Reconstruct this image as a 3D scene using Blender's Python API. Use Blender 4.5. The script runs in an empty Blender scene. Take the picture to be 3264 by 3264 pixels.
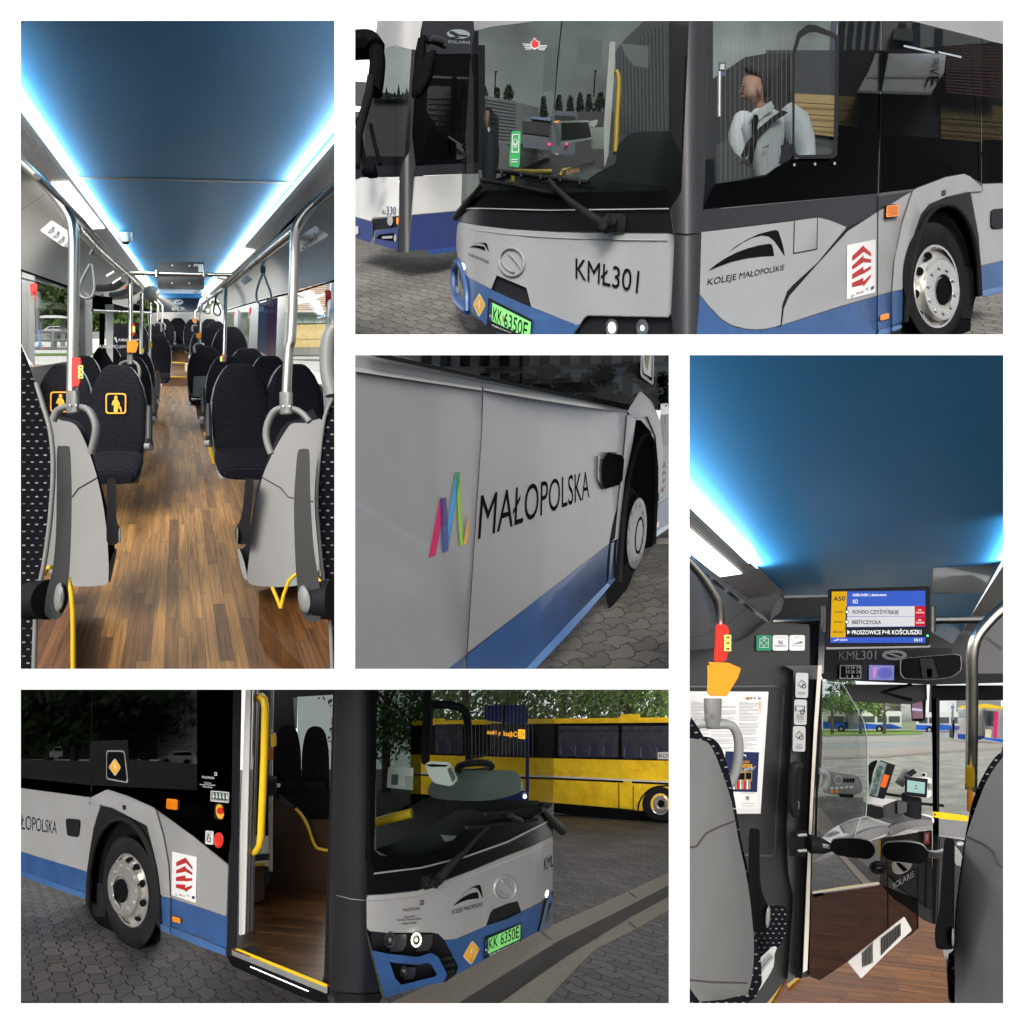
# Five places seen from one point: a bus station photographed five times, set out side by side before a white backdrop.
# Every place is a section sheared about the camera, with its own ground, its own horizon and chosen depths (metres).
import bpy,bmesh,math,random
from mathutils import Vector,Matrix
random.seed(7)
sc=bpy.context.scene
C=sc.collection
F=1560.0;MID=1632.0;EYE=1.6
# ---------------------------------------------------------------- camera, world, sun, exposure
cam=bpy.data.cameras.new('camera');co=bpy.data.objects.new('camera',cam);C.objects.link(co)
co.location=(0,0,EYE);co.rotation_euler=(math.radians(90),0,0)
cam.sensor_width=36;cam.lens=36*F/3264;cam.clip_start=.05;cam.clip_end=2000
sc.camera=co
w=bpy.data.worlds.new('World');sc.world=w;w.use_nodes=True
nt=w.node_tree;bgn=nt.nodes['Background']
skt=nt.nodes.new('ShaderNodeTexSky');skt.sky_type='NISHITA';skt.sun_disc=False
SUN_EL=math.radians(33);SUN_ROT=math.radians(185)
skt.sun_elevation=SUN_EL;skt.sun_rotation=SUN_ROT
skt.air_density=1.0;skt.dust_density=5.0;skt.ozone_density=1.0
hs=nt.nodes.new('ShaderNodeHueSaturation');hs.inputs['Saturation'].default_value=.35
nt.links.new(skt.outputs[0],hs.inputs['Color']);nt.links.new(hs.outputs[0],bgn.inputs[0]);bgn.inputs[1].default_value=0.13
sun=bpy.data.lights.new('sun','SUN');sun.energy=1.3;sun.angle=math.radians(25);sun.color=(1,.97,.93)
so=bpy.data.objects.new('sun',sun);C.objects.link(so)
sdir=Vector((math.sin(SUN_ROT)*math.cos(SUN_EL),math.cos(SUN_ROT)*math.cos(SUN_EL),math.sin(SUN_EL)))
so.rotation_euler=sdir.to_track_quat('Z','Y').to_euler()
sc.view_settings.view_transform='Standard';sc.view_settings.look='None'
sc.view_settings.exposure=0.45;sc.view_settings.gamma=1
sc.cycles.max_bounces=8;sc.cycles.transparent_max_bounces=16
sc.cycles.use_denoising=True
# ---------------------------------------------------------------- tracing and section frames
VIEWS=dict(A=(66,66,1.932),B=(66,1066,1.812),a=(66,850,3.864),b=(566,850,3.864),C=(1132,66,1.932),D=(2132,66,1.812),E=(1132,1132,1.932),F=(66,2198,1.932),G=(1066,2198,1.812),H=(2198,1132,1.932),I=(2198,2132,1.812),J=(2560,2200,3.864),K=(1150,2700,2.972),L=(2198,2500,2.768))
RECT={1:(66,66,1066,2132),2:(1132,66,3198,1066),3:(1132,1132,2132,2132),4:(66,2198,2132,3198),5:(2198,1132,3198,3198)}
PANEL=0;PANEL_OF={}
def px(v,x,y):
 o=VIEWS[v]; return(o[0]+x/o[2],o[1]+y/o[2])
def pts(v,*xy):
 r=[];i=0;xy=list(xy)
 while i<len(xy):
  if isinstance(xy[i],str):v=xy[i];i+=1;continue
  r.append(px(v,xy[i],xy[i+1]));i+=2
 return r
def P(x,y,d): return Vector(((x-MID)/F*d,d,(MID-y)/F*d+EYE))
class Pl:
 step=None
 def __init__(s,*q):
  q=[(a[0],a[1],1.0/a[2])for a in q]
  m=Matrix([(a[0],a[1],1)for a in q]);s.k=m.inverted()@Vector([a[2]for a in q])
 def d(s,x,y): return 1.0/max(1e-3,(s.k[0]*x+s.k[1]*y+s.k[2]))
def Vert(vpx,x0,d0):
 return Pl((x0,0,d0),(x0,1000,d0),((x0+vpx)/2,0,2*d0))
def Flat(d): return Pl((0,0,d),(1000,0,d),(0,1000,d))
class Col:
 def __init__(s,tab,step=14):s.t=sorted(tab);s.step=step
 def d(s,x,y):
  t=s.t
  if x<=t[0][0]:i=0
  elif x>=t[-1][0]:i=len(t)-2
  else :i=max(j for j in range(len(t)-1)if t[j][0]<=x)
  (x0,d0),(x1,d1)=t[i],t[i+1]
  def sl(j):
   a,b=max(j-1,0),min(j+1,len(t)-1); return(t[b][1]-t[a][1])/(t[b][0]-t[a][0])
  u=(x-x0)/(x1-x0)
  if u<0 or u>1: return d0+(d1-d0)*u
  m0,m1=sl(i)*(x1-x0),sl(i+1)*(x1-x0)
  return(2*u**3-3*u*u+1)*d0+(u**3-2*u*u+u)*m0+(-2*u**3+3*u*u)*d1+(u**3-u*u)*m1
class Sec:
 def __init__(s,vx,vy):s.vx,s.vy=vx,vy
 def p(s,x,z,d): return Vector((x+(s.vx-MID)/F*d,d,z+(MID-s.vy)/F*d+EYE))  # shears points about the camera towards a vanishing point in image pixels
 def x_at(s,pxx,d): return(pxx-s.vx)/F*d
 def z_at(s,pyy,d): return(s.vy-pyy)/F*d
 def level(s,z):
  h=-z
  return Pl((0,s.vy+F*h/2,2),(1000,s.vy+F*h/2,2),(0,s.vy+F*h/4,4))
S1,S2,S3,S4,S5=Sec(568,1027),Sec(2165,480),Sec(1632,1373),Sec(1099,2410),Sec(2896,2282)
# ---------------------------------------------------------------- materials
def lin(c):
 return tuple(((v/12.92)if v<=.04045 else((v+.055)/1.055)**2.4)for v in c)
def hexc(h): return lin(tuple(int(h[i:i+2],16)/255 for i in (0,2,4)))
MATS={}
def mat(name,col,rough=.5,metal=0,coat=0,noise=.06,scale=6,bump=0,bscale=60,emit=0,ecol=None,spec=.5,alpha=None):
 if name in MATS: return MATS[name]
 if isinstance(col,str):col=hexc(col)
 m=bpy.data.materials.new(name);m.use_nodes=True;n=m.node_tree.nodes;l=m.node_tree.links
 b=n['Principled BSDF'];b.inputs['Base Color'].default_value=(*col,1)
 b.inputs['Roughness'].default_value=rough;b.inputs['Metallic'].default_value=metal
 b.inputs['Coat Weight'].default_value=coat;b.inputs['Specular IOR Level'].default_value=spec
 b.inputs['Coat Roughness'].default_value=.06
 if emit:
  b.inputs['Emission Color'].default_value=(*(ecol or col),1);b.inputs['Emission Strength'].default_value=emit
 tc=n.new('ShaderNodeTexCoord')
 if noise:
  nz=n.new('ShaderNodeTexNoise');nz.inputs['Scale'].default_value=scale;nz.inputs['Detail'].default_value=5
  l.new(tc.outputs['Object'],nz.inputs['Vector'])
  mx=n.new('ShaderNodeMix');mx.data_type='RGBA'
  mx.inputs[6].default_value=(*[v*(1-noise*2.2)for v in col],1);mx.inputs[7].default_value=(*[min(1,v*(1+noise*2.2))for v in col],1)
  l.new(nz.outputs[0],mx.inputs[0]);l.new(mx.outputs[2],b.inputs['Base Color'])
  mr=n.new('ShaderNodeMapRange');mr.inputs[3].default_value=max(.02,rough-.06);mr.inputs[4].default_value=min(1,rough+.08)
  l.new(nz.outputs[0],mr.inputs[0]);l.new(mr.outputs[0],b.inputs['Roughness'])
 if bump:
  nb=n.new('ShaderNodeTexNoise');nb.inputs['Scale'].default_value=bscale;nb.inputs['Detail'].default_value=3
  l.new(tc.outputs['Object'],nb.inputs['Vector'])
  bp=n.new('ShaderNodeBump');bp.inputs['Strength'].default_value=bump;bp.inputs['Distance'].default_value=.004
  l.new(nb.outputs[0],bp.inputs['Height']);l.new(bp.outputs[0],b.inputs['Normal'])
 MATS[name]=m; return m
def glass(name,tint=(.3,.33,.33),refl=.12,rough=.02,gcol=(1,1,1),k=.12):
 if name in MATS: return MATS[name]
 m=bpy.data.materials.new(name);m.use_nodes=True;n=m.node_tree.nodes;l=m.node_tree.links;n.clear()
 o=n.new('ShaderNodeOutputMaterial');t=n.new('ShaderNodeBsdfTransparent');g=n.new('ShaderNodeBsdfGlossy')
 t.inputs[0].default_value=(*tint,1);g.inputs['Roughness'].default_value=rough;g.inputs['Color'].default_value=(*gcol,1)
 fr=n.new('ShaderNodeFresnel');fr.inputs[0].default_value=1.45
 mr=n.new('ShaderNodeMath');mr.operation='MULTIPLY_ADD';mr.inputs[1].default_value=k;mr.inputs[2].default_value=max(0,refl-.02)
 l.new(fr.outputs[0],mr.inputs[0])
 x=n.new('ShaderNodeMixShader');l.new(mr.outputs[0],x.inputs[0]);l.new(t.outputs[0],x.inputs[1]);l.new(g.outputs[0],x.inputs[2])
 l.new(x.outputs[0],o.inputs[0]);MATS[name]=m; return m
def emis(name,col,s):
 if isinstance(col,str):col=hexc(col)
 return mat(name,tuple(v*.15 for v in col),.4,noise=0,emit=s,ecol=col,spec=.2)
 # paving: interlocking concrete blocks with wavy joints, laid in UV metres
def paving(name,col,col2,joint,sx=.22,sy=.11,rot=0,wave=.012,lighten=0):
 m=bpy.data.materials.new(name);m.use_nodes=True;n=m.node_tree.nodes;l=m.node_tree.links
 b=n['Principled BSDF'];b.inputs['Roughness'].default_value=.75
 uv=n.new('ShaderNodeUVMap');mp=n.new('ShaderNodeMapping');mp.inputs['Rotation'].default_value=(0,0,rot)
 l.new(uv.outputs[0],mp.inputs[0])
 # zigzag the joints: offset y by a triangle wave of x and x by one of y
 sp=n.new('ShaderNodeSeparateXYZ');l.new(mp.outputs[0],sp.inputs[0])
 def M(op,a,bb,c=None):
  q=n.new('ShaderNodeMath');q.operation=op
  for i,v in enumerate((a,bb,c)):
   if v is None:continue
   if isinstance(v,(int,float)):q.inputs[i].default_value=v
   else :l.new(v,q.inputs[i])
  return q.outputs[0]
 tx=M('PINGPONG',sp.outputs[0],sx/2);ty=M('PINGPONG',sp.outputs[1],sy)
 cx=n.new('ShaderNodeCombineXYZ')
 sm_= lambda t,h:M('MULTIPLY',n_ss(t,h),1.0)
 def n_ss(t,h):
  q=n.new('ShaderNodeMapRange');q.interpolation_type='SMOOTHSTEP';q.inputs[1].default_value=h*.35;q.inputs[2].default_value=h*.65
  q.inputs[3].default_value=-wave;q.inputs[4].default_value=wave;l.new(t,q.inputs[0]); return q.outputs[0]
 l.new(M('ADD',sp.outputs[0],n_ss(ty,sy)),cx.inputs[0]);l.new(M('ADD',sp.outputs[1],n_ss(tx,sx/2)),cx.inputs[1])
 br=n.new('ShaderNodeTexBrick');br.inputs['Scale'].default_value=1;br.inputs['Brick Width'].default_value=sx;br.inputs['Row Height'].default_value=sy
 br.inputs['Mortar Size'].default_value=.0055;br.inputs['Mortar Smooth'].default_value=.35;br.offset=.5
 br.inputs['Color1'].default_value=(*hexc(col),1);br.inputs['Color2'].default_value=(*hexc(col2),1);br.inputs['Mortar'].default_value=(*hexc(joint),1)
 l.new(cx.outputs[0],br.inputs['Vector'])
 nz=n.new('ShaderNodeTexNoise');nz.inputs['Scale'].default_value=1.3;nz.inputs['Detail'].default_value=8;l.new(mp.outputs[0],nz.inputs['Vector'])
 n2=n.new('ShaderNodeTexNoise');n2.inputs['Scale'].default_value=160;n2.inputs['Detail'].default_value=3;l.new(mp.outputs[0],n2.inputs['Vector'])
 s1=M('MULTIPLY_ADD',nz.outputs[0],1.3,.35);s2=M('MULTIPLY_ADD',n2.outputs[0],1.3,.35);s=M('MULTIPLY',s1,s2)
 mx=n.new('ShaderNodeMix');mx.data_type='RGBA';mx.blend_type='MULTIPLY';mx.inputs[0].default_value=1
 l.new(br.outputs['Color'],mx.inputs[6]);l.new(s,mx.inputs[7]);l.new(mx.outputs[2],b.inputs['Base Color'])
 h=M('MULTIPLY_ADD',br.outputs['Fac'],-1.0,M('MULTIPLY',n2.outputs[0],.25))
 bp=n.new('ShaderNodeBump');bp.inputs['Strength'].default_value=.8;bp.inputs['Distance'].default_value=.008
 l.new(h,bp.inputs['Height']);l.new(bp.outputs[0],b.inputs['Normal'])
 MATS[name]=m; return m
def woodfloor(name,bw=.9,bh=.065,c1='8c6238',c2='6e4a2c',mort='4a3018',rot=math.pi/2,rough=.32):
 m=bpy.data.materials.new(name);m.use_nodes=True;n=m.node_tree.nodes;l=m.node_tree.links
 b=n['Principled BSDF'];b.inputs['Roughness'].default_value=rough
 uv=n.new('ShaderNodeUVMap');mp=n.new('ShaderNodeMapping');mp.inputs['Rotation'].default_value=(0,0,rot);l.new(uv.outputs[0],mp.inputs[0])
 br=n.new('ShaderNodeTexBrick');br.inputs['Scale'].default_value=1;br.inputs['Brick Width'].default_value=bw;br.inputs['Row Height'].default_value=bh
 br.inputs['Mortar Size'].default_value=.0012;br.offset=.37;br.offset_frequency=2;br.squash=.7;br.squash_frequency=3
 br.inputs['Color1'].default_value=(*hexc(c1),1);br.inputs['Color2'].default_value=(*hexc(c2),1);br.inputs['Mortar'].default_value=(*hexc(mort),1)
 l.new(mp.outputs[0],br.inputs['Vector'])
 m2=n.new('ShaderNodeMapping');m2.inputs['Scale'].default_value=(1.6,26,1);l.new(mp.outputs[0],m2.inputs[0])
 ad=n.new('ShaderNodeMix');ad.data_type='RGBA';ad.blend_type='ADD';ad.inputs[0].default_value=1
 l.new(m2.outputs[0],ad.inputs[6]);
 sc_=n.new('ShaderNodeMix');sc_.data_type='RGBA';sc_.blend_type='MULTIPLY';sc_.inputs[0].default_value=1;sc_.inputs[7].default_value=(40,40,40,1)
 l.new(br.outputs['Color'],sc_.inputs[6]);l.new(sc_.outputs[2],ad.inputs[7])
 nz=n.new('ShaderNodeTexNoise');nz.inputs['Scale'].default_value=2.2;nz.inputs['Detail'].default_value=7;nz.inputs['Distortion'].default_value=.8
 l.new(ad.outputs[2],nz.inputs['Vector'])
 cr=n.new('ShaderNodeValToRGB');cr.color_ramp.elements[0].position=.3;cr.color_ramp.elements[0].color=(.5,.46,.42,1)
 cr.color_ramp.elements[1].position=.7;cr.color_ramp.elements[1].color=(1.35,1.3,1.2,1);l.new(nz.outputs[0],cr.inputs[0])
 mx=n.new('ShaderNodeMix');mx.data_type='RGBA';mx.blend_type='MULTIPLY';mx.inputs[0].default_value=1
 l.new(br.outputs['Color'],mx.inputs[6]);l.new(cr.outputs[0],mx.inputs[7]);l.new(mx.outputs[2],b.inputs['Base Color'])
 MATS[name]=m; return m
def fabric(name,c=.3):
 m=bpy.data.materials.new(name);m.use_nodes=True;n=m.node_tree.nodes;l=m.node_tree.links
 b=n['Principled BSDF'];b.inputs['Roughness'].default_value=.95;b.inputs['Specular IOR Level'].default_value=.1
 uv=n.new('ShaderNodeUVMap')
 br=n.new('ShaderNodeTexBrick');br.inputs['Scale'].default_value=1;br.inputs['Brick Width'].default_value=.021;br.inputs['Row Height'].default_value=.017
 br.inputs['Mortar Size'].default_value=.0072;br.inputs['Mortar Smooth'].default_value=.1;br.offset=.5
 br.inputs['Color1'].default_value=(1,1,1,1);br.inputs['Color2'].default_value=(.25,.25,.25,1);br.inputs['Mortar'].default_value=(0,0,0,1)
 l.new(uv.outputs[0],br.inputs['Vector'])
 mx=n.new('ShaderNodeMix');mx.data_type='RGBA';mx.inputs[6].default_value=(.005,.005,.008,1);mx.inputs[7].default_value=(c,c,c*1.08,1)
 l.new(br.outputs['Color'],mx.inputs[0]);l.new(mx.outputs[2],b.inputs['Base Color'])
 nb=n.new('ShaderNodeTexNoise');nb.inputs['Scale'].default_value=400
 bp=n.new('ShaderNodeBump');bp.inputs['Strength'].default_value=.3;bp.inputs['Distance'].default_value=.002;l.new(nb.outputs[0],bp.inputs['Height']);l.new(bp.outputs[0],b.inputs['Normal'])
 MATS[name]=m; return m
SILVER=mat('silver paint',(.315,.32,.325),.42,.1,.15,.05,1.7)
BLUE=mat('blue paint',(.035,.10,.27),.42,.1,.2,.03,3)
BLUE_L=mat('blue sill paint',(.055,.15,.36),.35,.1,.5,.03,3)
GRAPH=mat('graphite paint',(.020,.021,.024),.4,0,0,.05,4,spec=.3)
BLACK=mat('black gloss panel',(.005,.005,.006),.3,0,0,.05,4,spec=.12)
MATTE=mat('matte black',(.007,.007,.008),.8,0,0,.1,9,spec=0)
RUBBER=mat('rubber',(.018,.018,.019),.75,0,0,.12,30,.3,120,spec=0)
PLAST=mat('black plastic',(.013,.013,.015),.5,0,0,.08,20,.2,200,spec=.12)
WHITE=mat('white paint',(.62,.62,.60),.4,0,.3,.03)
STICK=mat('white sticker',(.72,.72,.71),.5,0,0,.02)
CHROME=mat('polished steel',(.72,.70,.66),.22,.75,0,.06,20)
STEEL=mat('brushed steel',(.50,.48,.44),.28,1,0,.08,8)
ALU=mat('aluminium',(.46,.46,.45),.45,.6,0,.06,10)
YEL=mat('yellow paint',(.80,.52,.02),.4,0,.3,.05)
YBUS=mat('yellow coachwork',(1,.61,.02),.45,0,.4,.05,2)
ORANGE=mat('amber lens',(.85,.25,.01),.3,0,.5,.05)
AMBER=mat('amber sticker',(.72,.36,.03),.5,0,0,.02)
RED=mat('red plastic',(.62,.03,.02),.4,0,.3,.05)
DRED=mat('dark red print',(.40,.02,.02),.5,0,0,.02)
INK=mat('black print',(.008,.008,.009),.7,0,0,0,spec=0)
WINK=mat('white print',(.7,.7,.7),.5,0,0,0)
NAVY=mat('navy paint',(.012,.03,.16),.35,0,.5,.05)
GREEN=mat('green sticker',(.03,.33,.09),.5,0,0,.02)
PLATE=mat('green number plate',(.25,.78,.22),.5,0,0,.02)
BOWL=mat('lamp bowl',(.16,.16,.165),.25,.8,0,.1,30)
LAMP=emis('headlamp glow',(1,1,.82),2.2)
GL=glass('tinted glass',(.25,.26,.26),.015,k=.06)
GLD=glass('driver window glass',(.72,.75,.74),.02,k=.04)
GLW=glass('windscreen glass',(.74,.77,.76),.015,k=.015)
GLC=glass('clear glass',(.9,.93,.92),.035)
SKIN=mat('skin',(.36,.19,.13),.55,0,0,.08,14)
HAIR=mat('dark hair',(.012,.009,.008),.8,0,0,.1,60,.5,300)
SHIRT=mat('white shirt',(.66,.67,.72),.8,0,0,.04,20,.4,40)
def arealamp(name,S,x,z,d0,d1,e,en,col,wd=.03,sp=180):
 a,b=S.p(x,z,d0),S.p(x,z,d1);y=(b-a).normalized();e=Vector(e);e=(e-y*e.dot(y)).normalized();zz=-e;xx=y.cross(zz)
 L=bpy.data.lights.new(name,'AREA');L.shape='RECTANGLE';L.size=wd;L.size_y=(b-a).length;L.energy=en;L.spread=math.radians(sp);L.color=col
 o=bpy.data.objects.new(name,L);C.objects.link(o);o.matrix_world=Matrix.Translation((a+b)/2)@Matrix((xx,y,zz)).transposed().to_4x4(); return o
 # ---------------------------------------------------------------- object building
ORG={}
def reg(o):PANEL_OF[o.name]=PANEL; return o
def thing(name,label,cat,loc=(0,0,0),group=None,kind=None):
 o=bpy.data.objects.new(name,None);C.objects.link(o);o.location=loc;o.empty_display_size=.1
 o['label']=label;o['category']=cat
 if group:o['group']=group
 if kind:o['kind']=kind
 ORG[o.name]=Vector(loc); return reg(o)
def tag(o,label=None,cat=None,group=None,kind=None):
 for k,v in (('label',label),('category',cat),('group',group),('kind',kind)):
  if v:o[k]=v
 return o
def obj(name,bm,m,parent=None,smooth=True,ang=35,label=None):
 org=ORG[parent.name]if parent else Vector((0,0,0))
 if not parent:
  bm.verts.ensure_lookup_table()
  if len(bm.verts):
   c=Vector((sum(v.co.x for v in bm.verts),sum(v.co.y for v in bm.verts),0))/len(bm.verts);c.z=min(v.co.z for v in bm.verts);org=c
 bmesh.ops.translate(bm,vec=-org,verts=bm.verts)
 bmesh.ops.recalc_face_normals(bm,faces=bm.faces)
 me=bpy.data.meshes.new(name);bm.to_mesh(me);bm.free()
 me.materials.append(m)
 if smooth:
  for p in me.polygons:p.use_smooth=True
  me.set_sharp_from_angle(angle=math.radians(ang))
 o=bpy.data.objects.new(name,me);C.objects.link(o)
 if parent:o.parent=parent
 else :o.location=org
 ORG[o.name]=org
 if label:o['label']=label
 return reg(o)
def merge(*bms):
 r=bmesh.new()
 for b in bms:
  me=bpy.data.meshes.new('t');b.to_mesh(me);b.free();r.from_mesh(me);bpy.data.meshes.remove(me)
 return r
def sm(p,k=6,closed=True):
 n=len(p);out=[]
 rng=range(n)if closed else range(n-1)
 for i in rng:
  g= lambda j:Vector(p[j%n])if closed else Vector(p[max(0,min(n-1,j))])
  a,b,c,d=g(i-1),g(i),g(i+1),g(i+2)
  for t in range(k):
   u=t/k;out.append(.5*((2*b)+(c-a)*u+(2*a-5*b+4*c-d)*u*u+(3*b-a-3*c+d)*u**3))
 if not closed:out.append(Vector(p[-1]))
 return[tuple(v)for v in out]
def ell(cx,cy,a,b,rot=0,n=36):
 r=math.radians(rot);c,s=math.cos(r),math.sin(r)
 return[(cx+a*math.cos(t)*c-b*math.sin(t)*s,cy+a*math.cos(t)*s+b*math.sin(t)*c)for t in [2*math.pi*i/n for i in range(n)]]
def rrect(q,r=.15,k=4):
 out=[];n=len(q)
 for i in range(n):
  a,b,c=Vector(q[i-1]),Vector(q[i]),Vector(q[(i+1)%n])
  p0=b+(a-b)*r;p1=b+(c-b)*r
  for t in range(k+1):
   u=t/k;out.append(tuple((1-u)**2*p0+2*u*(1-u)*b+u*u*p1))
 return out
def poly_bm(su,q,th=.02,lift=0,bev=0,uvsec=None):
 bm=bmesh.new()
 vs=[bm.verts.new((x,y,0))for x,y in q];bm.faces.new(vs)
 bm.normal_update();bmesh.ops.triangulate(bm,faces=bm.faces[:],ngon_method='EAR_CLIP')
 if su.step:
  x0=min(a[0]for a in q);x1=max(a[0]for a in q);x=x0+su.step
  while x<x1-2:
   bmesh.ops.bisect_plane(bm,geom=bm.verts[:]+bm.edges[:]+bm.faces[:],plane_co=(x,0,0),plane_no=(1,0,0));x+=su.step
 if th:
  r=bmesh.ops.extrude_face_region(bm,geom=bm.faces[:])
  for v in r['geom']:
   if isinstance(v,bmesh.types.BMVert):v.co.z=1
 for v in bm.verts:
  x,y,z=v.co;v.co=P(x,y,su.d(x,y)-lift+th*z)
  v.index=0
 bmesh.ops.recalc_face_normals(bm,faces=bm.faces)
 if bev and not su.step:
  fr=[]
  for e in bm.edges:
   if len(e.link_faces)==2 and e.calc_face_angle(0)>.6:
   # front rim only
    c=(e.verts[0].co+e.verts[1].co)/2
    qx,qy=c.x/c.y*F+MID,MID-(c.z-EYE)/c.y*F
    if c.y<su.d(qx,qy)-lift+th*.5:fr.append(e)
  if fr:bmesh.ops.bevel(bm,geom=fr,offset=bev,segments=2,affect='EDGES',clamp_overlap=True)
 return bm
def poly(name,su,q,m,parent=None,th=.02,lift=0,bev=0,label=None,ang=35):
 return obj(name,poly_bm(su,q,th,lift,bev),m,parent,label=label,ang=ang)
def ring_bm(su,q,qi,th=.01,lift=0):
 bm=bmesh.new();n=len(q)
 def V(p,z): return bm.verts.new(P(p[0],p[1],su.d(*p)-lift+th*z))
 L=[[V(p,0)for p in q],[V(p,0)for p in qi],[V(p,1)for p in qi],[V(p,1)for p in q]]
 for a in range(4):
  for i in range(n):bm.faces.new((L[a][i],L[a][(i+1)%n],L[(a+1)%4][(i+1)%n],L[(a+1)%4][i]))
 return bm
def inset(q,s):
 cx=sum(a[0]for a in q)/len(q);cy=sum(a[1]for a in q)/len(q)
 return[(cx+(x-cx)*s,cy+(y-cy)*s)for x,y in q]
def tube_bm(p,r,n=10,closed=False,cap=True):
 p=[Vector(a)for a in p];bm=bmesh.new();m=len(p)
 rr=r if isinstance(r,(list,tuple))else[r]*m
 rings=[];up=None
 for i in range(m):
  a=p[i-1]if(i or closed)else p[i];b=p[(i+1)%m]if(i<m-1 or closed)else p[i]
  t=(b-a).normalized()
  if up is None:
   up=Vector((0,0,1))if abs(t.z)<.9 else Vector((1,0,0))
  up=(up-t*up.dot(t)).normalized();s=t.cross(up)
  rings.append([bm.verts.new(p[i]+(up*math.cos(k*2*math.pi/n)+s*math.sin(k*2*math.pi/n))*rr[i])for k in range(n)])
 for i in range(m if closed else m-1):
  A,B=rings[i],rings[(i+1)%m]
  for k in range(n):bm.faces.new((A[k],A[(k+1)%n],B[(k+1)%n],B[k]))
 if cap and not closed:bm.faces.new(rings[0][::-1]);bm.faces.new(rings[-1])
 return bm
def tube(name,p,r,m,parent=None,n=10,closed=False): return obj(name,tube_bm(p,r,n,closed),m,parent,ang=60)
def uvw(bm,f):
 uvl=bm.loops.layers.uv.verify()
 for fa in bm.faces:
  for lo in fa.loops:lo[uvl].uv=f(lo.vert.co)
 return bm
def path(su,q,lift=0): return[P(x,y,su.d(x,y)-lift)for x,y in q]
def loft_bm(rings,cap=True,uv=None):
 bm=bmesh.new();R=[[bm.verts.new(v)for v in r]for r in rings];n=len(R[0])
 for i in range(len(R)-1):
  for k in range(n):bm.faces.new((R[i][k],R[i][(k+1)%n],R[i+1][(k+1)%n],R[i+1][k]))
 if cap:bm.faces.new(R[0][::-1]);bm.faces.new(R[-1])
 return bm
def box_bm(S,x0,x1,z0,z1,d0,d1,bev=0):
 bm=bmesh.new();v=[bm.verts.new(S.p(x,z,d))for x in (x0,x1)for z in (z0,z1)for d in (d0,d1)]
 for f in ((0,1,3,2),(4,6,7,5),(0,4,5,1),(2,3,7,6),(0,2,6,4),(1,5,7,3)):bm.faces.new([v[i]for i in f])
 if bev:bmesh.ops.bevel(bm,geom=bm.edges[:],offset=bev,segments=2,affect='EDGES',clamp_overlap=True)
 return bm
def box(name,S,x0,x1,z0,z1,d0,d1,m,parent=None,bev=0,label=None):
 return obj(name,box_bm(S,x0,x1,z0,z1,d0,d1,bev),m,parent,label=label)
def strip(name,S,prof,d0,d1,m,parent=None,nd=2,close=False):
 bm=bmesh.new();R=[]
 for i in range(nd):
  d=d0+(d1-d0)*i/(nd-1);R.append([bm.verts.new(S.p(x,z,d))for x,z in prof])
 n=len(prof);uvl=bm.loops.layers.uv.new('UVMap')
 for i in range(nd-1):
  for k in range(n if close else n-1):bm.faces.new((R[i][k],R[i][(k+1)%n],R[i+1][(k+1)%n],R[i+1][k]))
 if close:bm.faces.new(R[0][::-1]);bm.faces.new(R[-1])
 return obj(name,bm,m,parent)
def ground(name,S,z,x0,x1,d0,d1,m,nx=2,nd=2,parent=None):
 bm=bmesh.new();uvl=bm.loops.layers.uv.new('UVMap');g={}
 for i in range(nx):
  for j in range(nd):
   x=x0+(x1-x0)*i/(nx-1);d=d0+(d1-d0)*j/(nd-1);g[i,j]=(bm.verts.new(S.p(x,z,d)),x,d)
 for i in range(nx-1):
  for j in range(nd-1):
   q=[g[i,j],g[i+1,j],g[i+1,j+1],g[i,j+1]];f=bm.faces.new([a[0]for a in q])
   for lo,a in zip(f.loops,q):lo[uvl].uv=(a[1],a[2])
 return obj(name,bm,m,parent,smooth=False)
def ground_poly(name,S,z,q,m,parent=None,lift=0,th=0):
 su=S.level(z);bm=bmesh.new();uvl=bm.loops.layers.uv.new('UVMap');vs=[]
 for x,y in q:
  d=su.d(x,y);vs.append((bm.verts.new(P(x,y,d)+Vector((0,0,lift))),S.x_at(x,d),d))
 f=bm.faces.new([a[0]for a in vs])
 for lo,a in zip(f.loops,vs):lo[uvl].uv=(a[1],a[2])
 if th:
  r=bmesh.ops.extrude_face_region(bm,geom=[f]);bmesh.ops.translate(bm,vec=(0,0,-th),verts=[v for v in r['geom']if isinstance(v,bmesh.types.BMVert)])
 return obj(name,bm,m,parent,smooth=False)
def homog(q):
 (x0,y0),(x1,y1),(x2,y2),(x3,y3)=q
 dx1,dx2,sx=x1-x2,x3-x2,x0-x1+x2-x3;dy1,dy2,sy=y1-y2,y3-y2,y0-y1+y2-y3
 de=dx1*dy2-dx2*dy1;g=(sx*dy2-dx2*sy)/de;h=(dx1*sy-sx*dy1)/de
 a,b,c=x1-x0+g*x1,x3-x0+h*x3,x0;d,e,f=y1-y0+g*y1,y3-y0+h*y3,y0
 return lambda u,v:((a*u+b*v+c)/(g*u+h*v+1),(d*u+e*v+f)/(g*u+h*v+1))
def lip(name,su,up,lo,back,m,par,lift=.004,th=.004,k=3):
 up,lo=sm(up,k,False),sm(lo,k,False);bm=bmesh.new()
 U=[bm.verts.new(P(x,y,su.d(x,y)-lift+back))for x,y in up];L=[bm.verts.new(P(x,y,su.d(x,y)-lift))for x,y in lo]
 for i in range(len(U)-1):bm.faces.new((U[i],U[i+1],L[i+1],L[i]))
 return obj(name,bm,m,par)
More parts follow.
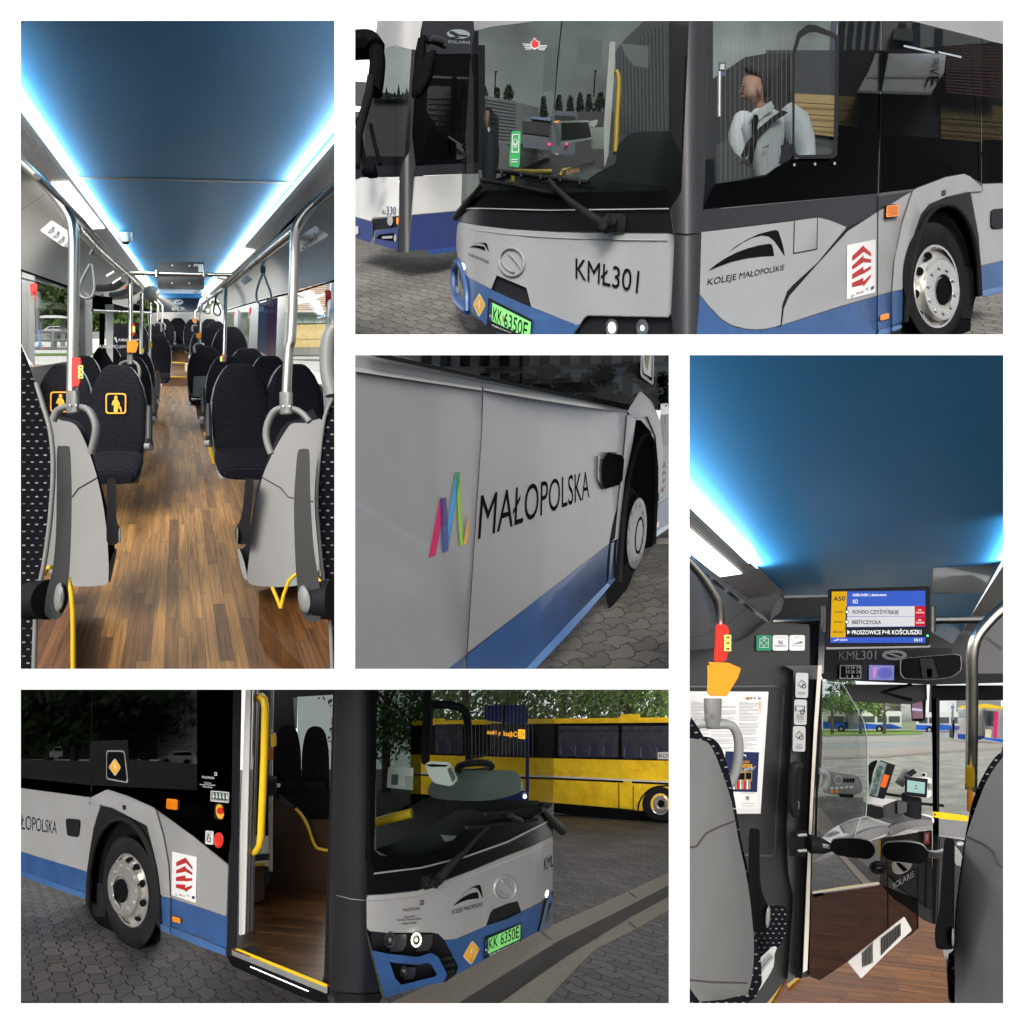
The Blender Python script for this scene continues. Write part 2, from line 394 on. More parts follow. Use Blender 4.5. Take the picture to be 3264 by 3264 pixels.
def text_bm(s,su,q,lift=.004,bold=0,th=.001,mirror=False,shear=0):
 cu=bpy.data.curves.new('t','FONT');cu.body=s;cu.offset=bold;cu.shear=shear;cu.resolution_u=4
 o=bpy.data.objects.new('t',cu);C.objects.link(o)
 dg=bpy.context.evaluated_depsgraph_get();me=bpy.data.meshes.new_from_object(o.evaluated_get(dg))
 bpy.data.objects.remove(o);bm=bmesh.new();bm.from_mesh(me);bpy.data.meshes.remove(me);bpy.data.curves.remove(cu)
 if not bm.verts: return bm
 xs=[v.co.x for v in bm.verts];ys=[v.co.y for v in bm.verts];x0,x1,y0,y1=min(xs),max(xs),min(ys),max(ys)
 H=homog(q)
 for v in bm.verts:
  u=(v.co.x-x0)/(x1-x0);t=(y1-v.co.y)/(y1-y0)
  if mirror:u=1-u
  X,Y=H(u,t);v.co=P(X,Y,su.d(X,Y)-lift)
 return bm
def text(s,su,q,m,parent,lift=.004,bold=0,name='lettering',mirror=False,shear=0):
 return obj(name,text_bm(s,su,q,lift,bold,mirror=mirror,shear=shear),m,parent,smooth=False)
def uvquad(su,q,H,us):
 return[H(*u)for u in us]
def bar(a,b,w):
 a,b=Vector(a),Vector(b);t=(b-a).normalized();n=Vector((-t.y,t.x))*w/2
 return[tuple(a+n),tuple(b+n),tuple(b-n),tuple(a-n)]
def polyline(q,w):
 q=[Vector(a)for a in q];L,R=[],[]
 for i,a in enumerate(q):
  t=(q[min(i+1,len(q)-1)]-q[max(i-1,0)]).normalized();n=Vector((-t.y,t.x))*w/2;L.append(tuple(a+n));R.append(tuple(a-n))
 return L+R[::-1]
def grime(m,lo=.72):
 n=m.node_tree.nodes;l=m.node_tree.links;b=n['Principled BSDF'];src=b.inputs['Base Color'].links[0].from_socket
 tc=n.new('ShaderNodeTexCoord');nz=n.new('ShaderNodeTexNoise');nz.inputs['Scale'].default_value=2.6;nz.inputs['Detail'].default_value=9;nz.inputs['Roughness'].default_value=.68
 cr=n.new('ShaderNodeValToRGB');cr.color_ramp.elements[0].position=.35;cr.color_ramp.elements[0].color=(lo,lo*.98,lo*.94,1);cr.color_ramp.elements[1].position=.6;cr.color_ramp.elements[1].color=(1,1,1,1)
 mx=n.new('ShaderNodeMix');mx.data_type='RGBA';mx.blend_type='MULTIPLY';mx.inputs[0].default_value=1
 l.new(tc.outputs['Object'],nz.inputs[0]);l.new(nz.outputs[0],cr.inputs[0]);l.new(src,mx.inputs[6]);l.new(cr.outputs[0],mx.inputs[7]);l.new(mx.outputs[2],b.inputs['Base Color'])
for m_ in (SILVER,BLUE,YBUS,NAVY,RUBBER):grime(m_,.95 if m_ is SILVER else .74)
def leaves_bm(c,rx,rz,ry,n,s,rnd,clumps=9):
 bm=bmesh.new();cl=[]
 for i in range(clumps):
  a=rnd.uniform(0,6.28);e=rnd.uniform(-.9,1);k=rnd.uniform(.35,.8)
  cl.append((Vector((math.cos(a)*rx*k,math.sin(a)*ry*k,e*rz*.75)),rnd.uniform(.22,.5)))
 for i in range(n):
  cc,r=rnd.choice(cl);v=Vector((rnd.gauss(0,1),rnd.gauss(0,1),rnd.gauss(0,1))).normalized()*rnd.random()**.4
  p=c+cc+Vector((v.x*rx*r,v.y*ry*r,v.z*rz*r));q=Vector((rnd.gauss(0,1),rnd.gauss(0,1),rnd.gauss(0,1))).normalized()
  t=q.orthogonal().normalized()*s*rnd.uniform(.6,1.4);b=q.cross(t).normalized()*s*rnd.uniform(.4,1)
  vs=[bm.verts.new(p+a)for a in (t,b,-t,-b)];bm.faces.new(vs)
 return bm
LEAFS=[mat('foliage dark',(.035,.07,.022),.6,noise=.25,scale=3),mat('foliage mid',(.07,.13,.03),.6,noise=.25,scale=3),mat('foliage light',(.12,.20,.05),.6,noise=.25,scale=3)]
BARK=mat('bark',(.10,.075,.055),.9,noise=.2,scale=20)
def tree(label,base,h,rx,rz,n=900,s=.12,lm=1,group=None,cat='tree',name='leafy_tree',trunk=.12,seed=1,clumps=10,th=None):
 rnd=random.Random(seed);t=thing(name,label,cat,base,group);b=Vector(base);top=b+Vector((0,0,th or h*.62));cc=b+Vector((0,0,h-rz))
 bms=[tube_bm([b,b+(top-b)*.5+Vector((rnd.uniform(-.1,.1),0,0)),top],[trunk,trunk*.75,trunk*.35],8)]
 for i in range(6):
  a=rnd.uniform(0,6.28);s0=b+(top-b)*rnd.uniform(.55,.95)
  bms.append(tube_bm([s0,cc+Vector((math.cos(a)*rx*.35,math.sin(a)*rx*.3,rnd.uniform(-.3,.3)*rz)),cc+Vector((math.cos(a)*rx*.7,math.sin(a)*rx*.5,rnd.uniform(-.2,.6)*rz))],[trunk*.4,trunk*.22,trunk*.08],6))
 obj('trunk',merge(*bms),BARK,t);obj('crown',leaves_bm(cc,rx,rz,rx*.8,n,s,rnd,clumps),LEAFS[lm],t,smooth=False)
 return t
 # ---------------------------------------------------------------- the white ground behind everything (added glowing sheet, seen as gutters and sky)
PANEL=0
wb=bmesh.new();N=24;R=130
gr=[[wb.verts.new(Vector(((i/N-.5)*2*68,75-14*(((i/N-.5)*2)**2),(j/N-.5)*2*82+EYE)))for j in range(N+1)]for i in range(N+1)]
for i in range(N):
 for j in range(N):wb.faces.new((gr[i][j],gr[i+1][j],gr[i+1][j+1],gr[i][j+1]))
tag(obj('sky',wb,emis('glowing white backdrop',(1,1,1),.76)),'plain glowing white sheet behind all five places, seen as gutters and sky','sky',kind='structure')
# ================================================================ PANEL 2 : front corner of the silver bus, another bus beside it
PANEL=2
random.seed(2)
GL2=glass('side window glass',(.30,.32,.31),.02,k=.05);GLV=glass('front windscreen glass',(.52,.55,.54),.02,k=.04)
PAVE=paving('grey interlocking paving','696661','56544f','2a2825',.19,.105,.5,.010)
PAVED=paving('dark interlocking paving','6a6764','56544f','24231f',.24,.15,.35,.016)
ground('ground',S2,-1.6,-14,9,2.9,34,PAVE);tag(bpy.data.objects['ground'],'grey block paving under the silver bus','ground',kind='structure')
sd=Vert(4527,2232,2.64)
fr=Col([(1440,4.75),(1468,4.25),(1520,3.85),(1600,3.6),(1700,3.4),(1850,3.12),(2000,2.9),(2120,2.73),(2200,2.66),(2240,2.64)])
bus=thing('city_bus','silver and blue bus with a driver at its side window, seen from its front corner','bus',S2.p(0,-1.6,3),'silver and blue buses')
# body
poly('front_panel',fr,pts('C',640,1240,760,1262,950,1285,1250,1303,1600,1310,1932,1312,'D',22,1235,32,1250,32,1280,12,1690,0,1700,'C',1932,1822,1432,1812,1408,1830,1385,1868,1360,1874,1220,1815,1085,1762,1055,1645,960,1605,872,1567,838,1652,760,1610,692,1578,650,1520,632,1470,622,1400,624,1320,630,1260),SILVER,bus,.05,bev=.012)
poly('plate_recess',fr,pts('C',872,1567,960,1605,1055,1645,1085,1765,960,1712,834,1660),PLAST,bus,.05,-.03)
BU=poly('bumper',fr,pts('C',690,1574,838,1655,960,1712,1085,1765,1220,1818,1385,1876,1350,1915,1325,1960,1100,1985,900,1945,790,1860,715,1795,695,1700),BLUE,bus,.06,bev=.01)
poly('windscreen_surround',fr,pts('C',690,1158,1200,1168,1932,1158,'D',5,1090,25,1235,'C',1932,1306,1600,1303,1250,1297,950,1280,760,1256,645,1238,655,1190),BLACK,bus,.05,0,bev=.008)
poly('roof_panel',fr,pts('C',728,-20,1300,-20,1255,-5,1100,5,735,62),SILVER,bus,.03)
WS=poly('windscreen',fr,pts('C',735,62,850,35,1100,3,1255,-25,1932,-25,'D',116,-15,110,200,72,985,30,1050,5,1092,'C',1932,1150,1700,1153,1200,1158,690,1150,652,1135,660,900,690,560,700,330,720,150),GLV,bus,.012,.01)
poly('glass_border',fr,pts('C',1932,1045,1700,1052,1300,1058,860,1045,745,1058,690,1090,660,1110,652,1140,690,1152,1200,1160,1700,1155,1932,1152,'D',5,1094,30,1052,72,985,'D',112,200,95,200,68,850,30,950,0,1000),BLACK,bus,.01,.004)
poly('glass_seam',fr,pts('C',1272,-20,1280,-20,1250,250,1228,545,1222,545,1243,250),INK,bus,.004,.016)
poly('rim_trim',fr,pts('C',692,1150,1200,1164,1932,1154,1932,1160,1200,1170,692,1156),ALU,bus,.006,.02)
lip('front_lip',fr,pts('C',640,1240,760,1260,950,1282,1250,1299,1600,1306,1925,1308),pts('C',636,1272,760,1292,950,1316,1250,1338,1600,1350,1925,1354),.05,SILVER,bus,.008)
# corner pillar
piU=Col([(2128,2.72),(2150,2.66),(2175,2.63),(2200,2.62),(2232,2.64),(2262,2.72)],8)
poly('corner_pillar',piU,pts('D',118,-20,236,-20,218,500,203,1000,188,1222,100,1232,30,1222,8,1090,36,1050,72,985,95,500),GRAPH,bus,.05,.02,bev=.006)
poly('corner_pillar',piU,pts('D',30,1226,188,1228,178,1600,158,1840,30,1840,12,1690,32,1282),GRAPH,bus,.05,.012,bev=.006)
# side
poly('side_window',sd,pts('D',234,-20,975,-20,970,790,800,800,700,805,620,850,560,900,270,945,198,1090,205,1000,220,500),GLD,bus,.01,.004)
poly('side_window',sd,pts('D',975,-20,1227,-20,1219,600,1208,1000,700,1045,198,1090,270,945,560,900,620,850,700,805,800,800,970,790),GL2,bus,.01,.004)
poly('side_window',sd,pts('D',1231,-20,1330,-20,1400,0,1803,100,1801,935,1706,884,1600,900,1412,972,1212,996,1222,600),GL2,bus,.01,.004)
poly('side_window',sd,pts('D',1807,102,1960,145,1960,935,1808,940),GL2,bus,.01,.004)
poly('roof_side',sd,pts('D',1225,-60,1332,-20,1400,-2,1803,98,1960,143,1960,-60),SILVER,bus,.04,.0)
poly('dark_trim',sd,pts('D',282,938,400,922,480,903,560,888,620,845,720,800,800,792,950,795,975,770,980,600,1100,620,1210,640,1200,1000,700,1045,198,1090,205,1000,212,800,262,800,268,940),BLACK,bus,.01,-.012)
poly('dark_trim',sd,pts('D',1222,650,1800,700,1801,935,1706,884,1600,900,1412,972,1212,996),BLACK,bus,.01,-.012)
poly('dark_trim',sd,pts('D',1807,690,1960,690,1960,935,1808,940),BLACK,bus,.01,-.012)
poly('waist_panel',sd,pts('D',194,1098,700,1050,1206,1003,1206,1015,1408,985,1206,1110,1028,1200,862,1140,700,1158,184,1224),GRAPH,bus,.03,0,bev=.004)
poly('side_panel',sd,pts('D',186,1222,700,1160,862,1133,930,1150,1030,1190,860,1400,684,1560,655,1640,645,1762,560,1782,500,1786,440,1782,360,1760,300,1722,230,1650,172,1575),SILVER,bus,.03,.003,bev=.004)
poly('side_panel',sd,pts('D',1032,1213,1206,1100,1400,988,1345,1150,1305,1350,1286,1566,1000,1648,652,1760,664,1660,700,1580,860,1400),SILVER,bus,.03,.003,bev=.004)
poly('dark_stripe',sd,pts('D',1206,1095,1206,1106,1034,1214,866,1404,704,1580,668,1660,650,1760,636,1830,605,1830,628,1760,652,1640,680,1558,856,1398,1026,1195,1100,1155),BLACK,bus,.02,-.002)
poly('blue_band',sd,pts('D',172,1578,230,1653,300,1726,360,1764,440,1785,500,1789,560,1785,652,1762,1000,1651,1200,1592,1203,1800,1150,1850,150,1850),BLUE,bus,.03,.002,bev=.003)
poly('blue_band',sd,pts('D',1207,1590,1281,1568,1281,1765,1207,1785),BLUE,bus,.03,.002)
poly('sill',sd,pts('D',1207,1788,1281,1768,1282,1805,1207,1830),BLUE_L,bus,.05,.02,bev=.008)
# wheel arch
poly('arch_cover',sd,pts('D',1289,1566,1300,1400,1345,1180,1408,985,1440,965,1600,905,1706,884,1740,900,1808,962,1808,985,1740,992,1722,990,1600,1020,1500,1062,1455,1120,1420,1220,1375,1400,1350,1554),SILVER,bus,.05,.025,bev=.008)
poly('arch_cover',sd,pts('D',1288,1570,1350,1556,1346,1745,1288,1765),BLUE,bus,.05,.025,bev=.006)
poly('sill',sd,pts('D',1286,1768,1346,1748,1346,1778,1288,1800),BLUE_L,bus,.06,.03,bev=.008)
poly('wheel_well',sd,pts('D',1452,1118,1500,1060,1600,1020,1737,992,1790,1250,1806,1570,1770,1600,1745,1720,1740,1850,1340,1850,1345,1560,1375,1400,1420,1220),MATTE,bus,.4,-.12)
poly('arch_liner',sd,pts('D',1452,1118,1500,1060,1600,1020,1735,992,1790,1250,1806,1570,1795,1590,1788,1430,1765,1290,1730,1180,1680,1100,1630,1065,1580,1058,1520,1085,1470,1150,1430,1260,1395,1430,1372,1620,1362,1740,1345,1750,1345,1560,1375,1400,1420,1220),PLAST,bus,.05,.01,bev=.004)
arc=sm(pts('D',1368,1745,1380,1580,1405,1420,1440,1270,1480,1160,1530,1095,1585,1070,1640,1078,1690,1120,1735,1195,1768,1300,1788,1430,1795,1590),4,False)
tube('arch_lip',path(sd,arc,.05),.018,RUBBER,bus)
poly('side_panel',sd,pts('D',1810,945,1960,937,1960,1378,1803,1415,1790,1250,1745,1000,1742,994,1812,984),SILVER,bus,.03,.003,bev=.004)
poly('blue_band',sd,pts('D',1803,1418,1960,1380,1960,1530,1810,1568),BLUE,bus,.03,.003)
poly('sill',sd,pts('D',1808,1562,1960,1522,1960,1560,1850,1590,1815,1598),BLUE_L,bus,.05,.02,bev=.008)
poly('mudflap',sd,pts('D',1700,1420,1795,1440,1760,1600,1745,1720,1690,1720),RUBBER,bus,.03,-.1)
def wheel(par,su,v,tire,rim,hub,hole,bolts,nb,holes=None,dep=.12,tl=.03):
 W=thing('wheel_tmp','','')if 0 else None
 def E(e): return px(v,e[0],e[1])+(e[2]/VIEWS[v][2],e[3]/VIEWS[v][2],e[4]if len(e)>4 else 0)
 t,r,h,o=E(tire),E(rim),E(hub),E(hole);n=56
 def R(e,lift,k=1): return[P(x,y,su.d(x,y)-lift)for x,y in ell(e[0],e[1],e[2]*k,e[3]*k,e[4],n)]
 def mix(a,b,k): return tuple(a[i]*(1-k)+b[i]*k for i in range(5))
 bm=loft_bm([R(t,-.26),R(t,-.02,1.0),R(mix(t,r,.10),tl+.012,1),R(mix(t,r,.45),tl+.022),R(mix(t,r,.8),tl+.012),R(mix(t,r,.98),tl-.005),R(r,-.02)],False)
 ty=obj('tyre',bm,RUBBER,par,ang=50)
 rm=obj('rim',loft_bm([R(r,tl-.012,1.02),R(r,tl+.004,1.0),R(r,tl-.002,.95),R(mix(r,h,.35),-.035),R(mix(r,h,.75),.0),R(mix(r,h,.97),dep*.4),R(h,dep*.55),R(mix(h,o,.12),dep*.62),R(mix(h,o,.85),dep*.58),R(o,dep*.5),R(o,dep*.1,.96),R(o,dep*.05,.1)],False),CHROME,par,ang=30)
 bb=[]
 for i in range(nb):
  a=2*math.pi*i/nb+.2;rr=math.radians(h[4]);k=bolts
  X=h[0]+h[2]*k*math.cos(a)*math.cos(rr)-h[3]*k*math.sin(a)*math.sin(rr);Y=h[1]+h[2]*k*math.cos(a)*math.sin(rr)+h[3]*k*math.sin(a)*math.cos(rr)
  s=(h[2]*.10,h[3]*.085)
  def B(l,q): return[P(x,y,su.d(x,y)-l)for x,y in ell(X,Y,s[0]*q,s[1]*q,h[4],8)]
  bb.append(obj('wheel_nut',loft_bm([B(dep*.55,1),B(dep*.55+.018,1),B(dep*.55+.026,.7)]),CHROME,rm))
 if holes:
  for a in holes:
   q=[E(x)for x in [a]][0]
   ho=obj('rim_opening',poly_bm(su,ell(q[0],q[1],q[2],q[3],q[4],16),.004,.018),MATTE,rm)
 poly('hub',su,ell(o[0],o[1],o[2]*.8,o[3]*.8,o[4],28),MATTE,rm,.02,dep*.2)
 return ty
wheel(bus,sd,'D',(1532,1508,183,345,-3),(1545,1535,131,240,-2),(1580,1555,100,175,-2),(1587,1562,50,98,-2),.76,10,[(1498,1358,24,22,20),(1448,1448,24,26,0),(1428,1578,20,26,0),(1445,1690,24,18,0),(1605,1322,26,14,0),(1590,1765,24,12,-20)])
# side details
LG=homog(pts('D',228,1208,670,1208,670,1443,228,1443))
def koleje(su,H,par,m=INK,lift=.006,name='emblem'):
 o1=[(.257,.565),(.36,.40),(.50,.24),(.66,.10),(.80,.03),(.885,.0),(.915,.03),(.95,.22),(.98,.42),(1,.65),(.93,.45),(.86,.26),(.79,.16),(.70,.135),(.58,.19),(.45,.31)]
 o2=[(0,1),(.10,.85),(.22,.70),(.36,.56),(.52,.45),(.66,.38),(.80,.34),(.83,.36),(.845,.46),(.862,.64),(.70,.655),(.50,.70),(.30,.79),(.14,.90)]
 for q in (o1,o2):poly(name,su,[H(*u)for u in q],m,par,.002,lift)
koleje(sd,LG,bus)
text('KOLEJE MAŁOPOLSKIE',sd,pts('D',228,1490,668,1408,665,1448,220,1542),INK,bus,.007,0)
poly('flap',sd,rrect(pts('D',726,1158,859,1138,856,1320,722,1344),.06),SILVER,bus,.004,.006,bev=.002)
for a in (pts('D',724,1156,728,1156,723,1345,719,1345),pts('D',720,1341,856,1316,856,1321,720,1346),pts('D',857,1136,861,1135,858,1318,854,1320)):poly('flap_seam',sd,a,INK,bus,.002,.008)
PO=poly('poster',sd,pts('D',1030,1296,1195,1263,1193,1569,1027,1610),STICK,bus,.002,.01)
def marks(su,H,par,lift):
 L=[(.18,.22,.57,.06,.57,.19,.18,.32),(.18,.40,.57,.25,.57,.38,.18,.48),(.18,.56,.57,.46,.57,.59,.18,.65),(.18,.72,.57,.67,.57,.80,.18,.80)]
 Rr=[(.57,.08,.84,.24,.84,.30,.57,.18),(.57,.30,.84,.36,.84,.42,.57,.38),(.57,.53,.84,.48,.84,.54,.57,.60),(.57,.74,.84,.64,.84,.69,.57,.84)]
 for q in L+Rr:poly('emblem',su,[H(q[i],q[i+1])for i in range(0,8,2)],DRED,par,.001,lift)
 poly('flag',su,[H(.84,.88),H(.95,.86),H(.95,.925),H(.84,.94)],NAVY,par,.001,lift)
 poly('flag',su,[H(.33,.93),H(.43,.915),H(.43,.94),H(.33,.955)],DRED,par,.001,lift)
 for(u,v)in ((.14,.95),(.46,.92),(.64,.885)):
  for k in range(3):poly('small_print',su,[H(u,v+k*.014),H(u+.12,v-.012+k*.014),H(u+.12,v-.006+k*.014),H(u,v+.006+k*.014)],mat('grey print',(.2,.2,.22),.6,noise=0),par,.001,lift)
marks(sd,homog(pts('D',1030,1296,1195,1263,1193,1569,1027,1610)),PO,.013)
am=poly('marker_lamp',sd,rrect(pts('D',1258,1068,1328,1062,1328,1130,1254,1136)),ORANGE,bus,.04,.05,bev=.006)
poly('lamp_base',sd,rrect(pts('D',1250,1064,1312,1058,1310,1134,1248,1134)),PLAST,bus,.05,.03,bev=.004)
for k in range(7):
 y=1074+k*8;poly('lamp_rib',sd,pts('D',1266,y,1322,y-4,1322,y-1,1266,y+3),mat('amber rib',(.5,.12,.005),.4),am,.003,.053)
poly('marker_lamp',sd,rrect(pts('D',1222,1700,1272,1688,1272,1720,1221,1733)),ORANGE,bus,.02,.025,bev=.005)
poly('socket_cover',sd,rrect(pts('D',1862,1090,1960,1080,1960,1192,1880,1200,1862,1185)),PLAST,bus,.04,.03,bev=.008)
poly('panel_seam',sd,pts('D',1207,1000,1211,1000,1206,1812,1202,1812),INK,bus,.002,.012)
poly('panel_seam',sd,pts('D',1228,-20,1232,-20,1221,1000,1217,1000),INK,bus,.002,.012)
poly('panel_seam',sd,pts('D',1803,100,1807,100,1805,940,1801,940),INK,bus,.002,.012)
poly('small_badge',sd,rrect(pts('D',1577,980,1600,975,1600,1006,1577,1010),.2),GRAPH,bus,.002,.034)
# sliding driver's window frame
o=pts('D',985,60,992,120,985,600,975,770,960,788,730,792,720,780,718,740);
fo=rrect(pts('D',712,796,714,180,742,70,800,22,850,25,985,85,972,796),.12);fi=rrect(pts('D',726,776,728,200,760,98,810,68,850,66,962,102,950,772),.12)
obj('window_frame',ring_bm(sd,fo,fi,.02,.02),PLAST,bus)
poly('window_latch',sd,rrect(pts('D',645,716,730,714,722,770,700,800,640,826,632,830,648,760)),PLAST,bus,.02,.015,bev=.003)
for x,y in ((725,832),(845,828),(958,824)):obj('screw',poly_bm(sd,ell(*px('D',x,y),4,5,0,12),.004,.008),ALU,bus)
for i in range(16):
 x=300+i*27;b=935-i*7-(60 if i>11 else 0);poly('heating_wire',sd,pts('D',x,-10,x+1.6,-10,x+1.6,b,x,b),mat('heating wire',(.12,.11,.1),.5),bus,.001,.012)
 # front details
TXT=text('KMŁ301',fr,pts('C',1357,1460,1752,1540,1740,1678,1357,1588),INK,bus,.008,0)
H2=homog(pts('C',702,1337,825,1375,822,1452,702,1395));koleje(fr,H2,bus)
text('KOLEJE MAŁOPOLSKIE',fr,pts('C',700,1428,824,1478,820,1502,698,1450),INK,bus,.008)
def emblem(su,v,cx,cy,a,b,rot,par,m=None):
 m=m or CHROME;X,Y=px(v,cx,cy);s=VIEWS[v][2]
 obj('emblem',tube_bm([P(x,y,su.d(x,y)-.012)for x,y in ell(X,Y,a/s,b/s,rot,40)],.0085,8,True),SILVER if m is CHROME else m,par)
 q=[(-.75,-.55),(-.35,-.1),(.1,.35),(.35,.62)];q2=[(-.25,-.62),(.2,-.2),(.55,.2),(.8,.55)];q3=[(-.88,-.1),(-.6,.3),(-.2,.6),(.2,.72)];q0=[(-.5,-.72),(-.1,-.8),(.35,-.72),(.7,-.35)]
 for w in (q2,q3):obj('emblem',tube_bm([P(X+u*a/s,Y+t*b/s,su.d(X+u*a/s,Y+t*b/s)-.01)for u,t in sm(w,4,False)],.006,6),SILVER,par)
emblem(fr,'C',965,1487,75,86,-14,bus)
dq=pts('C',765,1676,804,1752,763,1828,724,1748)
di=poly('warning_diamond',fr,rrect(dq,.14),WHITE,bus,.003,.008);poly('diamond_face',fr,rrect(inset(dq,.9),.14),AMBER,di,.002,.0095)
poly('bolt_mark',fr,pts('C',762,1722,770,1718,765,1750,772,1750,760,1785,763,1756,756,1756),WINK,di,.001,.012)
pf=poly('number_plate',fr,pts('C',820,1705,1092,1842,1080,1965,808,1895),PLAST,bus,.01,.02,bev=.004)
poly('plate_face',fr,pts('C',845,1736,1083,1856,1076,1960,842,1850),PLATE,pf,.003,.024)
poly('plate_strip',fr,pts('C',830,1732,846,1738,842,1850,824,1842),NAVY,pf,.003,.024)
text('PL',fr,pts('C',828,1808,842,1812,842,1832,828,1828),WINK,pf,.029)
text('KK',fr,pts('C',852,1762,905,1790,900,1872,847,1846),INK,pf,.029);text('6350E',fr,pts('C',920,1794,1066,1862,1056,1956,914,1880),INK,pf,.029)
poly('plate_seal',fr,pts('C',908,1815,916,1818,914,1850,906,1846),RED,pf,.001,.028)
text('SOLARIS',fr,pts('C',842,1868,884,1885,884,1898,842,1880),WINK,pf,.029)
text('Bolechowo',fr,pts('C',890,1888,960,1916,960,1926,890,1898),WINK,pf,.029)
gs=poly('green_sticker',fr,rrect(pts('C',962,680,1022,678,1012,905,948,895),.16),GREEN,bus,.002,.02)
obj('sticker_frame',ring_bm(fr,pts('C',968,700,1012,698,1008,812,964,812),pts('C',972,705,1008,703,1004,806,969,806),.001,.024),WINK,gs)
obj('sticker_ring',ring_bm(fr,ell(*px('C',988,755),7.5,14,0,24),ell(*px('C',988,755),6,12,0,24),.001,.024),WINK,gs)
poly('check_mark',fr,pts('C',980,752,987,762,998,742,1000,748,987,774,979,760),WINK,gs,.001,.025)
for k in range(2):poly('small_print',fr,pts('C',962,852+k*14,1000,852+k*14,1000,858+k*14,962,858+k*14),WINK,gs,.001,.025)
ba=poly('badge',fr,pts('C',1090,128,1104,106,1118,128,1132,130,1128,160,1104,170,1086,158,1084,132),RED,bus,.002,.02)
for k in range(4):poly('badge_wing',fr,pts('C',1030+k*6,140+k*11,1088,144+k*9,1088,148+k*9,1032+k*6,144+k*11),WINK,ba,.001,.022);poly('badge_wing',fr,pts('C',1128,150+k*8,1184-k*6,152+k*9,1183-k*6,156+k*9,1128,154+k*8),WINK,ba,.001,.022)
obj('badge_outline',ring_bm(fr,pts('C',1090,124,1104,102,1120,124,1138,128,1132,166,1104,178,1082,164,1080,130),pts('C',1090,128,1104,108,1118,128,1132,130,1128,160,1104,170,1086,158,1084,132),.001,.021),WINK,ba)
# headlamp cluster at the bottom right and corner cluster at the left
poly('lamp_housing',fr,pts('C',1385,1880,1410,1836,1436,1818,1932,1828,'D',0,1706,12,1694,30,1840,-30,1900,'C',1600,1990,1330,1960),PLAST,bus,.1,-.04)
for cx,cy,a in ((1580,1890,38),(1768,1892,38)):
 hx=px('C',cx,cy);hl=obj('headlamp',loft_bm([[P(x,y,fr.d(x,y)-l)for x,y in ell(hx[0],hx[1],a/1.932*k,a*1.35/1.932*k,0,28)]for k,l in ((1.1,-.05),(1.1,.0),(.95,.012),(.7,.014),(.1,.016))]),BOWL,bus)
 poly('lamp_bulb',fr,ell(hx[0],hx[1],a/1.932*(.6 if cx<1600 else .3),a*1.3/1.932*(.7 if cx<1600 else .35),0,24),LAMP,hl,.004,.022)
poly('corner_lamp',fr,pts('C',640,1500,680,1520,690,1580,705,1640,690,1700,660,1640,640,1580),GRAPH,bus,.05,-.02)
hx=px('C',664,1514);obj('headlamp',poly_bm(fr,ell(*hx,6,12,-15,20),.01,.01),LAMP,bus)
obj('bumper_corner',tube_bm(path(fr,sm(pts('C',640,1488,622,1500,612,1540,610,1620,616,1700,640,1750,690,1792),5,False),.02),[.035]*30+[.03],8),BLUE,bus)
obj('bumper_corner',tube_bm(path(fr,sm(pts('C',640,1488,660,1530,672,1580,684,1640,690,1700,690,1792),5,False),.02),.024,8),BLUE,bus)
poly('bumper_corner',fr,pts('C',612,1640,640,1660,665,1700,690,1720,690,1795,640,1752,616,1705),BLUE,bus,.03,.01,bev=.005)
obj('fog_lamp',poly_bm(fr,ell(*px('C',628,1658),6,12,-10,20),.01,.02),CHROME,bus)
# wipers
wp=tube('wiper_arm',path(fr,pts('C',1545,1268,1440,1198,1320,1110,1240,1035,1195,982),.09),[.03,.024,.018,.015,.012],PLAST,bus)
tube('wiper_blade',path(fr,pts('C',868,922,1000,938,1150,962,1300,982,1440,996),.05),.011,RUBBER,bus);tube('wiper_blade',path(fr,pts('C',872,930,1000,950,1150,972,1300,988,1436,1000),.04),.008,RUBBER,bus)
tube('wiper_blade',path(fr,pts('C',778,978,900,1000,1020,1022,1150,1052,1275,1072),.05),.012,RUBBER,bus);tube('wiper_blade',path(fr,pts('C',776,984,850,992,950,1012),.06),.014,RUBBER,bus)
for k in range(5):tube('blade_clip',path(fr,pts('C',900+k*120,920+k*15,905+k*120,950+k*15),.06),.01,PLAST,bus)
tube('wiper_arm',path(fr,pts('C',780,1008,740,1060,690,1120,620,1210),.08),[.016,.018,.026,.032],PLAST,bus)
poly('wiper_mount',fr,rrect(pts('C',1540,1188,1640,1186,1668,1200,1660,1300,1560,1300,1545,1280)),PLAST,bus,.03,.02,bev=.006)
for(x,y,r,l)in ((1585,1230,24,.1),(1528,1262,22,.13)):
 q=px('C',x,y);obj('wiper_pivot',loft_bm([[P(a,b,fr.d(a,b)-ll)for a,b in ell(q[0],q[1],r*k,r*k*1.15,0,24)]for k,ll in ((.62,.0),(.62,l),(.5,l+.02),(.2,l+.022))]),PLAST,bus)
tube('wiper_mount',path(fr,pts('C',1585,1235,1555,1252,1530,1268),.1),.045,PLAST,bus)
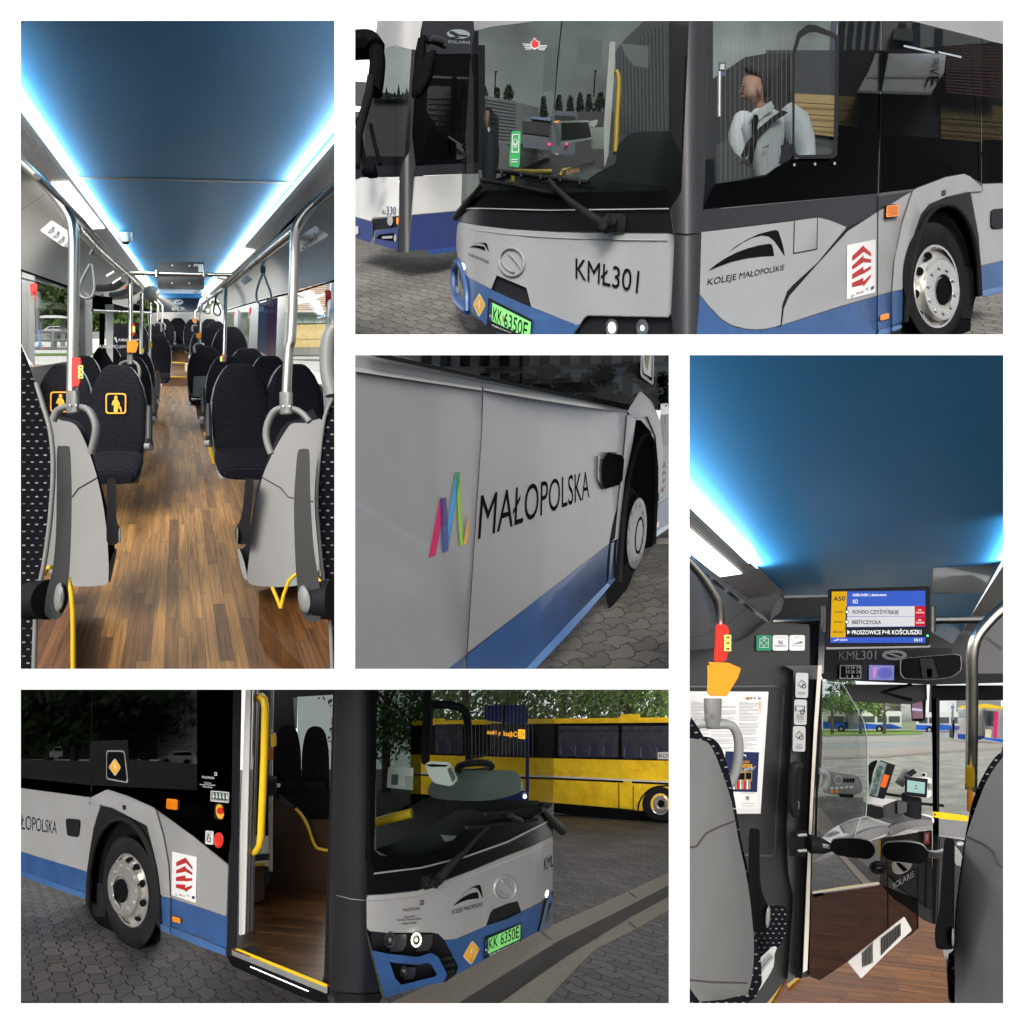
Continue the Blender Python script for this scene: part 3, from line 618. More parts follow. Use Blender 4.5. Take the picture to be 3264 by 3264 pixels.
# inside: dark cabin, dashboard, pole, ticket screen
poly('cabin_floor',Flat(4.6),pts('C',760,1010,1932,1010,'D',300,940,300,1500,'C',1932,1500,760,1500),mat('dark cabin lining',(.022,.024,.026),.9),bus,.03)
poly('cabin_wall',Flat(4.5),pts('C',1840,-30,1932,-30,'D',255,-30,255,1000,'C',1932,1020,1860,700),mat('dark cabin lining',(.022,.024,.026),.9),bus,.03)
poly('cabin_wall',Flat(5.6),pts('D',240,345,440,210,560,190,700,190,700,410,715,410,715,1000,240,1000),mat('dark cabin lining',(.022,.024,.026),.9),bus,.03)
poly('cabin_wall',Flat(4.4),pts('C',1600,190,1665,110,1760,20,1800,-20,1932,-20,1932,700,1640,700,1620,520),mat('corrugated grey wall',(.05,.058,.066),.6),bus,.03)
for k in range(14):poly('wall_rib',Flat(4.38),pts('C',1612+k*22,190-k*14,1618+k*22,186-k*14,1628+k*22,690,1622+k*22,690),mat('pale rib',(.11,.12,.13),.6),bus,.01)
ins=Flat(3.6)
poly('dashboard',Col([(1700,3.7),(1900,3.4),(2140,3.1)]),pts('C',1330,1055,1400,1000,1500,930,1600,880,1620,760,1680,700,1760,682,1940,680,'D',70,760,60,980,'C',1932,1080),mat('dashboard grey',(.045,.06,.062),.6),bus,.1,0,bev=.01)
poly('dashboard',fr,pts('C',720,1058,900,1030,1100,1000,1400,985,1700,1000,1900,1010,1932,1056),mat('dashboard dark',(.03,.035,.036),.6),bus,.1,-.25)
poly('inner_pillar',Flat(3.9),pts('C',1568,130,1602,128,1600,260,1560,825,1534,905,1532,640),WHITE,bus,.04)
tube('grab_pole',[P(*a,3.7)for a in sm(pts('C',1606,315,1620,345,1622,420,1612,600,1602,815),5,False)],.02,YEL,bus)
mon=poly('ticket_screen',Flat(3.45),rrect(pts('C',1256,618,1442,612,1462,728,1240,768,1232,640),.06),WHITE,bus,.06,bev=.004)
poly('screen_glass',Flat(3.45),pts('C',1268,628,1436,624,1456,716,1268,736),BLACK,mon,.003,.004);poly('screen_side',Flat(3.45),pts('C',1228,642,1252,634,1270,742,1244,766),mat('pale grey plastic',(.42,.46,.44),.5),mon,.02,.004,bev=.003)
poly('ticket_box',Flat(3.5),rrect(pts('C',1452,658,1536,655,1532,790,1452,790),.08),mat('pale grey plastic',(.42,.46,.44),.5),bus,.08,bev=.004);poly('ticket_box',Flat(3.5),pts('C',1448,618,1495,608,1488,640,1470,656,1450,650),WHITE,bus,.04)
tube('grab_rail',[P(*a,4.1)for a in sm(pts('C',968,1000,975,950,1000,930,1100,932,1210,930),4,False)],.02,YEL,bus)
tube('grab_rail',[P(*a,4.1)for a in pts('C',1260,960,1280,925,1400,915)],.02,YEL,bus)
poly('paper_roll',Flat(3.5),pts('C',1300,920,1378,905,1385,930,1300,955),ORANGE,bus,.04);poly('papers',Flat(3.6),pts('C',1270,925,1370,892,1480,865,1480,905,1550,925,1440,990,1330,985),mat('pale paper',(.40,.42,.40),.7),bus,.02)
for q in (pts('C',1168,165,1272,168,1230,430,1155,440),pts('C',1380,105,1525,122,1515,272,1360,262),pts('C',1636,140,1808,155,1805,290,1720,280,1660,210)):poly('sun_blind',Flat(3.9),q,mat('pale blind',(.16,.19,.18),.6),bus,.01)
# driver
dr=thing('person','driver in white shirt, black tie and shoulder strap at the bus side window','person',P(*px('D',550,900),3.45))
D0=3.42
def blob(v,lst,dep,m,par,name,n=20,asp=1.0):
 rings=[]
 for x,y,hw,hd in lst:
  X,Y=px(v,x,y);hw=hw/VIEWS[v][2]
  rings.append([P(X+hw*math.cos(t),Y,dep+hd*math.sin(t))for t in [2*math.pi*k/n for k in range(n)]])
 bm=loft_bm(rings); return obj(name,bm,m,par,ang=70)
body=blob('D',[(560,900,75,.10),(555,800,95,.12),(548,700,118,.13),(545,620,140,.13),(560,560,132,.12),(560,530,85,.09),(545,505,52,.07)],D0,SHIRT,dr,'torso')
hd=blob('D',[(530,520,40,.055),(528,480,44,.06),(505,470,48,.06),(492,450,70,.075),(492,425,80,.085),(495,395,84,.09),(500,365,82,.09),(508,335,80,.088),(512,310,70,.07)],D0,SKIN,dr,'head')
blob('D',[(404,408,5,.015),(408,413,9,.02),(420,412,14,.025),(430,385,8,.02)],D0-.01,SKIN,hd,'nose',10)
poly('eye',Flat(D0-.075),ell(*px('D',430,378),5,2.2,0,12),INK,hd,.004);poly('eyebrow',Flat(D0-.08),pts('D',418,366,428,360,448,364,448,368,428,364,418,370),HAIR,hd,.003);poly('mouth',Flat(D0-.07),pts('D',414,432,432,430,440,434,428,440,414,438),mat('lips',(.25,.08,.07),.6),hd,.004)
blob('D',[(526,430,6,.02),(524,410,13,.03),(526,385,15,.03),(530,375,9,.02)],D0-.08,SKIN,hd,'ear',10)
hr=blob('D',[(560,440,22,.07),(556,400,38,.09),(548,360,50,.095),(545,325,62,.1),(524,298,78,.105),(508,276,80,.1),(502,256,66,.08),(508,243,40,.05)],D0+.01,HAIR,dr,'hair')
poly('collar',Flat(D0-.13),pts('D',490,535,590,462,612,500,520,580,500,560),SHIRT,dr,.015,bev=.003);poly('collar',Flat(D0-.13),pts('D',488,520,496,540,480,570,466,560),SHIRT,dr,.015,bev=.003)
poly('tie',Flat(D0-.145),pts('D',488,545,510,540,520,570,512,600,505,720,480,830,455,800,482,690,478,585),INK,dr,.012,bev=.002)
poly('shoulder_strap',Flat(D0-.15),pts('D',655,515,690,530,600,590,540,650,480,720,438,800,415,780,450,700,520,620,590,560),PLAST,dr,.01,bev=.002)
koleje(Flat(D0-.16),homog(pts('D',535,715,580,715,580,740,535,740)),dr,INK,0)
aL=obj('arm',tube_bm([P(*px('D',x,y),d)for x,y,d in ((668,545,D0-.02),(735,600,D0-.06),(775,700,D0-.1),(795,820,D0-.12),(640,900,D0-.2))],[.075,.08,.07,.06,.045],16),SHIRT,dr)
obj('arm',tube_bm([P(*px('D',x,y),d)for x,y,d in ((430,570,D0+.02),(398,650,D0+.02),(395,740,D0),(430,840,D0-.1))],[.07,.065,.055,.045],16),SHIRT,dr)
poly('driver_seat',Flat(3.75),rrect(pts('D',585,330,700,190,705,500,760,760,620,900,480,900,500,600),.2),PLAST,bus,.1,bev=.01)
poly('partition',Flat(3.3),pts('D',272,720,340,685,380,760,478,850,476,910,282,940),mat('smoked partition',(.05,.055,.06),.5),bus,.02)
# ---- white and blue bus on the left
b2=thing('city_bus','white and dark blue bus parked beside the silver one, its black mirror arm in front','bus',S2.p(-5,-1.6,6.4))
fb=Col([(1110,6.9),(1132,6.7),(1200,6.35),(1240,6.15),(1275,6.02),(1300,6.0)]);sb=Vert(3100,1318,6.0)
poly('windscreen',fb,pts('C',108,200,250,150,360,182,352,430,330,800,285,890,60,890,62,600,90,330),GLW,b2,.02,.02)
poly('roof_panel',fb,pts('C',140,-20,420,-20,378,180,250,158,112,195,130,60),SILVER,b2,.03,.0)
poly('front_panel',fb,pts('C',-20,975,20,965,272,962,268,1200,110,1212,95,1232,-20,1200),WHITE,b2,.05,bev=.01)
poly('glass_border',fb,pts('C',60,835,320,835,300,895,285,955,60,955,-20,985,-20,900),BLACK,b2,.03,.01)
poly('blue_band',fb,pts('C',-20,1205,95,1236,108,1245,112,1320,95,1368,-20,1330),NAVY,b2,.05,.01,bev=.01)
poly('lamp_housing',fb,pts('C',105,1225,268,1205,262,1280,120,1290,110,1340,100,1290),PLAST,b2,.05,-.02)
hx=px('C',215,1230);poly('headlamp',fb,ell(*hx,9,17,0,20),CHROME,b2,.01,.02);poly('marker_lamp',fb,ell(*px('C',260,1232),4,12,0,16),ORANGE,b2,.01,.02)
obj('lamp_surround',ring_bm(fb,pts('C',128,1290,265,1272,262,1412,112,1375),pts('C',150,1318,240,1306,238,1362,130,1342),.04,.03),NAVY,b2)
poly('lamp_housing',fb,pts('C',125,1290,262,1275,255,1400,120,1372),PLAST,b2,.04,-.01);poly('headlamp',fb,pts('C',165,1328,228,1325,228,1340,168,1342),CHROME,b2,.01,.03);poly('headlamp',fb,ell(*px('C',246,1338),4,12,0,16),CHROME,b2,.01,.04)
poly('corner_pillar',Col([(1255,6.1),(1290,5.98),(1325,6.02)],10),pts('C',378,180,368,400,350,700,372,890,362,960,345,1200,330,1425,255,1425,272,1200,274,962,290,890,335,800,352,430),GRAPH,b2,.05,.03,bev=.01)
poly('side_panel',sb,pts('C',364,960,760,940,760,1160,348,1196),WHITE,b2,.04,bev=.004);poly('blue_band',sb,pts('C',348,1198,760,1162,760,1380,440,1410,330,1418),NAVY,b2,.04)
poly('sill',sb,pts('C',440,1412,760,1378,760,1402,455,1440),mat('navy sill',(.02,.06,.25),.4),b2,.04,.02);poly('dark_trim',sb,pts('C',370,895,760,875,760,940,366,956),GRAPH,b2,.04,.004)
poly('roof_panel',sb,pts('C',415,-20,760,-20,760,200,520,205,385,185,400,80),GRAPH,b2,.04,.004)
poly('side_window',sb,pts('C',380,190,760,205,760,875,372,892,350,700,368,400),GL,b2,.01,.0)
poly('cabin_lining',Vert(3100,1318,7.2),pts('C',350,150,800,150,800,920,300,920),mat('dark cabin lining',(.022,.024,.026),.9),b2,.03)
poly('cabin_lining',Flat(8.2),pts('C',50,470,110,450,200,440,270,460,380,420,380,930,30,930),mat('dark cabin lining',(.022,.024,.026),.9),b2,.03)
for q in (pts('C',475,338,600,345,598,356,475,352),pts('C',625,345,700,348,700,360,625,358)):poly('far_window',Flat(7.0),q,emis('daylight through far window',(.55,.57,.56),.9),b2,.01)
def lattice(q,nx,ny,su,m,par):
 H=homog(q)
 for i in range(nx+1):poly('frame_bar',su,[H(i/nx-.006,0),H(i/nx+.006,0),H(i/nx+.006,1),H(i/nx-.006,1)],m,par,.01,.01)
 for i in range(ny+1):poly('frame_bar',su,[H(0,i/ny-.006),H(1,i/ny-.006),H(1,i/ny+.006),H(0,i/ny+.006)],m,par,.01,.01)
FW=Flat(6.9)
poly('far_window',FW,pts('C',448,400,590,405,592,700,500,640,440,560),mat('blue grey glazing',(.05,.07,.09),.3),b2,.01)
poly('far_window',FW,pts('C',620,400,700,400,700,720,620,700),mat('blue grey glazing',(.05,.07,.09),.3),b2,.01)
lattice(pts('C',450,480,590,480,590,660,450,640),6,5,FW,mat('grey frame bars',(.12,.13,.14),.6),b2)
poly('window_post',FW,pts('C',592,350,625,350,615,712,585,705),PLAST,b2,.03,.02)
poly('red_banner',FW,pts('C',662,488,682,488,672,716,650,714),RED,b2,.01,.02);poly('roadside_green',FW,pts('C',625,560,660,560,655,700,620,690),LEAFS[1],b2,.01,.01)
poly('dashboard',Flat(6.5),sm(pts('C',440,720,480,640,520,700,600,740,665,790,665,850,430,850),4),PLAST,b2,.2)
poly('steering_wheel',Flat(6.4),bar(px('C',545,695),px('C',660,770),6),PLAST,b2,.03)
poly('emblem',sb,ell(*px('C',637,82),37,15,3,30),mat('pale blue print',(.28,.33,.38),.5,noise=0),b2,.003,.01)
poly('emblem',sb,pts('C',575,66,600,62,640,84,690,88,700,98,650,96,620,90,585,80),GRAPH,b2,.002,.013)
poly('emblem',sb,pts('C',590,100,620,98,600,84,612,82,650,106,590,106),GRAPH,b2,.002,.013)
text('SOLARIS',sb,pts('C',572,120,708,127,708,145,570,137),mat('pale blue print',(.28,.33,.38),.5),b2,.012)
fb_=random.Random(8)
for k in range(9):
 x=118+k*25;h=fb_.uniform(30,120);poly('reflected_spruce',Flat(8.1),pts('C',x-14,470,x,470-h*.7,x+14,470),mat('reflected spruce green',(.008,.014,.008),.9,spec=0),b2,.05)  # dark spruce shapes stand in for reflections in this windscreen
poly('front_gap_cover',Flat(6.9),pts('C',40,870,420,870,420,985,40,985),MATTE,b2,.05)  # black plate added behind the front to cover gaps
text('BU',fb,pts('C',167,1166,190,1167,188,1190,167,1190),NAVY,b2,.02);text('330',fb,pts('C',192,1143,252,1145,250,1194,190,1194),NAVY,b2,.02)
ma=obj('mirror_housing',loft_bm([[P(*px('C',x+w*math.cos(t),y),5.55+h*math.sin(t))for t in [2*math.pi*k/16 for k in range(16)]]for x,y,w,h in ((425,88,14,.04),(412,110,26,.07),(402,200,34,.09),(398,300,36,.09),(385,400,36,.09),(375,440,26,.06))]),MATTE,b2)
obj('mirror_housing',loft_bm([[P(*px('C',x+w*math.cos(t),y),5.35+h*math.sin(t))for t in [2*math.pi*k/16 for k in range(16)]]for x,y,w,h in ((485,180,12,.04),(468,198,32,.08),(450,260,42,.1),(435,330,48,.11),(408,400,52,.12),(385,450,38,.1),(375,478,24,.06))]),MATTE,b2)
obj('mirror_arm',tube_bm([P(*px('C',x,y),5.5)for x,y in ((440,130),(470,115),(500,120))],.03,8),MATTE,b2)
obj('mirror_housing',loft_bm([[P(*px('C',x,y+w*math.sin(t)),5.4+w*.004*math.cos(t))for t in [2*math.pi*k/14 for k in range(14)]]for x,y,w in ((455,120,14),(475,118,28),(510,125,34),(545,138,38),(562,145,26))]),BLACK,b2)
# mirror loop and wipers at the far left
obj('mirror_arm',tube_bm([P(*px('C',x,y),6.1)for x,y in sm([(-20,152),(40,148),(95,150),(128,190),(138,260),(132,340),(118,440)],4,False)],[.14]*12+[.1]*13,10),MATTE,b2)
for q in ((22,600,40,760,70,930),(10,610,25,750,60,900),(105,360,60,480,30,640),(95,640,120,760,155,885)):
 tube('wiper_arm',[P(*px('C',q[i],q[i+1]),6.05)for i in (0,2,4)],.025,MATTE,b2)
tube('wiper_blade',[P(*px('C',x,y),6.0)for x,y in ((100,350),(80,480),(50,580),(20,700),(5,900))],.05,RUBBER,b2)
tube('wiper_mount',[P(*px('C',x,y),5.95)for x,y in ((60,915),(90,930),(130,925))],.07,MATTE,b2)
poly('number_plate',fb,pts('C',-20,1255,20,1268,20,1310,-20,1330),mat('pale plate',(.5,.52,.5),.5),b2,.02,.03)
# third vehicle at the far left and a hall behind
b3=thing('city_bus','white and black bus partly seen at the far left edge behind the mirror arm','bus',S2.p(-9,-1.6,9))
poly('body',Flat(9),pts('C',-20,330,110,350,110,900,-20,900),WHITE,b3,.3);poly('side_window',Flat(9),pts('C',-20,372,75,378,72,520,-20,515),BLACK,b3,.02,.02)
poly('dark_trim',Flat(9),pts('C',-20,560,70,560,70,620,-20,640),BLACK,b3,.02,.02)
# ---- reflections in the bus glass, built as solid things behind it
hall=thing('warehouse','low pale metal hall with dark gate reflected in the windscreen at the left, built behind it','building',P(*px('C',850,700),9));fz=Pl((*px('C',700,450),8.5),(*px('C',1000,500),10),(*px('C',700,700),8.5))
mh=mat('pale metal wall',(.5,.52,.52),.6);poly('wall',fz,pts('C',705,450,730,447,990,500,1130,535,1130,760,980,760,705,735),mh,hall,.5)
for k in range(12):poly('wall_joint',fz,pts('C',700,465+k*22,990,515+k*20,990,517+k*20,700,467+k*22),mat('wall joint',(.2,.21,.21),.7),hall,.02,.02)
gt=poly('gate',fz,pts('C',742,518,850,560,886,600,880,740,745,720),mat('dark gate',(.015,.03,.03),.5),hall,.05,.05)
for k in range(5):poly('gate_bar',fz,pts('C',745,560+k*34,880,595+k*30,880,600+k*30,745,565+k*34),mat('green grey bar',(.07,.12,.11),.5),gt,.02,.12)
wl=thing('low_wall','dark reflected yard edge behind the ticket screen, below the far trees','wall',P(*px('C',1200,900),8));poly('panel',Flat(11.5),pts('C',700,735,980,760,1250,560,1560,560,1932,560,1932,1100,740,1100),mat('wet dark asphalt',(.035,.036,.038),.6),wl,.3)
poly('panel',Flat(11.4),pts('C',700,745,900,750,1000,800,1200,830,1100,880,800,1000,700,1040),mat('mid asphalt',(.17,.17,.17),.7),wl,.05)
MB_=mat('dark blue coachwork',(.012,.02,.07),.4)
for q,l,d in (((980,585,1215,600,1205,800,985,775),'dark blue bus side on, reflected in the windscreen beside the warehouse',10.2),((1215,552,1370,560,1350,830,1205,820),'dark blue bus with red tail lights reflected in the windscreen',9.6)):
 v=thing('city_bus',l,'bus',P(*px('C',q[0],q[7]),d));fz=Flat(d);poly('body',fz,rrect(pts('C',*q),.06),MB_,v,.5,bev=.03)
 poly('side_window',fz,pts('C',q[0]+15,q[1]+30,q[2]-12,q[3]+30,q[2]-20,q[3]+110,q[0]+18,q[1]+100),BLACK,v,.02,.02)
 if d<10:
  for x,y in ((1196,760),(1300,757)):poly('tail_light',fz,ell(*px('C',x,y),5,5,0,14),emis('red tail light',(1,.02,.08),6),v,.02,.06)
  poly('number_plate',fz,pts('C',1232,815,1252,815,1252,826,1232,826),mat('pale plate',(.5,.52,.5),.5),v,.02,.04);poly('orange_sign',fz,pts('C',1226,618,1262,614,1262,628,1226,630),emis('orange sign',(1,.42,.03),2.0),v,.02,.04)
 else :poly('roof_panel',fz,pts('C',1085,590,1210,600,1205,618,1090,604),mat('pale blue roof',(.10,.16,.35),.4),v,.02,.04)
for i,(x,y,h)in enumerate(((790,475,60),(875,475,50),(945,480,75),(1160,590,112),(1255,560,90),(1325,560,85),(1385,560,105),(1440,560,95),(1160,430,0),(1510,560,110))):
 if not h:continue
 d=16;X,Y=px('C',x,y);b=P(X,Y,d);hh=h/1.932/F*d;t=thing('conifer',('small rounded tree at the left end above the warehouse roof','thin small spruce above the warehouse roof','bushy dark tree above the warehouse gate end','slender spruce at the right end of the warehouse','spruce above the blue bus with tail lights','small spruce right of the glass seam','tall narrow spruce left of the ticket screen top','dark spruce over the ticket screen','x','broad dark tree left of the white inner pillar')[i],'tree',b,'conifers reflected in the windscreen');rnd=random.Random(i+5)
 tube('trunk',[b-Vector((0,0,.5)),b+Vector((0,0,hh*.95))],[.05,.01],BARK,t);bm=bmesh.new()
 wdt=.42 if i in (0,2,9)else .2
 for k in range(420):
  u=rnd.random()**.8;r=(1-u)*hh*wdt*(1 if i not in (0,2,9)else 1.2)*rnd.random()**.5+.02;a=rnd.uniform(0,6.28);p=b+Vector((math.cos(a)*r,math.sin(a)*r,hh*u));s_=.07
  bm.faces.new([bm.verts.new(p+Vector((rnd.uniform(-s_,s_),rnd.uniform(-s_,s_),rnd.uniform(-s_,s_))))for _ in range(3)])
 obj('crown',bm,LEAFS[0],t,smooth=False)
for i,(x,y0,y1)in enumerate(((862,315,455),(1475,310,470),(765,270,420))):
 m_=thing('lamp_post',('thin lamp post above the warehouse, reflected in the windscreen','lamp post right of the windscreen seam with a round head','thin mast near the left edge of the windscreen')[i],'lamp post',P(*px('C',x,y1),14),'lamp posts reflected in the windscreen');tube('pole',[P(*px('C',x-(6 if i else 4),y1),14),P(*px('C',x+4,y0),14)],.018,MATTE,m_)
 if i<2:poly('lamp_head',Flat(14),ell(*px('C',x+5,y0),5,3,0,12),MATTE,m_,.1)
 # person in a dark coat reflected in the windscreen, built behind it
pe=thing('person','man in a dark coat standing, reflected in the left part of the windscreen','person',P(*px('C',835,1090),7));pd=7.0
COAT=mat('dark navy coat',(.01,.013,.025),.8)
blob('C',[(820,1140,34,.14),(822,1000,38,.16),(830,900,52,.2),(835,800,54,.2),(834,720,46,.2),(828,670,40,.17),(822,655,18,.1)],pd,COAT,pe,'coat')
ph=blob('C',[(816,660,13,.07),(814,640,17,.09),(814,610,21,.11),(816,580,22,.12),(820,555,18,.1),(822,545,8,.06)],pd,SKIN,pe,'head');blob('C',[(832,620,8,.1),(828,590,16,.13),(824,560,22,.14),(822,540,18,.12),(820,532,8,.06)],pd+.04,HAIR,pe,'hair');blob('C',[(800,622,3,.03),(797,612,5,.04),(802,600,4,.03)],pd-.06,SKIN,ph,'nose',8)
poly('shirt',Flat(pd-.2),pts('C',812,662,828,655,832,672,822,690),SHIRT,pe,.02)
pe2=thing('person','person in a bright blue jacket at the left rim of the windscreen','person',P(*px('C',720,1090),7.1));blob('C',[(728,1000,12,.12),(724,960,18,.16),(724,850,22,.18),(728,740,18,.16),(730,690,10,.1)],7.1,mat('blue jacket',(.03,.12,.28),.8),pe2,'coat');blob('C',[(730,690,7,.07),(728,640,10,.1),(728,600,10,.1),(730,570,7,.08)],7.1,SKIN,pe2,'head')
# reflections in the side windows, built as buildings behind them
SB=thing('depot_building','depot wall with ochre panels and a white canopy reflected in the dark side windows','building',P(*px('D',1300,760),9));fz=Flat(9)
poly('wall',fz,pts('D',560,170,930,170,1240,170,1960,120,1960,800,560,800),mat('dark depot wall',(.03,.032,.04),.8),SB,.5)
OC=mat('ochre panel',(.30,.20,.08),.7)
for q in ((725,420,1100,440,1100,690,725,640),(1570,470,1960,500,1960,770,1570,740)):poly('ochre_panel',fz,pts('D',*q),OC,SB,.05,.05)
for k in range(3):poly('panel_joint',fz,pts('D',725,470+k*65,1100,490+k*68,1100,494+k*68,725,474+k*65),INK,SB,.01,.12);poly('panel_joint',fz,pts('D',1570,560+k*70,1960,590+k*70,1960,596+k*70,1570,566+k*70),INK,SB,.01,.12)
cn=poly('canopy',fz,pts('D',1195,190,1600,190,1590,300,1510,425,1088,412,1150,300),mat('white canopy',(.62,.62,.62),.6),SB,.6,.6);text('DRIVE',Flat(8.39),pts('D',1560,218,1560,375,1478,375,1530,218),INK,SB,.02);poly('canopy_gap',fz,pts('D',1222,175,1270,185,1228,412,1218,412),MATTE,cn,.1,.66);poly('canopy_edge',fz,pts('D',1088,400,1525,414,1512,430,1088,416),mat('canopy edge',(.25,.26,.26),.6),cn,.1,.66);poly('canopy_fold',fz,pts('D',1150,318,1590,318,1590,322,1150,322),mat('canopy edge',(.25,.26,.26),.6),cn,.01,.63)
for k in range(16):poly('red_slat',fz,pts('D',1600,150+k*17,1960,140+k*20,1960,152+k*20,1600,159+k*17),mat('red brown slat',(.16,.06,.05),.7),SB,.05,.3)
for q in ((1360,140,1535,178,1535,190,1355,150),(1555,176,1690,205,1690,216,1560,186)):poly('tube_lamp',fz,pts('D',*q),emis('cool tube lamp',(.9,.85,1),5),SB,.05,.7)
UB=thing('apartment_building','pale building with dark window strips above the depot, reflected in the side windows','building',P(*px('D',1200,170),13));fz=Flat(13);poly('wall',fz,pts('D',930,-30,1960,-30,1960,190,1195,190,930,190),mat('pale render',(.38,.38,.40),.8),UB,.5)
for k in range(6):poly('window',fz,pts('D',940+k*52,-20,975+k*50,-20,960+k*48,185,925+k*52,185),mat('office window',(.03,.045,.075),.3),UB,.05,.05)
for x in (1330,1410,1540):poly('window',fz,pts('D',x,10 if x<1500 else 45,x+42,10 if x<1500 else 50,x+42,185,x,185),mat('office window',(.03,.045,.075),.3),UB,.05,.05)
rl=poly('balcony',fz,pts('D',1296,45,1410,45,1410,120,1296,105),mat('balcony mesh',(.14,.15,.16),.6),UB,.5,.3)
poly('dark_floor',Flat(8),pts('D',240,690,1960,800,1960,1400,240,1400),mat('wet dark asphalt',(.035,.036,.038),.6),SB,.1)
st_=thing('bus_stop_sign','blue and white stop sign on a thin post seen left of the driver','sign',P(*px('D',305,560),5));poly('sign_plate',Flat(5),pts('D',286,240,331,240,329,320,285,318),NAVY,st_,.02,.01);poly('pictogram',Flat(5),pts('D',296,250,322,250,321,282,295,281),WHITE,st_,.01,.02);tube('post',[P(*px('D',292,300),5),P(*px('D',290,560),5)],.02,ALU,st_)
cs=emis('reflected grey clouds',(.2,.215,.21),1);n=cs.node_tree.nodes;nz=n.new('ShaderNodeTexNoise');nz.inputs['Scale'].default_value=.16;nz.inputs['Detail'].default_value=6;tc=n.new('ShaderNodeTexCoord');cr=n.new('ShaderNodeValToRGB');cr.color_ramp.elements[0].position=.3;cr.color_ramp.elements[0].color=(.09,.10,.10,1);cr.color_ramp.elements[1].position=.7;cr.color_ramp.elements[1].color=(.34,.37,.36,1)  # glowing cloud sheets stand in for sky reflected in the glass
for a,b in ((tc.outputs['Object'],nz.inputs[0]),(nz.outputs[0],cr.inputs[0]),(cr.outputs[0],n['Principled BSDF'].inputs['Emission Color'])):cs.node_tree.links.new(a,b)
tag(poly('reflected_sky',Flat(41),pts('C',108,160,376,160,376,520,90,520),cs,None,.1),'glowing grey sheet standing for sky reflected in the left bus windscreen','sky',kind='structure')
tag(poly('reflected_sky',Flat(40),pts('C',742,-20,'D',1300,-20,1300,700,'C',742,760),cs,None,.1),'glowing grey sheet standing for clouds reflected in the bus glass','sky',kind='structure')
# ================================================================ PANEL 4 : the same bus from its other front corner, door open; yellow bus behind
PANEL=4
random.seed(4)
PAVE4=paving('dark grey interlocking paving','6f6c69','585655','222120',.19,.11,.95,.012)
g4=ground('ground',S4,-1.6,-12,14,2.6,60,PAVE4);tag(g4,'dark wet block paving around the bus with the open door','ground',kind='structure')
CONC=mat('concrete',(.30,.27,.215),.85,0,0,.12,30,.3,90)
def grate(name,rot):
 m=paving(name,'0a0a0a','101010','3a332e',.05,.018,rot,0);
 for n in m.node_tree.nodes:
  if n.type=='TEX_BRICK':n.inputs['Mortar Size'].default_value=.006
 return m
def onground(name,q,m,lift,label=None,cat=None,kind=None,S=S4,z=-1.6):
 o=ground_poly(name,S,z,q,m,None,lift,.003);tag(o,label,cat,None,kind); return o
onground('drain_kerb',pts('G',250,1850,640,1660,1170,1400,1520,1250,1700,1165,1960,1045,1960,1260,1932,1275,1760,1375,1500,1505,1300,1710,1190,1830,1150,1900),CONC,.004,kind='structure')
onground('drain_grate',pts('G',690,1835,1000,1640,1300,1455,1520,1345,1700,1255,1960,1118,1960,1180,1720,1310,1540,1420,1340,1545,1130,1690,930,1835),grate('cast iron grate',.62),.009,'long dark iron drain grate between two pale concrete kerbs','drain grate')
for q in (pts('G',1190,1400,1250,1450),pts('G',1700,1175,1745,1205),pts('G',1455,1415,1525,1440),pts('G',1700,1345,1745,1385)):
 onground('joint',bar(q[0],q[1],1.6),mat('dark joint',(.05,.045,.04),.9),.013,kind='structure')
sd=Vert(-820,1077,2.69);sd4=sd
fr=Col([(1150,2.62),(1171,2.60),(1250,2.68),(1350,2.83),(1450,3.03),(1550,3.3),(1650,3.66),(1720,4.02),(1764,4.45)])
bus=thing('city_bus','silver and blue bus with its front door standing open, seen from the door side','bus',S4.p(0,-1.6,3.2),'silver and blue buses')
# side, rear to front
poly('side_window',sd,pts('F',-20,-20,438,-20,432,664,-20,600),GL,bus,.01,.004);poly('side_window',sd,pts('F',441,-20,1308,-20,1296,900,1280,1078,1060,900,838,740,820,725,660,655,530,616,432,664),GL,bus,.01,.004)
poly('dark_trim',sd,pts('F',-20,540,434,590,432,664,-20,606),BLACK,bus,.02,-.012);poly('dark_trim',sd,pts('F',441,590,1085,620,1085,-20,1308,-20,1296,900,1280,1078,1060,900,838,740,820,725,660,655,530,616,432,664),BLACK,bus,.02,-.012)
poly('panel_seam',sd,pts('F',437,-20,441,-20,434,664,430,664),MATTE,bus,.002,.012)
poly('side_panel',sd,pts('F',-20,604,432,664,420,702,490,718,450,850,432,960,408,1121,-20,990),SILVER,bus,.03,.003,bev=.005)
poly('blue_band',sd,pts('F',-20,992,410,1122,398,1258,355,1246,-20,1112),BLUE,bus,.03,.002);poly('sill',sd,pts('F',-20,1106,360,1240,400,1258,396,1290,360,1278,-20,1142),BLUE_L,bus,.06,.02,bev=.01)
poly('arch_cover',sd,pts('F',418,702,432,664,530,614,660,655,820,725,835,745,880,900,912,1080,922,1280,858,1272,848,1150,820,1000,775,838,560,728,497,712,488,720),SILVER,bus,.05,.028,bev=.01)
poly('arch_cover',sd,pts('F',858,1274,922,1283,922,1470,900,1500,860,1480,862,1440),BLUE,bus,.05,.026,bev=.006);poly('sill',sd,pts('F',858,1438,922,1462,918,1505,860,1482),BLUE_L,bus,.06,.034,bev=.008)
poly('wheel_well',sd,pts('F',495,715,560,728,775,838,820,1000,848,1150,858,1272,862,1540,600,1600,440,1400,398,1300,408,1121,432,960,450,850),MATTE,bus,.5,-.14)
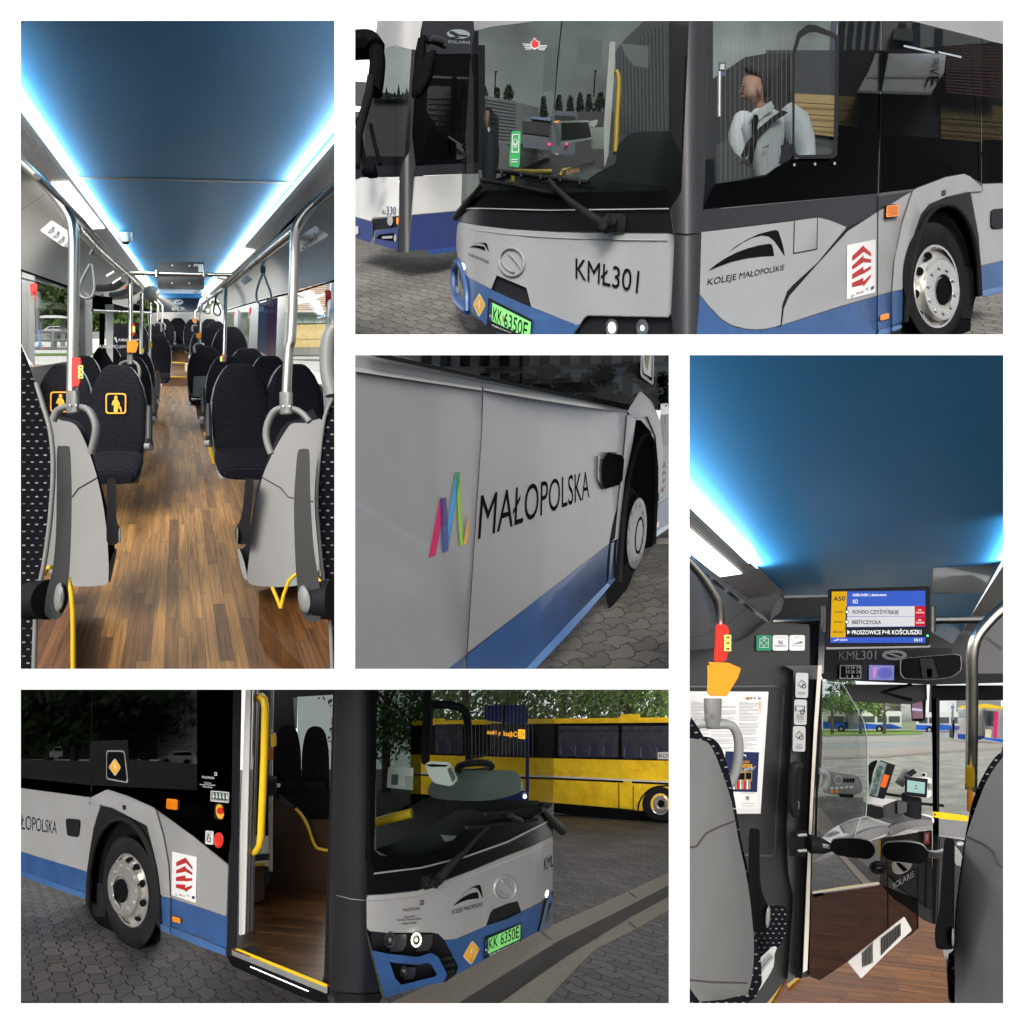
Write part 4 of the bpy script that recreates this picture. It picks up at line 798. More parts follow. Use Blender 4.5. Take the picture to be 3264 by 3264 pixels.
poly('arch_liner',sd,pts('F',495,715,560,728,775,838,820,1000,848,1150,858,1272,860,1480,845,1460,838,1250,800,1010,740,880,650,800,580,800,520,850,470,950,445,1080,432,1330,398,1300,408,1121,432,960,450,850),PLAST,bus,.05,.01,bev=.004)
arc=sm(pts('F',418,1330,420,1180,438,1050,468,940,515,855,570,805,630,795,690,825,750,895,800,1000,830,1120,848,1280,855,1440),4,False)
tube('arch_lip',path(sd,arc,.05),.02,RUBBER,bus);poly('mudflap',sd,pts('F',445,1180,520,1200,525,1400,443,1398),RUBBER,bus,.03,-.12)
wheel(bus,sd,'F',(680,1250,170,352,-6),(672,1237,112,228,-7),(628,1225,92,172,-5),(618,1240,48,93,-5),.78,10,[(665,1048,26,14,-25),(714,1092,22,20,15),(748,1196,19,25,0),(752,1315,22,22,0),(720,1412,20,14,20)])
poly('side_panel',sd,pts('F',834,740,1060,895,1280,1080,1270,1398,1100,1340,925,1284,912,1080,880,900),SILVER,bus,.03,.003,bev=.008)
poly('blue_band',sd,pts('F',925,1286,1100,1342,1270,1400,1268,1600,1100,1520,924,1462),BLUE,bus,.03,.002);poly('sill',sd,pts('F',916,1458,1100,1530,1262,1595,1268,1642,1100,1580,918,1505),BLUE_L,bus,.06,.02,bev=.01)
poly('door_post',sd,pts('F',1308,-20,1362,-20,1345,900,1332,1600,1300,1600,1296,1645,1268,1640,1282,1078,1296,900),PLAST,bus,.05,.012,bev=.006)
H4=homog(pts('F',933,997,1084,1031,1078,1314,928,1265))
PO=poly('poster',sd,[H4(*u)for u in ((0,0),(1,0),(1,1),(0,1))],STICK,bus,.002,.01)
marks(sd, lambda u,v:H4(u,v),PO,.013)
text('MAŁOPOLSKA',sd,pts('F',-75,755,222,812,220,888,-75,850),GRAPH,bus,.008)
poly('socket_cover',sd,rrect(pts('F',275,792,365,800,355,910,285,900),.2),PLAST,bus,.03,.03,bev=.008)
am=poly('marker_lamp',sd,rrect(pts('F',898,670,968,678,965,742,895,733)),ORANGE,bus,.04,.045,bev=.006);poly('lamp_base',sd,rrect(pts('F',906,668,982,680,975,745,908,736)),PLAST,bus,.04,.03)
for k in range(6):poly('lamp_rib',sd,pts('F',902,680+k*9,964,688+k*9,964,691+k*9,902,683+k*9),mat('amber rib',(.5,.12,.005),.4),am,.002,.049)
poly('marker_lamp',sd,rrect(pts('F',932,1395,984,1408,983,1440,932,1427)),ORANGE,bus,.02,.026,bev=.005)
poly('small_badge',sd,rrect(pts('F',627,710,648,713,648,742,627,738),.2),GRAPH,bus,.002,.034)
fp=poly('fuel_flap',sd,rrect(pts('F',528,378,640,378,660,572,526,548),.12),BLACK,bus,.02,.02);obj('flap_frame',ring_bm(sd,rrect(pts('F',528,374,640,376,664,578,526,552),.12),rrect(pts('F',532,382,635,384,655,568,530,544),.12),.01,.03),ALU,fp)
dq=pts('F',580,422,618,480,580,534,541,478);di=poly('warning_diamond',sd,rrect(dq,.14),WHITE,bus,.002,.03);poly('diamond_face',sd,rrect(inset(dq,.9),.14),AMBER,di,.001,.033);poly('bolt_mark',sd,pts('F',579,458,585,455,581,474,587,474,578,500,580,479,575,479),WINK,di,.001,.035)
text('MAŁOPOLSKA',sd,pts('F',1126,533,1194,538,1193,552,1126,547),WINK,bus,.012);text('A',sd,pts('F',1114,530,1124,531,1124,546,1114,545),WINK,bus,.012);obj('small_badge',ring_bm(sd,pts('F',1194,508,1209,510,1208,531,1193,529),pts('F',1197,512,1206,513,1205,527,1196,526),.001,.012),WINK,bus)
for i,(s_,a,b_)in enumerate((('Organizator',1129,1175),('Marszałek Województwa',1104,1200),('Małopolskiego',1122,1182))):text(s_,sd,pts('F',a,567+i*13,b_,571+i*13,b_,583+i*13,a,578+i*13),WINK,bus,.012)
gp=poly('safety_sign',sd,rrect(pts('F',1170,622,1284,632,1281,698,1168,688),.08),WHITE,bus,.002,.012);poly('sign_face',sd,pts('F',1175,628,1279,638,1277,692,1173,682),mat('dark green print',(.012,.05,.035),.5),gp,.001,.014)
for k in range(5):
 x=1180+k*21;y=634+k*1.8;poly('pictogram',sd,ell(*px('F',x+5,y+6),2.2,3,0,12),WINK,gp,.001,.016);poly('pictogram',sd,pts('F',x,y+14,x+10,y+14,x+12,y+34,x+2,y+33),WINK,gp,.001,.016)
text('BEZPIECZNE OTWIERANIE DRZWI',sd,pts('F',1176,674,1276,684,1276,691,1176,681),WINK,gp,.016)
k0=poly('door_valve',sd,rrect(pts('F',1192,698,1256,704,1252,806,1190,798),.25),PLAST,bus,.02,.02,bev=.004);obj('valve_plate',poly_bm(sd,ell(*px('F',1226,752),13,24,-8,24),.004,.024),AMBER,k0);obj('valve_knob',poly_bm(sd,ell(*px('F',1228,746),10,11,0,16),.02,.045),RED,k0)
tb=poly('button_sign',sd,rrect(pts('F',1138,868,1188,872,1186,957,1135,950),.12),WHITE,bus,.002,.012);poly('pictogram',sd,pts('F',1150,902,1155,888,1160,888,1161,908,1172,914,1170,940,1152,940,1146,918),GRAPH,tb,.001,.014);poly('pictogram',sd,pts('F',1153,910,1157,898,1158,916,1168,918,1166,934,1155,934),WHITE,tb,.001,.015)
obj('sign_ring',ring_bm(sd,ell(*px('F',1160,888),5.5,6,0,20),ell(*px('F',1160,888),4.5,5,0,20),.001,.015),GRAPH,tb)
q=px('F',1218,928);bt=obj('door_button',loft_bm([[P(x,y,sd.d(x,y)-l)for x,y in ell(q[0],q[1],15.5*k,25*k,0,28)]for k,l in ((1,0),(1,.022),(.85,.028),(.7,.022),(.1,.022))]),RED,bus)
obj('button_ring',ring_bm(sd,ell(q[0],q[1],6,10,0,20),ell(q[0],q[1],4.5,8,0,20),.002,.026),mat('bright red print',(.8,.08,.06),.4),bt)
obj('inner_frame',ring_bm(sd,rrect(pts('F',60,-30,400,-30,392,112,80,138),.1),rrect(pts('F',66,-26,394,-26,386,108,86,132),.1),.004,-.02),mat('pale seal',(.12,.12,.12),.6),bus)
# doorway
poly('folded_door',sd,pts('F',1385,-20,1420,-20,1384,1505,1343,1515,1350,900),WHITE,bus,.05,.06,bev=.006)
DS=Pl((*px('F',1420,0),2.92),(*px('F',1475,0),3.05),(*px('F',1385,1500),3.0))
for k in range(5):
 a,c=1420+k*11,1384+k*10;poly('folded_door',DS,pts('F',a,-20,a+9,-20,c+8,1500-k*5,c,1504-k*5),ALU if k%2 else mat('grey door edge',(.2,.21,.21),.5),bus,.04,.01*(k%2),bev=.002)
tube('grab_handle',[P(*px('F',x,y),d)for x,y,d in ((1465,55,3.05),(1480,42,2.98),(1498,60,2.95),(1506,110,2.95),(1500,400,2.95),(1488,700,2.95),(1480,900,2.95),(1474,950,2.96),(1455,990,3.0),(1436,1000,3.05))],.021,YEL,bus,14)
tube('pole',[P(*px('F',x,y),3.6)for x,y in ((1545,-20),(1540,360),(1538,1120))],.015,CHROME,bus)
poly('pole_box',Flat(3.58),rrect(pts('F',1518,360,1558,360,1556,436,1516,432)),mat('brown orange plastic',(.35,.13,.02),.5),bus,.04,bev=.004)
tube('grab_handle',[P(*px('F',x,y),3.55)for x,y in ((1552,275),(1558,300),(1556,345))],.02,YEL,bus)
tube('pole_joint',[P(*px('F',x,y),3.55)for x,y in ((1548,545),(1546,640))],.03,PLAST,bus);tube('pole',[P(*px('F',x,y),3.58)for x,y in ((1520,590),(1595,590))],.012,CHROME,bus)
tube('pole',[P(*px('F',x,y),3.4)for x,y in ((1446,1035),(1525,1030))],.02,PLAST,bus);tube('pole_joint',[P(*px('F',x,y),3.58)for x,y in ((1525,1120),(1518,1185))],.022,RUBBER,bus)
WD=woodfloor('wood floor',.5,.05,'8f6640','5a3d26','2e1e12',.25)
WDW=mat('dark wood panel',(.07,.04,.022),.5,0,.2,.2,4)
o=ground_poly('floor',S4,-1.27,pts('F',1302,1598,1345,1510,1400,1420,1440,1240,1950,1240,1950,1850,1890,1812),WD,bus,0,.01)
poly('inner_wall',Flat(4.6),pts('F',1540,640,1700,740,1760,800,1950,800,1950,1310,1430,1310,1430,1080,1540,1090),WDW,bus,.05,bev=.004);poly('inner_box',Flat(4.2),pts('F',1430,1080,1505,1075,1505,1300,1430,1320),WDW,bus,.3,bev=.006)
tube('yellow_edge',[P(*px('F',x,y),4.5)for x,y in sm([(1692,732),(1735,780),(1772,850),(1795,920),(1820,970),(1860,985),(1895,990)],4,False)],.012,YEL,bus);tube('yellow_edge',[P(*px('F',x,y),4.1)for x,y in ((1440,1078),(1508,1072))],.014,YEL,bus)
poly('door_sill',sd,pts('F',1300,1600,1330,1590,1890,1822,1888,1875,1300,1635),ALU,bus,.06,.03,bev=.005);poly('yellow_edge',sd,pts('F',1308,1602,1345,1597,1888,1815,1886,1832,1850,1822),YEL,bus,.06,.04)
poly('under_sill',sd,pts('F',1268,1640,1300,1632,1890,1872,1890,1950,1700,1880,1300,1700),MATTE,bus,.2,.0)
lt=bmesh.new()
st=merge(*[poly_bm(sd,ell(*px('F',1418+i*10.6,1708+i*4.5),2.4,2.2,0,8),.004,.03)for i in range(34)]);o=obj('step_light',st,emis('step light',(1,1,1),3),bus)
poly('ramp_catch',sd,pts('F',1360,1592,1420,1578,1475,1608,1440,1625,1400,1612),PLAST,bus,.02,.02)
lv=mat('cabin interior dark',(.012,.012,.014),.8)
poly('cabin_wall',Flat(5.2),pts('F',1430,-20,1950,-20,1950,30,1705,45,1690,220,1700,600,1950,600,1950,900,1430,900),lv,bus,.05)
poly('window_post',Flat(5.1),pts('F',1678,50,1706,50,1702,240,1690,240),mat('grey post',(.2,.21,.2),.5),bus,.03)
poly('inner_window',Flat(5.15),pts('F',1706,44,1950,30,1950,600,1702,600),glass('inner window glass',(.45,.48,.47),.02),bus,.01)
def dseat(v,cx,top,w,bot,d,m,par,nm='seat_back'):
 o=[(cx-w*.42,bot),(cx-w*.5,bot-(bot-top)*.35),(cx-w*.46,top+(bot-top)*.3),(cx-w*.3,top+(bot-top)*.06),(cx,top),(cx+w*.3,top+(bot-top)*.06),(cx+w*.46,top+(bot-top)*.3),(cx+w*.5,bot-(bot-top)*.35),(cx+w*.42,bot)]
 return poly(nm,Flat(d),sm([px(v,*a)for a in o],3),m,par,.1,bev=.015)
for i,cx in enumerate((1642,1815)):
 s_=thing('bus_chair',('black passenger seat nearer the pole, seen through the open bus door','black passenger seat nearer the front pillar, seen through the open bus door')[i],'seat',P(*px('F',cx,700),4.7),'seats seen through the open door')
 dseat('F',cx,215+10*i,170,640,4.7,RUBBER,s_);poly('cushion',Flat(4.6),rrect(pts('F',cx-70,560,cx+70,560,cx+60,615,cx-60,615)),PLAST,s_,.3,bev=.02)
poly('inner_bracket',Flat(4.3),pts('F',1590,640,1690,720,1640,720,1600,690),mat('grey blue bracket',(.05,.06,.08),.5),bus,.03)
# corner pillar
piU=Col([(1040,2.8),(1062,2.68),(1090,2.61),(1130,2.585),(1160,2.6),(1185,2.66)],8)
poly('corner_pillar',piU,pts('F',1938,-20,'G',34,-20,192,-20,195,500,180,980,225,1060,218,1180,182,1188,185,1400,205,1500,275,1780,0,1780,'F',1890,1880,1890,1560,1912,900),GRAPH,bus,.06,.02,bev=.01)
poly('pillar_seam',piU,pts('G',12,1186,100,1208,182,1216,182,1220,100,1213,12,1190),ALU,bus,.003,.025);poly('pillar_foot',piU,pts('G',0,1752,150,1765,270,1755,276,1782,230,1850,0,1850),PLAST,bus,.08,.04,bev=.008)
poly('door_post',Pl((*px('F',1890,0),2.74),(*px('F',1932,0),2.7),(*px('F',1890,1800),2.74)),pts('F',1925,-20,1940,-20,1912,900,1892,1800,1866,1800,1895,900),PLAST,bus,.08)
# front
poly('windscreen_surround',fr,pts('G',190,-20,205,980,228,1065,500,1025,760,960,1000,880,1240,760,1262,790,1262,850,1150,900,1000,955,800,1040,600,1115,480,1160,300,1180,196,1186,180,980),BLACK,bus,.06,0,bev=.008)
poly('windscreen',fr,pts('G',205,-30,1272,-30,1268,300,1262,700,1240,755,1000,880,760,960,500,1025,232,1060,205,980),GLW,bus,.012,.012)
poly('glass_border',fr,pts('G',186,-30,250,-30,240,500,230,925,260,955,320,965,480,955,640,920,720,830,800,790,1000,765,1100,760,1250,680,1268,640,1265,720,1245,765,1000,888,760,968,500,1032,230,1068,200,985),BLACK,bus,.005,.006)
poly('rim_trim',fr,pts('G',228,1058,500,1025,760,960,1000,874,1240,752,1244,762,1000,886,760,970,500,1034,228,1068),ALU,bus,.005,.022)
poly('front_panel',fr,pts('G',196,1190,300,1184,480,1164,600,1120,800,1044,1000,960,1150,902,1262,848,1262,1160,1235,1180,1190,1226,1080,1282,1058,1222,1000,1235,915,1270,900,1290,876,1364,700,1440,636,1446,600,1410,560,1402,300,1404,205,1395,186,1375,186,1205),SILVER,bus,.05,bev=.016)
lip('front_lip',fr,pts('G',198,1190,300,1182,480,1162,600,1118,800,1042,1000,958,1150,900,1260,846),pts('G',190,1222,300,1216,480,1196,600,1156,800,1078,1000,992,1150,932,1260,874),.05,SILVER,bus,.008)
poly('plate_recess',fr,pts('G',876,1364,900,1290,915,1270,1000,1235,1058,1222,1080,1284,1000,1325),PLAST,bus,.05,-.03)
poly('bumper',fr,pts('G',638,1450,700,1442,876,1366,1000,1325,1080,1284,1200,1228,1190,1320,1170,1400,1000,1490,830,1580,700,1648,716,1600),BLUE,bus,.06,.0,bev=.012)
poly('lamp_housing',fr,pts('G',186,1390,300,1406,560,1404,600,1412,640,1450,716,1600,700,1648,640,1690,560,1700,360,1740,290,1700,215,1500),PLAST,bus,.12,-.05)
for k in range(3):poly('grille_bar',fr,pts('G',600,1555+k*40,690,1535+k*40,700,1552+k*40,612,1575+k*40),GRAPH,bus,.03,-.02,bev=.004)
ro=pts('G',218,1505,300,1525,480,1545,560,1520,600,1545,640,1620,650,1650,630,1690,500,1715,294,1780,245,1620);ri=pts('G',318,1572,360,1580,480,1590,540,1578,560,1590,590,1640,590,1650,575,1660,470,1685,385,1705,350,1665)
obj('bumper_corner',ring_bm(fr,ro,ri,.08,.05),BLUE,bus,ang=25)
for cx,cy,a,on in ((321,1446,31,0),(473,1446,30,1),(401,1627,22,0)):
 q=px('G',cx,cy);hl=obj('headlamp',loft_bm([[P(x,y,fr.d(x,y)-l)for x,y in ell(q[0],q[1],a/1.812*k,a*1.4/1.812*k,4,28)]for k,l in ((1.15,-.05),(1.15,.0),(1,.014),(.8,.006),(.75,-.01),(.1,-.01))]),BOWL,bus)
 if on:obj('lamp_ring',ring_bm(fr,ell(q[0],q[1],a/1.812*1.02,a*1.42/1.812,4,28),ell(q[0],q[1],a/1.812*.72,a*1.0/1.812,4,28),.003,.022),LAMP,hl)
 poly('lamp_bulb',fr,ell(q[0],q[1],a/1.812*.28,a*.4/1.812,4,20),LAMP if on else CHROME,hl,.004,.018)
 poly('reflector',fr,pts('G',cx+a*.6,cy-a*1.1,cx+a*3.2,cy-a*1.0,cx+a*3.0,cy+a*.9,cx+a*2.4,cy+a*2.1,cx,cy+a*2.2,cx+a*.2,cy+a*1.4),mat('reflector metal',(.3,.3,.3),.3,.9),hl,.02,-.03)
poly('corner_lamp',fr,pts('G',1200,1228,1235,1180,1262,1145,1268,1200,1200,1390,1170,1400,1190,1320),GRAPH,bus,.05,-.01);q=px('G',1228,1180);poly('headlamp',fr,ell(*q,5,13,12,20),LAMP,bus,.01,.01)
obj('bumper_corner',ring_bm(fr,pts('G',1248,1170,1266,1200,1268,1300,1250,1370,1180,1405,1200,1330,1220,1240),pts('G',1250,1225,1255,1235,1252,1300,1240,1340,1215,1360,1222,1310,1235,1250),.05,.03),BLUE_L,bus)
koleje(fr,homog(pts('G',684,1127,858,1127,858,1252,684,1252)),bus);text('KOLEJE MAŁOPOLSKIE',fr,pts('G',680,1272,856,1228,854,1258,680,1306),INK,bus,.008)
emblem(fr,'G',986,1148,62,68,14,bus);text('KMŁ',fr,pts('G',1214,975,1262,952,1262,1020,1210,1048),INK,bus,.008)
text('MAŁOPOLSKA',fr,pts('G',397,1266,494,1256,493,1273,397,1283),INK,bus,.008);text('N',fr,pts('G',374,1268,392,1266,392,1284,374,1286),mat('pale print',(.4,.42,.36),.5),bus,.008)
obj('small_badge',ring_bm(fr,rrect(pts('G',495,1218,515,1216,515,1244,495,1246),.2),rrect(pts('G',498,1222,512,1220,512,1240,498,1242),.2),.001,.009),INK,bus);text('U',fr,pts('G',501,1226,510,1225,510,1237,501,1238),INK,bus,.009)
for s_,a,b_,y in (('Organizator',400,468,1306),('Marszałek Województwa',360,502,1322),('Małopolskiego',390,475,1344)):text(s_,fr,pts('G',a,y+4,b_,y-6,b_,y+10,a,y+19),INK,bus,.008,.0)
dq=pts('G',796,1448,841,1498,790,1592,741,1540);di=poly('warning_diamond',fr,rrect(dq,.14),WHITE,bus,.003,.01);poly('diamond_face',fr,rrect(inset(dq,.92),.14),AMBER,di,.002,.012);poly('bolt_mark',fr,pts('G',794,1494,802,1488,796,1514,803,1514,789,1545,793,1520,786,1520),WINK,di,.001,.014)
pf=poly('number_plate',fr,pts('G',864,1434,1080,1352,1078,1455,862,1558),PLAST,bus,.012,.02,bev=.004);poly('plate_face',fr,pts('G',889,1438,1075,1357,1074,1440,888,1527),PLATE,pf,.003,.024);poly('plate_strip',fr,pts('G',870,1446,888,1438,887,1530,868,1538),NAVY,pf,.003,.024)
text('PL',fr,pts('G',872,1500,886,1494,886,1508,872,1514),WINK,pf,.029);text('KK',fr,pts('G',893,1442,945,1418,943,1482,892,1506),INK,pf,.029);text('6350E',fr,pts('G',962,1411,1066,1366,1065,1432,960,1476),INK,pf,.029);text('SOLARIS',fr,pts('G',895,1528,935,1512,935,1524,895,1541),WINK,pf,.026);text('Bolechowo',fr,pts('G',942,1508,1072,1448,1072,1456,942,1517),WINK,pf,.026)
# wipers
wa=tube('wiper_arm',path(fr,pts('G',575,1120,640,1060,740,950,830,850,890,795),.1),[.03,.024,.016,.012,.009],PLAST,bus);tube('wiper_arm',path(fr,pts('G',600,1100,700,985,745,940),.12),[.03,.02,.012],PLAST,bus)
tube('wiper_blade',path(fr,pts('G',762,798,860,792,980,776,1100,762,1168,750),.06),.012,RUBBER,bus);tube('wiper_blade',path(fr,pts('G',870,718,980,710,1080,698,1160,688,1226,678),.06),.012,RUBBER,bus)
tube('wiper_arm',path(fr,pts('G',1205,690,1240,735,1290,790,1315,810),.1),[.02,.03,.04,.045],PLAST,bus);tube('wiper_arm',path(fr,pts('G',1010,722,1040,745,1078,760),.06),.02,PLAST,bus)
poly('wiper_mount',fr,rrect(pts('G',500,1080,580,1055,600,1120,590,1140,520,1160,498,1130)),PLAST,bus,.04,.02,bev=.006)
for x,y,r,l in ((546,1108,24,.1),(580,1118,22,.14),(1300,800,14,.12)):
 q=px('G',x,y);obj('wiper_pivot',loft_bm([[P(a,b,fr.d(a,b)-ll)for a,b in ell(q[0],q[1],r*k,r*k*1.1,0,24)]for k,ll in ((.6,0),(.6,l),(.45,l+.02),(.1,l+.022))]),PLAST,bus)
for i in range(17):
 x=792+i*22;poly('heating_wire',fr,pts('G',x,-20 if x>870 else 190,x+1.5,-20 if x>870 else 190,x+1.5,395,x,395),mat('heating wire',(.22,.2,.18),.5),bus,.001,.014)
 # cabin seen through the windscreen
dgr=mat('dashboard grey',(.045,.06,.062),.6)
poly('dashboard',fr,pts('G',235,922,360,880,600,760,700,700,780,690,1000,740,1180,700,1170,760,1000,770,800,795,720,835,640,925,480,960,320,970),mat('dashboard dark',(.13,.15,.145),.6),bus,.1,-.2,bev=.01)
dd=dgr=mat('pod green grey',(.12,.145,.14),.6)
poly('dashboard',Flat(3.7),sm(pts('G',545,560,620,480,700,468,1000,466,1060,490,1080,530,1075,590,900,640,700,640,560,620),4),dgr,bus,.4,bev=.03)
obj('steering_wheel',tube_bm([P(*q,3.6+.25*math.sin(i/36*6.283))for i,q in enumerate(ell(*px('G',810,448),55,14,-4,36))],.022,10,True),PLAST,bus)
poly('ticket_box',Flat(3.2),rrect(pts('G',310,448,456,452,454,580,302,566),.05),mat('white grey metal',(.72,.77,.75),.5),bus,.12,bev=.006);poly('ticket_box',Flat(3.2),rrect(pts('G',350,408,390,406,398,445,346,450),.15),WHITE,bus,.06,.0);poly('box_face',Flat(3.2),rrect(pts('G',330,490,370,490,366,552,326,550),.1),dgr,bus,.003,.004)
tk=poly('ticket_screen',Flat(3.15),pts('G',520,434,552,414,664,420,680,450,715,520,672,560,575,540,540,488),mat('white grey metal',(.72,.77,.75),.5),bus,.14,bev=.008);poly('box_face',Flat(3.15),rrect(pts('G',650,460,672,444,702,510,682,540),.2),dgr,tk,.003,.004);poly('box_face',Flat(3.15),pts('G',524,436,560,430,660,436,640,446,560,446),BLACK,tk,.003,.004)
for i in range(8):poly('box_fin',Flat(3.2),pts('G',410+i*6,500,412+i*6,500,412+i*6,572,410+i*6,572),dgr,bus,.003,.004)
tube('grab_rail',[P(*px('G',x,y),3.1)for x,y in ((232,772),(330,742),(446,714))],.028,YEL,bus)
for q,r in ((pts('G',545,90,745,-20),3),): pass
obj('window_frame',tube_bm([P(*px('G',x,y),4.2)for x,y in sm([(545,360),(550,110),(600,88),(680,92),(735,110),(762,150),(775,250),(778,420)],4,False)],.035,8),PLAST,bus)
tube('inner_pillar',[P(*px('G',x,y),4.0)for x,y in ((538,-20),(532,200),(526,420))],.035,PLAST,bus);tube('cable',[P(*px('G',x,y),3.9)for x,y in sm([(985,90),(975,200),(955,300),(910,355),(850,385),(795,392)],4,False)],.01,PLAST,bus)
poly('cabin_side',Flat(4.1),pts('G',250,-20,545,-20,540,360,500,400,500,640,240,780,240,400),glass('smoked inner glass',(.4,.43,.42),.02),bus,.02)
poly('cabin_side',Flat(4.4),pts('G',240,760,480,640,560,620,900,640,1180,640,1180,720,780,830,300,960,240,930),mat('dark cabin lining',(.022,.024,.026),.9),bus,.02)
poly('smart_decal',fr,pts('G',610,838,700,845,790,820,860,800,800,840,720,860,640,880),dgr,bus,.002,.002)
# ---- yellow bus
yb=Pl((*px('G',1275,400),13.2),(*px('G',1932,400),11.7),(*px('G',1275,0),13.2))
yl=thing('coach','yellow coach with dark windows parked behind the silver bus','bus',P(*px('G',1500,765),12.5))
poly('side_panel',yb,pts('G',440,375,1275,398,1960,412,1960,700,1870,690,1800,700,1750,700,1640,685,1275,655,440,600),YBUS,yl,.1,bev=.02)
poly('roof_panel',yb,pts('G',445,180,1270,168,1960,160,1960,190,1275,196,450,208),YBUS,yl,.1,.03,bev=.03);poly('roof_hatch',yb,rrect(pts('G',1654,142,1764,140,1768,164,1650,168)),YBUS,yl,.4,.0,bev=.03);poly('roof_hatch',yb,rrect(pts('G',555,168,635,166,638,184,552,186)),YBUS,yl,.4,bev=.02)
poly('dark_trim',yb,pts('G',440,200,1278,196,1960,188,1960,412,1275,398,440,376),BLACK,yl,.06,-.02)
WGL=mat('coach window glass',(.045,.048,.06),.25,0,.3)
for k,q in enumerate((pts('G',1293,240,1640,240,1640,392,1293,384),pts('G',1660,240,1960,240,1960,402,1660,394),pts('G',900,210,1105,210,1105,380,900,374),pts('G',580,212,742,210,742,372,580,370))):
 f=poly('window',yb,rrect(q,.04),WGL,yl,.02,.01)
 x0,x1=q[0][0],q[1][0];poly('window_top',yb,[(x0,q[0][1]-17),(x1,q[0][1]-17),(x1,q[0][1]-2),(x0,q[0][1]-2)],WGL,f,.02,.01)
 n_=int((x1-x0)/42)
 for i in range(n_):
  xx=x0+20+i*(x1-x0-10)/max(1,n_);poly('seat_back',yb,sm([(xx-14,q[2][1]-4),(xx-13,q[2][1]-40),(xx,q[2][1]-50),(xx+14,q[2][1]-40),(xx+15,q[2][1]-4)],3),mat('navy seat',(.018,.02,.045),.8),f,.01,.02)
  poly('seat_piping',yb,bar((xx-12,q[2][1]-6),(xx-11,q[2][1]-38),3),mat('grey piping',(.12,.11,.13),.8),f,.01,.03)
 for i in range(max(1,n_//3)):
  xx=x0+30+i*110;poly('curtain',yb,sm([(xx,q[0][1]+2),(xx+48,q[0][1]+2),(xx+36,q[0][1]+25),(xx+22,q[2][1]-30),(xx+14,q[0][1]+28)],3),mat('dark curtain',(.03,.03,.035),.9),f,.01,.025)
poly('waist_line',yb,pts('G',440,478,1275,498,1960,532,1960,540,1275,508,440,486),WHITE,yl,.02,.03);poly('waist_line',yb,pts('G',440,487,1275,509,1960,541,1960,552,1275,520,440,496),BLACK,yl,.02,.02)
for q in (pts('G',1640,540,1645,540,1645,685,1640,685),pts('G',1724,556,1728,556,1728,694,1724,694),pts('G',1278,655,1640,685,1740,694,1740,698,1640,689,1278,660)):poly('panel_seam',yb,q,INK,yl,.004,.02)
poly('flap',yb,rrect(pts('G',1668,522,1718,525,1718,556,1666,553),.1),YBUS,yl,.02,.03,bev=.004)
for x,y in ((1750,467),(1488,570)):poly('marker_lamp',yb,pts('G',x-12,y-4,x+12,y-3,x+12,y+4,x-12,y+3),ORANGE,yl,.02,.03)
poly('underbody',yb,pts('G',440,600,1275,655,1750,700,1745,762,1275,712,440,655),MATTE,yl,.4,-.05)
poly('wheel_well',yb,sm(pts('G',1745,740,1760,640,1810,575,1870,552,1960,552,1960,760,1760,765),3),MATTE,yl,.4,-.1);wheel(yl,yb,'G',(1880,664,104,104,0),(1882,660,57,62,0),(1884,660,42,48,0),(1886,660,24,28,0),.72,10,None,.08)
poly('arch_lip',yb,polyline(sm(pts('G',1750,740,1762,650,1810,585,1870,560,1960,556),4,False),5),MATTE,yl,.05,.03)
ks=poly('route_board',yb,pts('G',1868,362,1960,360,1960,402,1866,402),WHITE,yl,.01,.05);text('KOSY',yb,pts('G',1875,371,1956,370,1956,393,1875,394),INK,ks,.056)
# blue bus and sign reflected in the windscreen, built behind the glass
bb=thing('city_bus','dark blue bus with an orange departure sign, reflected in the windscreen','bus',P(*px('G',1000,700),9));fz=Flat(9.0)
poly('roof_panel',fz,rrect(pts('G',868,92,1112,88,1120,205,866,180),.2),NAVY,bb,.5,bev=.03);poly('front_panel',fz,pts('G',865,535,1122,590,1122,690,900,695,866,640),NAVY,bb,.3,bev=.03);poly('corner_pillar',fz,pts('G',1104,200,1124,205,1124,600,1104,590),NAVY,bb,.2,.02)
for x,y in ((888,586),(1100,618)):poly('headlamp',fz,ell(*px('G',x,y),6,7,0,20),emis('small headlamp',(1,1,.9),4),bb,.02,.05)
sg=poly('sign_box',fz,pts('G',1062,230,1102,232,1102,286,1062,282),emis('orange sign',(1,.42,.03),2.0),bb,.02,.04);text('432',fz,pts('G',1066,240,1098,240,1098,278,1066,276),INK,sg,.05,mirror=True);text('Odjazd za 14min',fz,pts('G',882,232,1058,244,1058,284,882,266),emis('orange sign',(1,.42,.03),2.0),bb,.05,mirror=True)
# trees behind the yellow coach
for i,(x,d,h)in enumerate(((560,24,9),(760,20,11),(1040,26,9),(1330,19,10),(1520,23,10.5),(1700,19,10),(1880,22,10.5),(300,22,9))):
 c=P(px('G',x,0)[0],2410,d);c.z-=1.6;labs=('low leafy tree seen left through the windscreen of the door side view','tall dark tree seen in the middle of the windscreen','leafy tree above the blue bus in the windscreen','dark leafy tree behind the left end of the yellow coach','dense leafy tree behind the roof of the yellow coach, left of its hatch','dense leafy tree right behind the yellow roof hatch','leafy tree at the right edge behind the yellow coach','dark tree seen at the left side of the windscreen')
 tree(labs[i],c,h,3.4,h*.42,5200,.10,1 if i in (1,3,7)else 2,'trees behind the yellow coach',seed=i+40,clumps=22,trunk=.22)
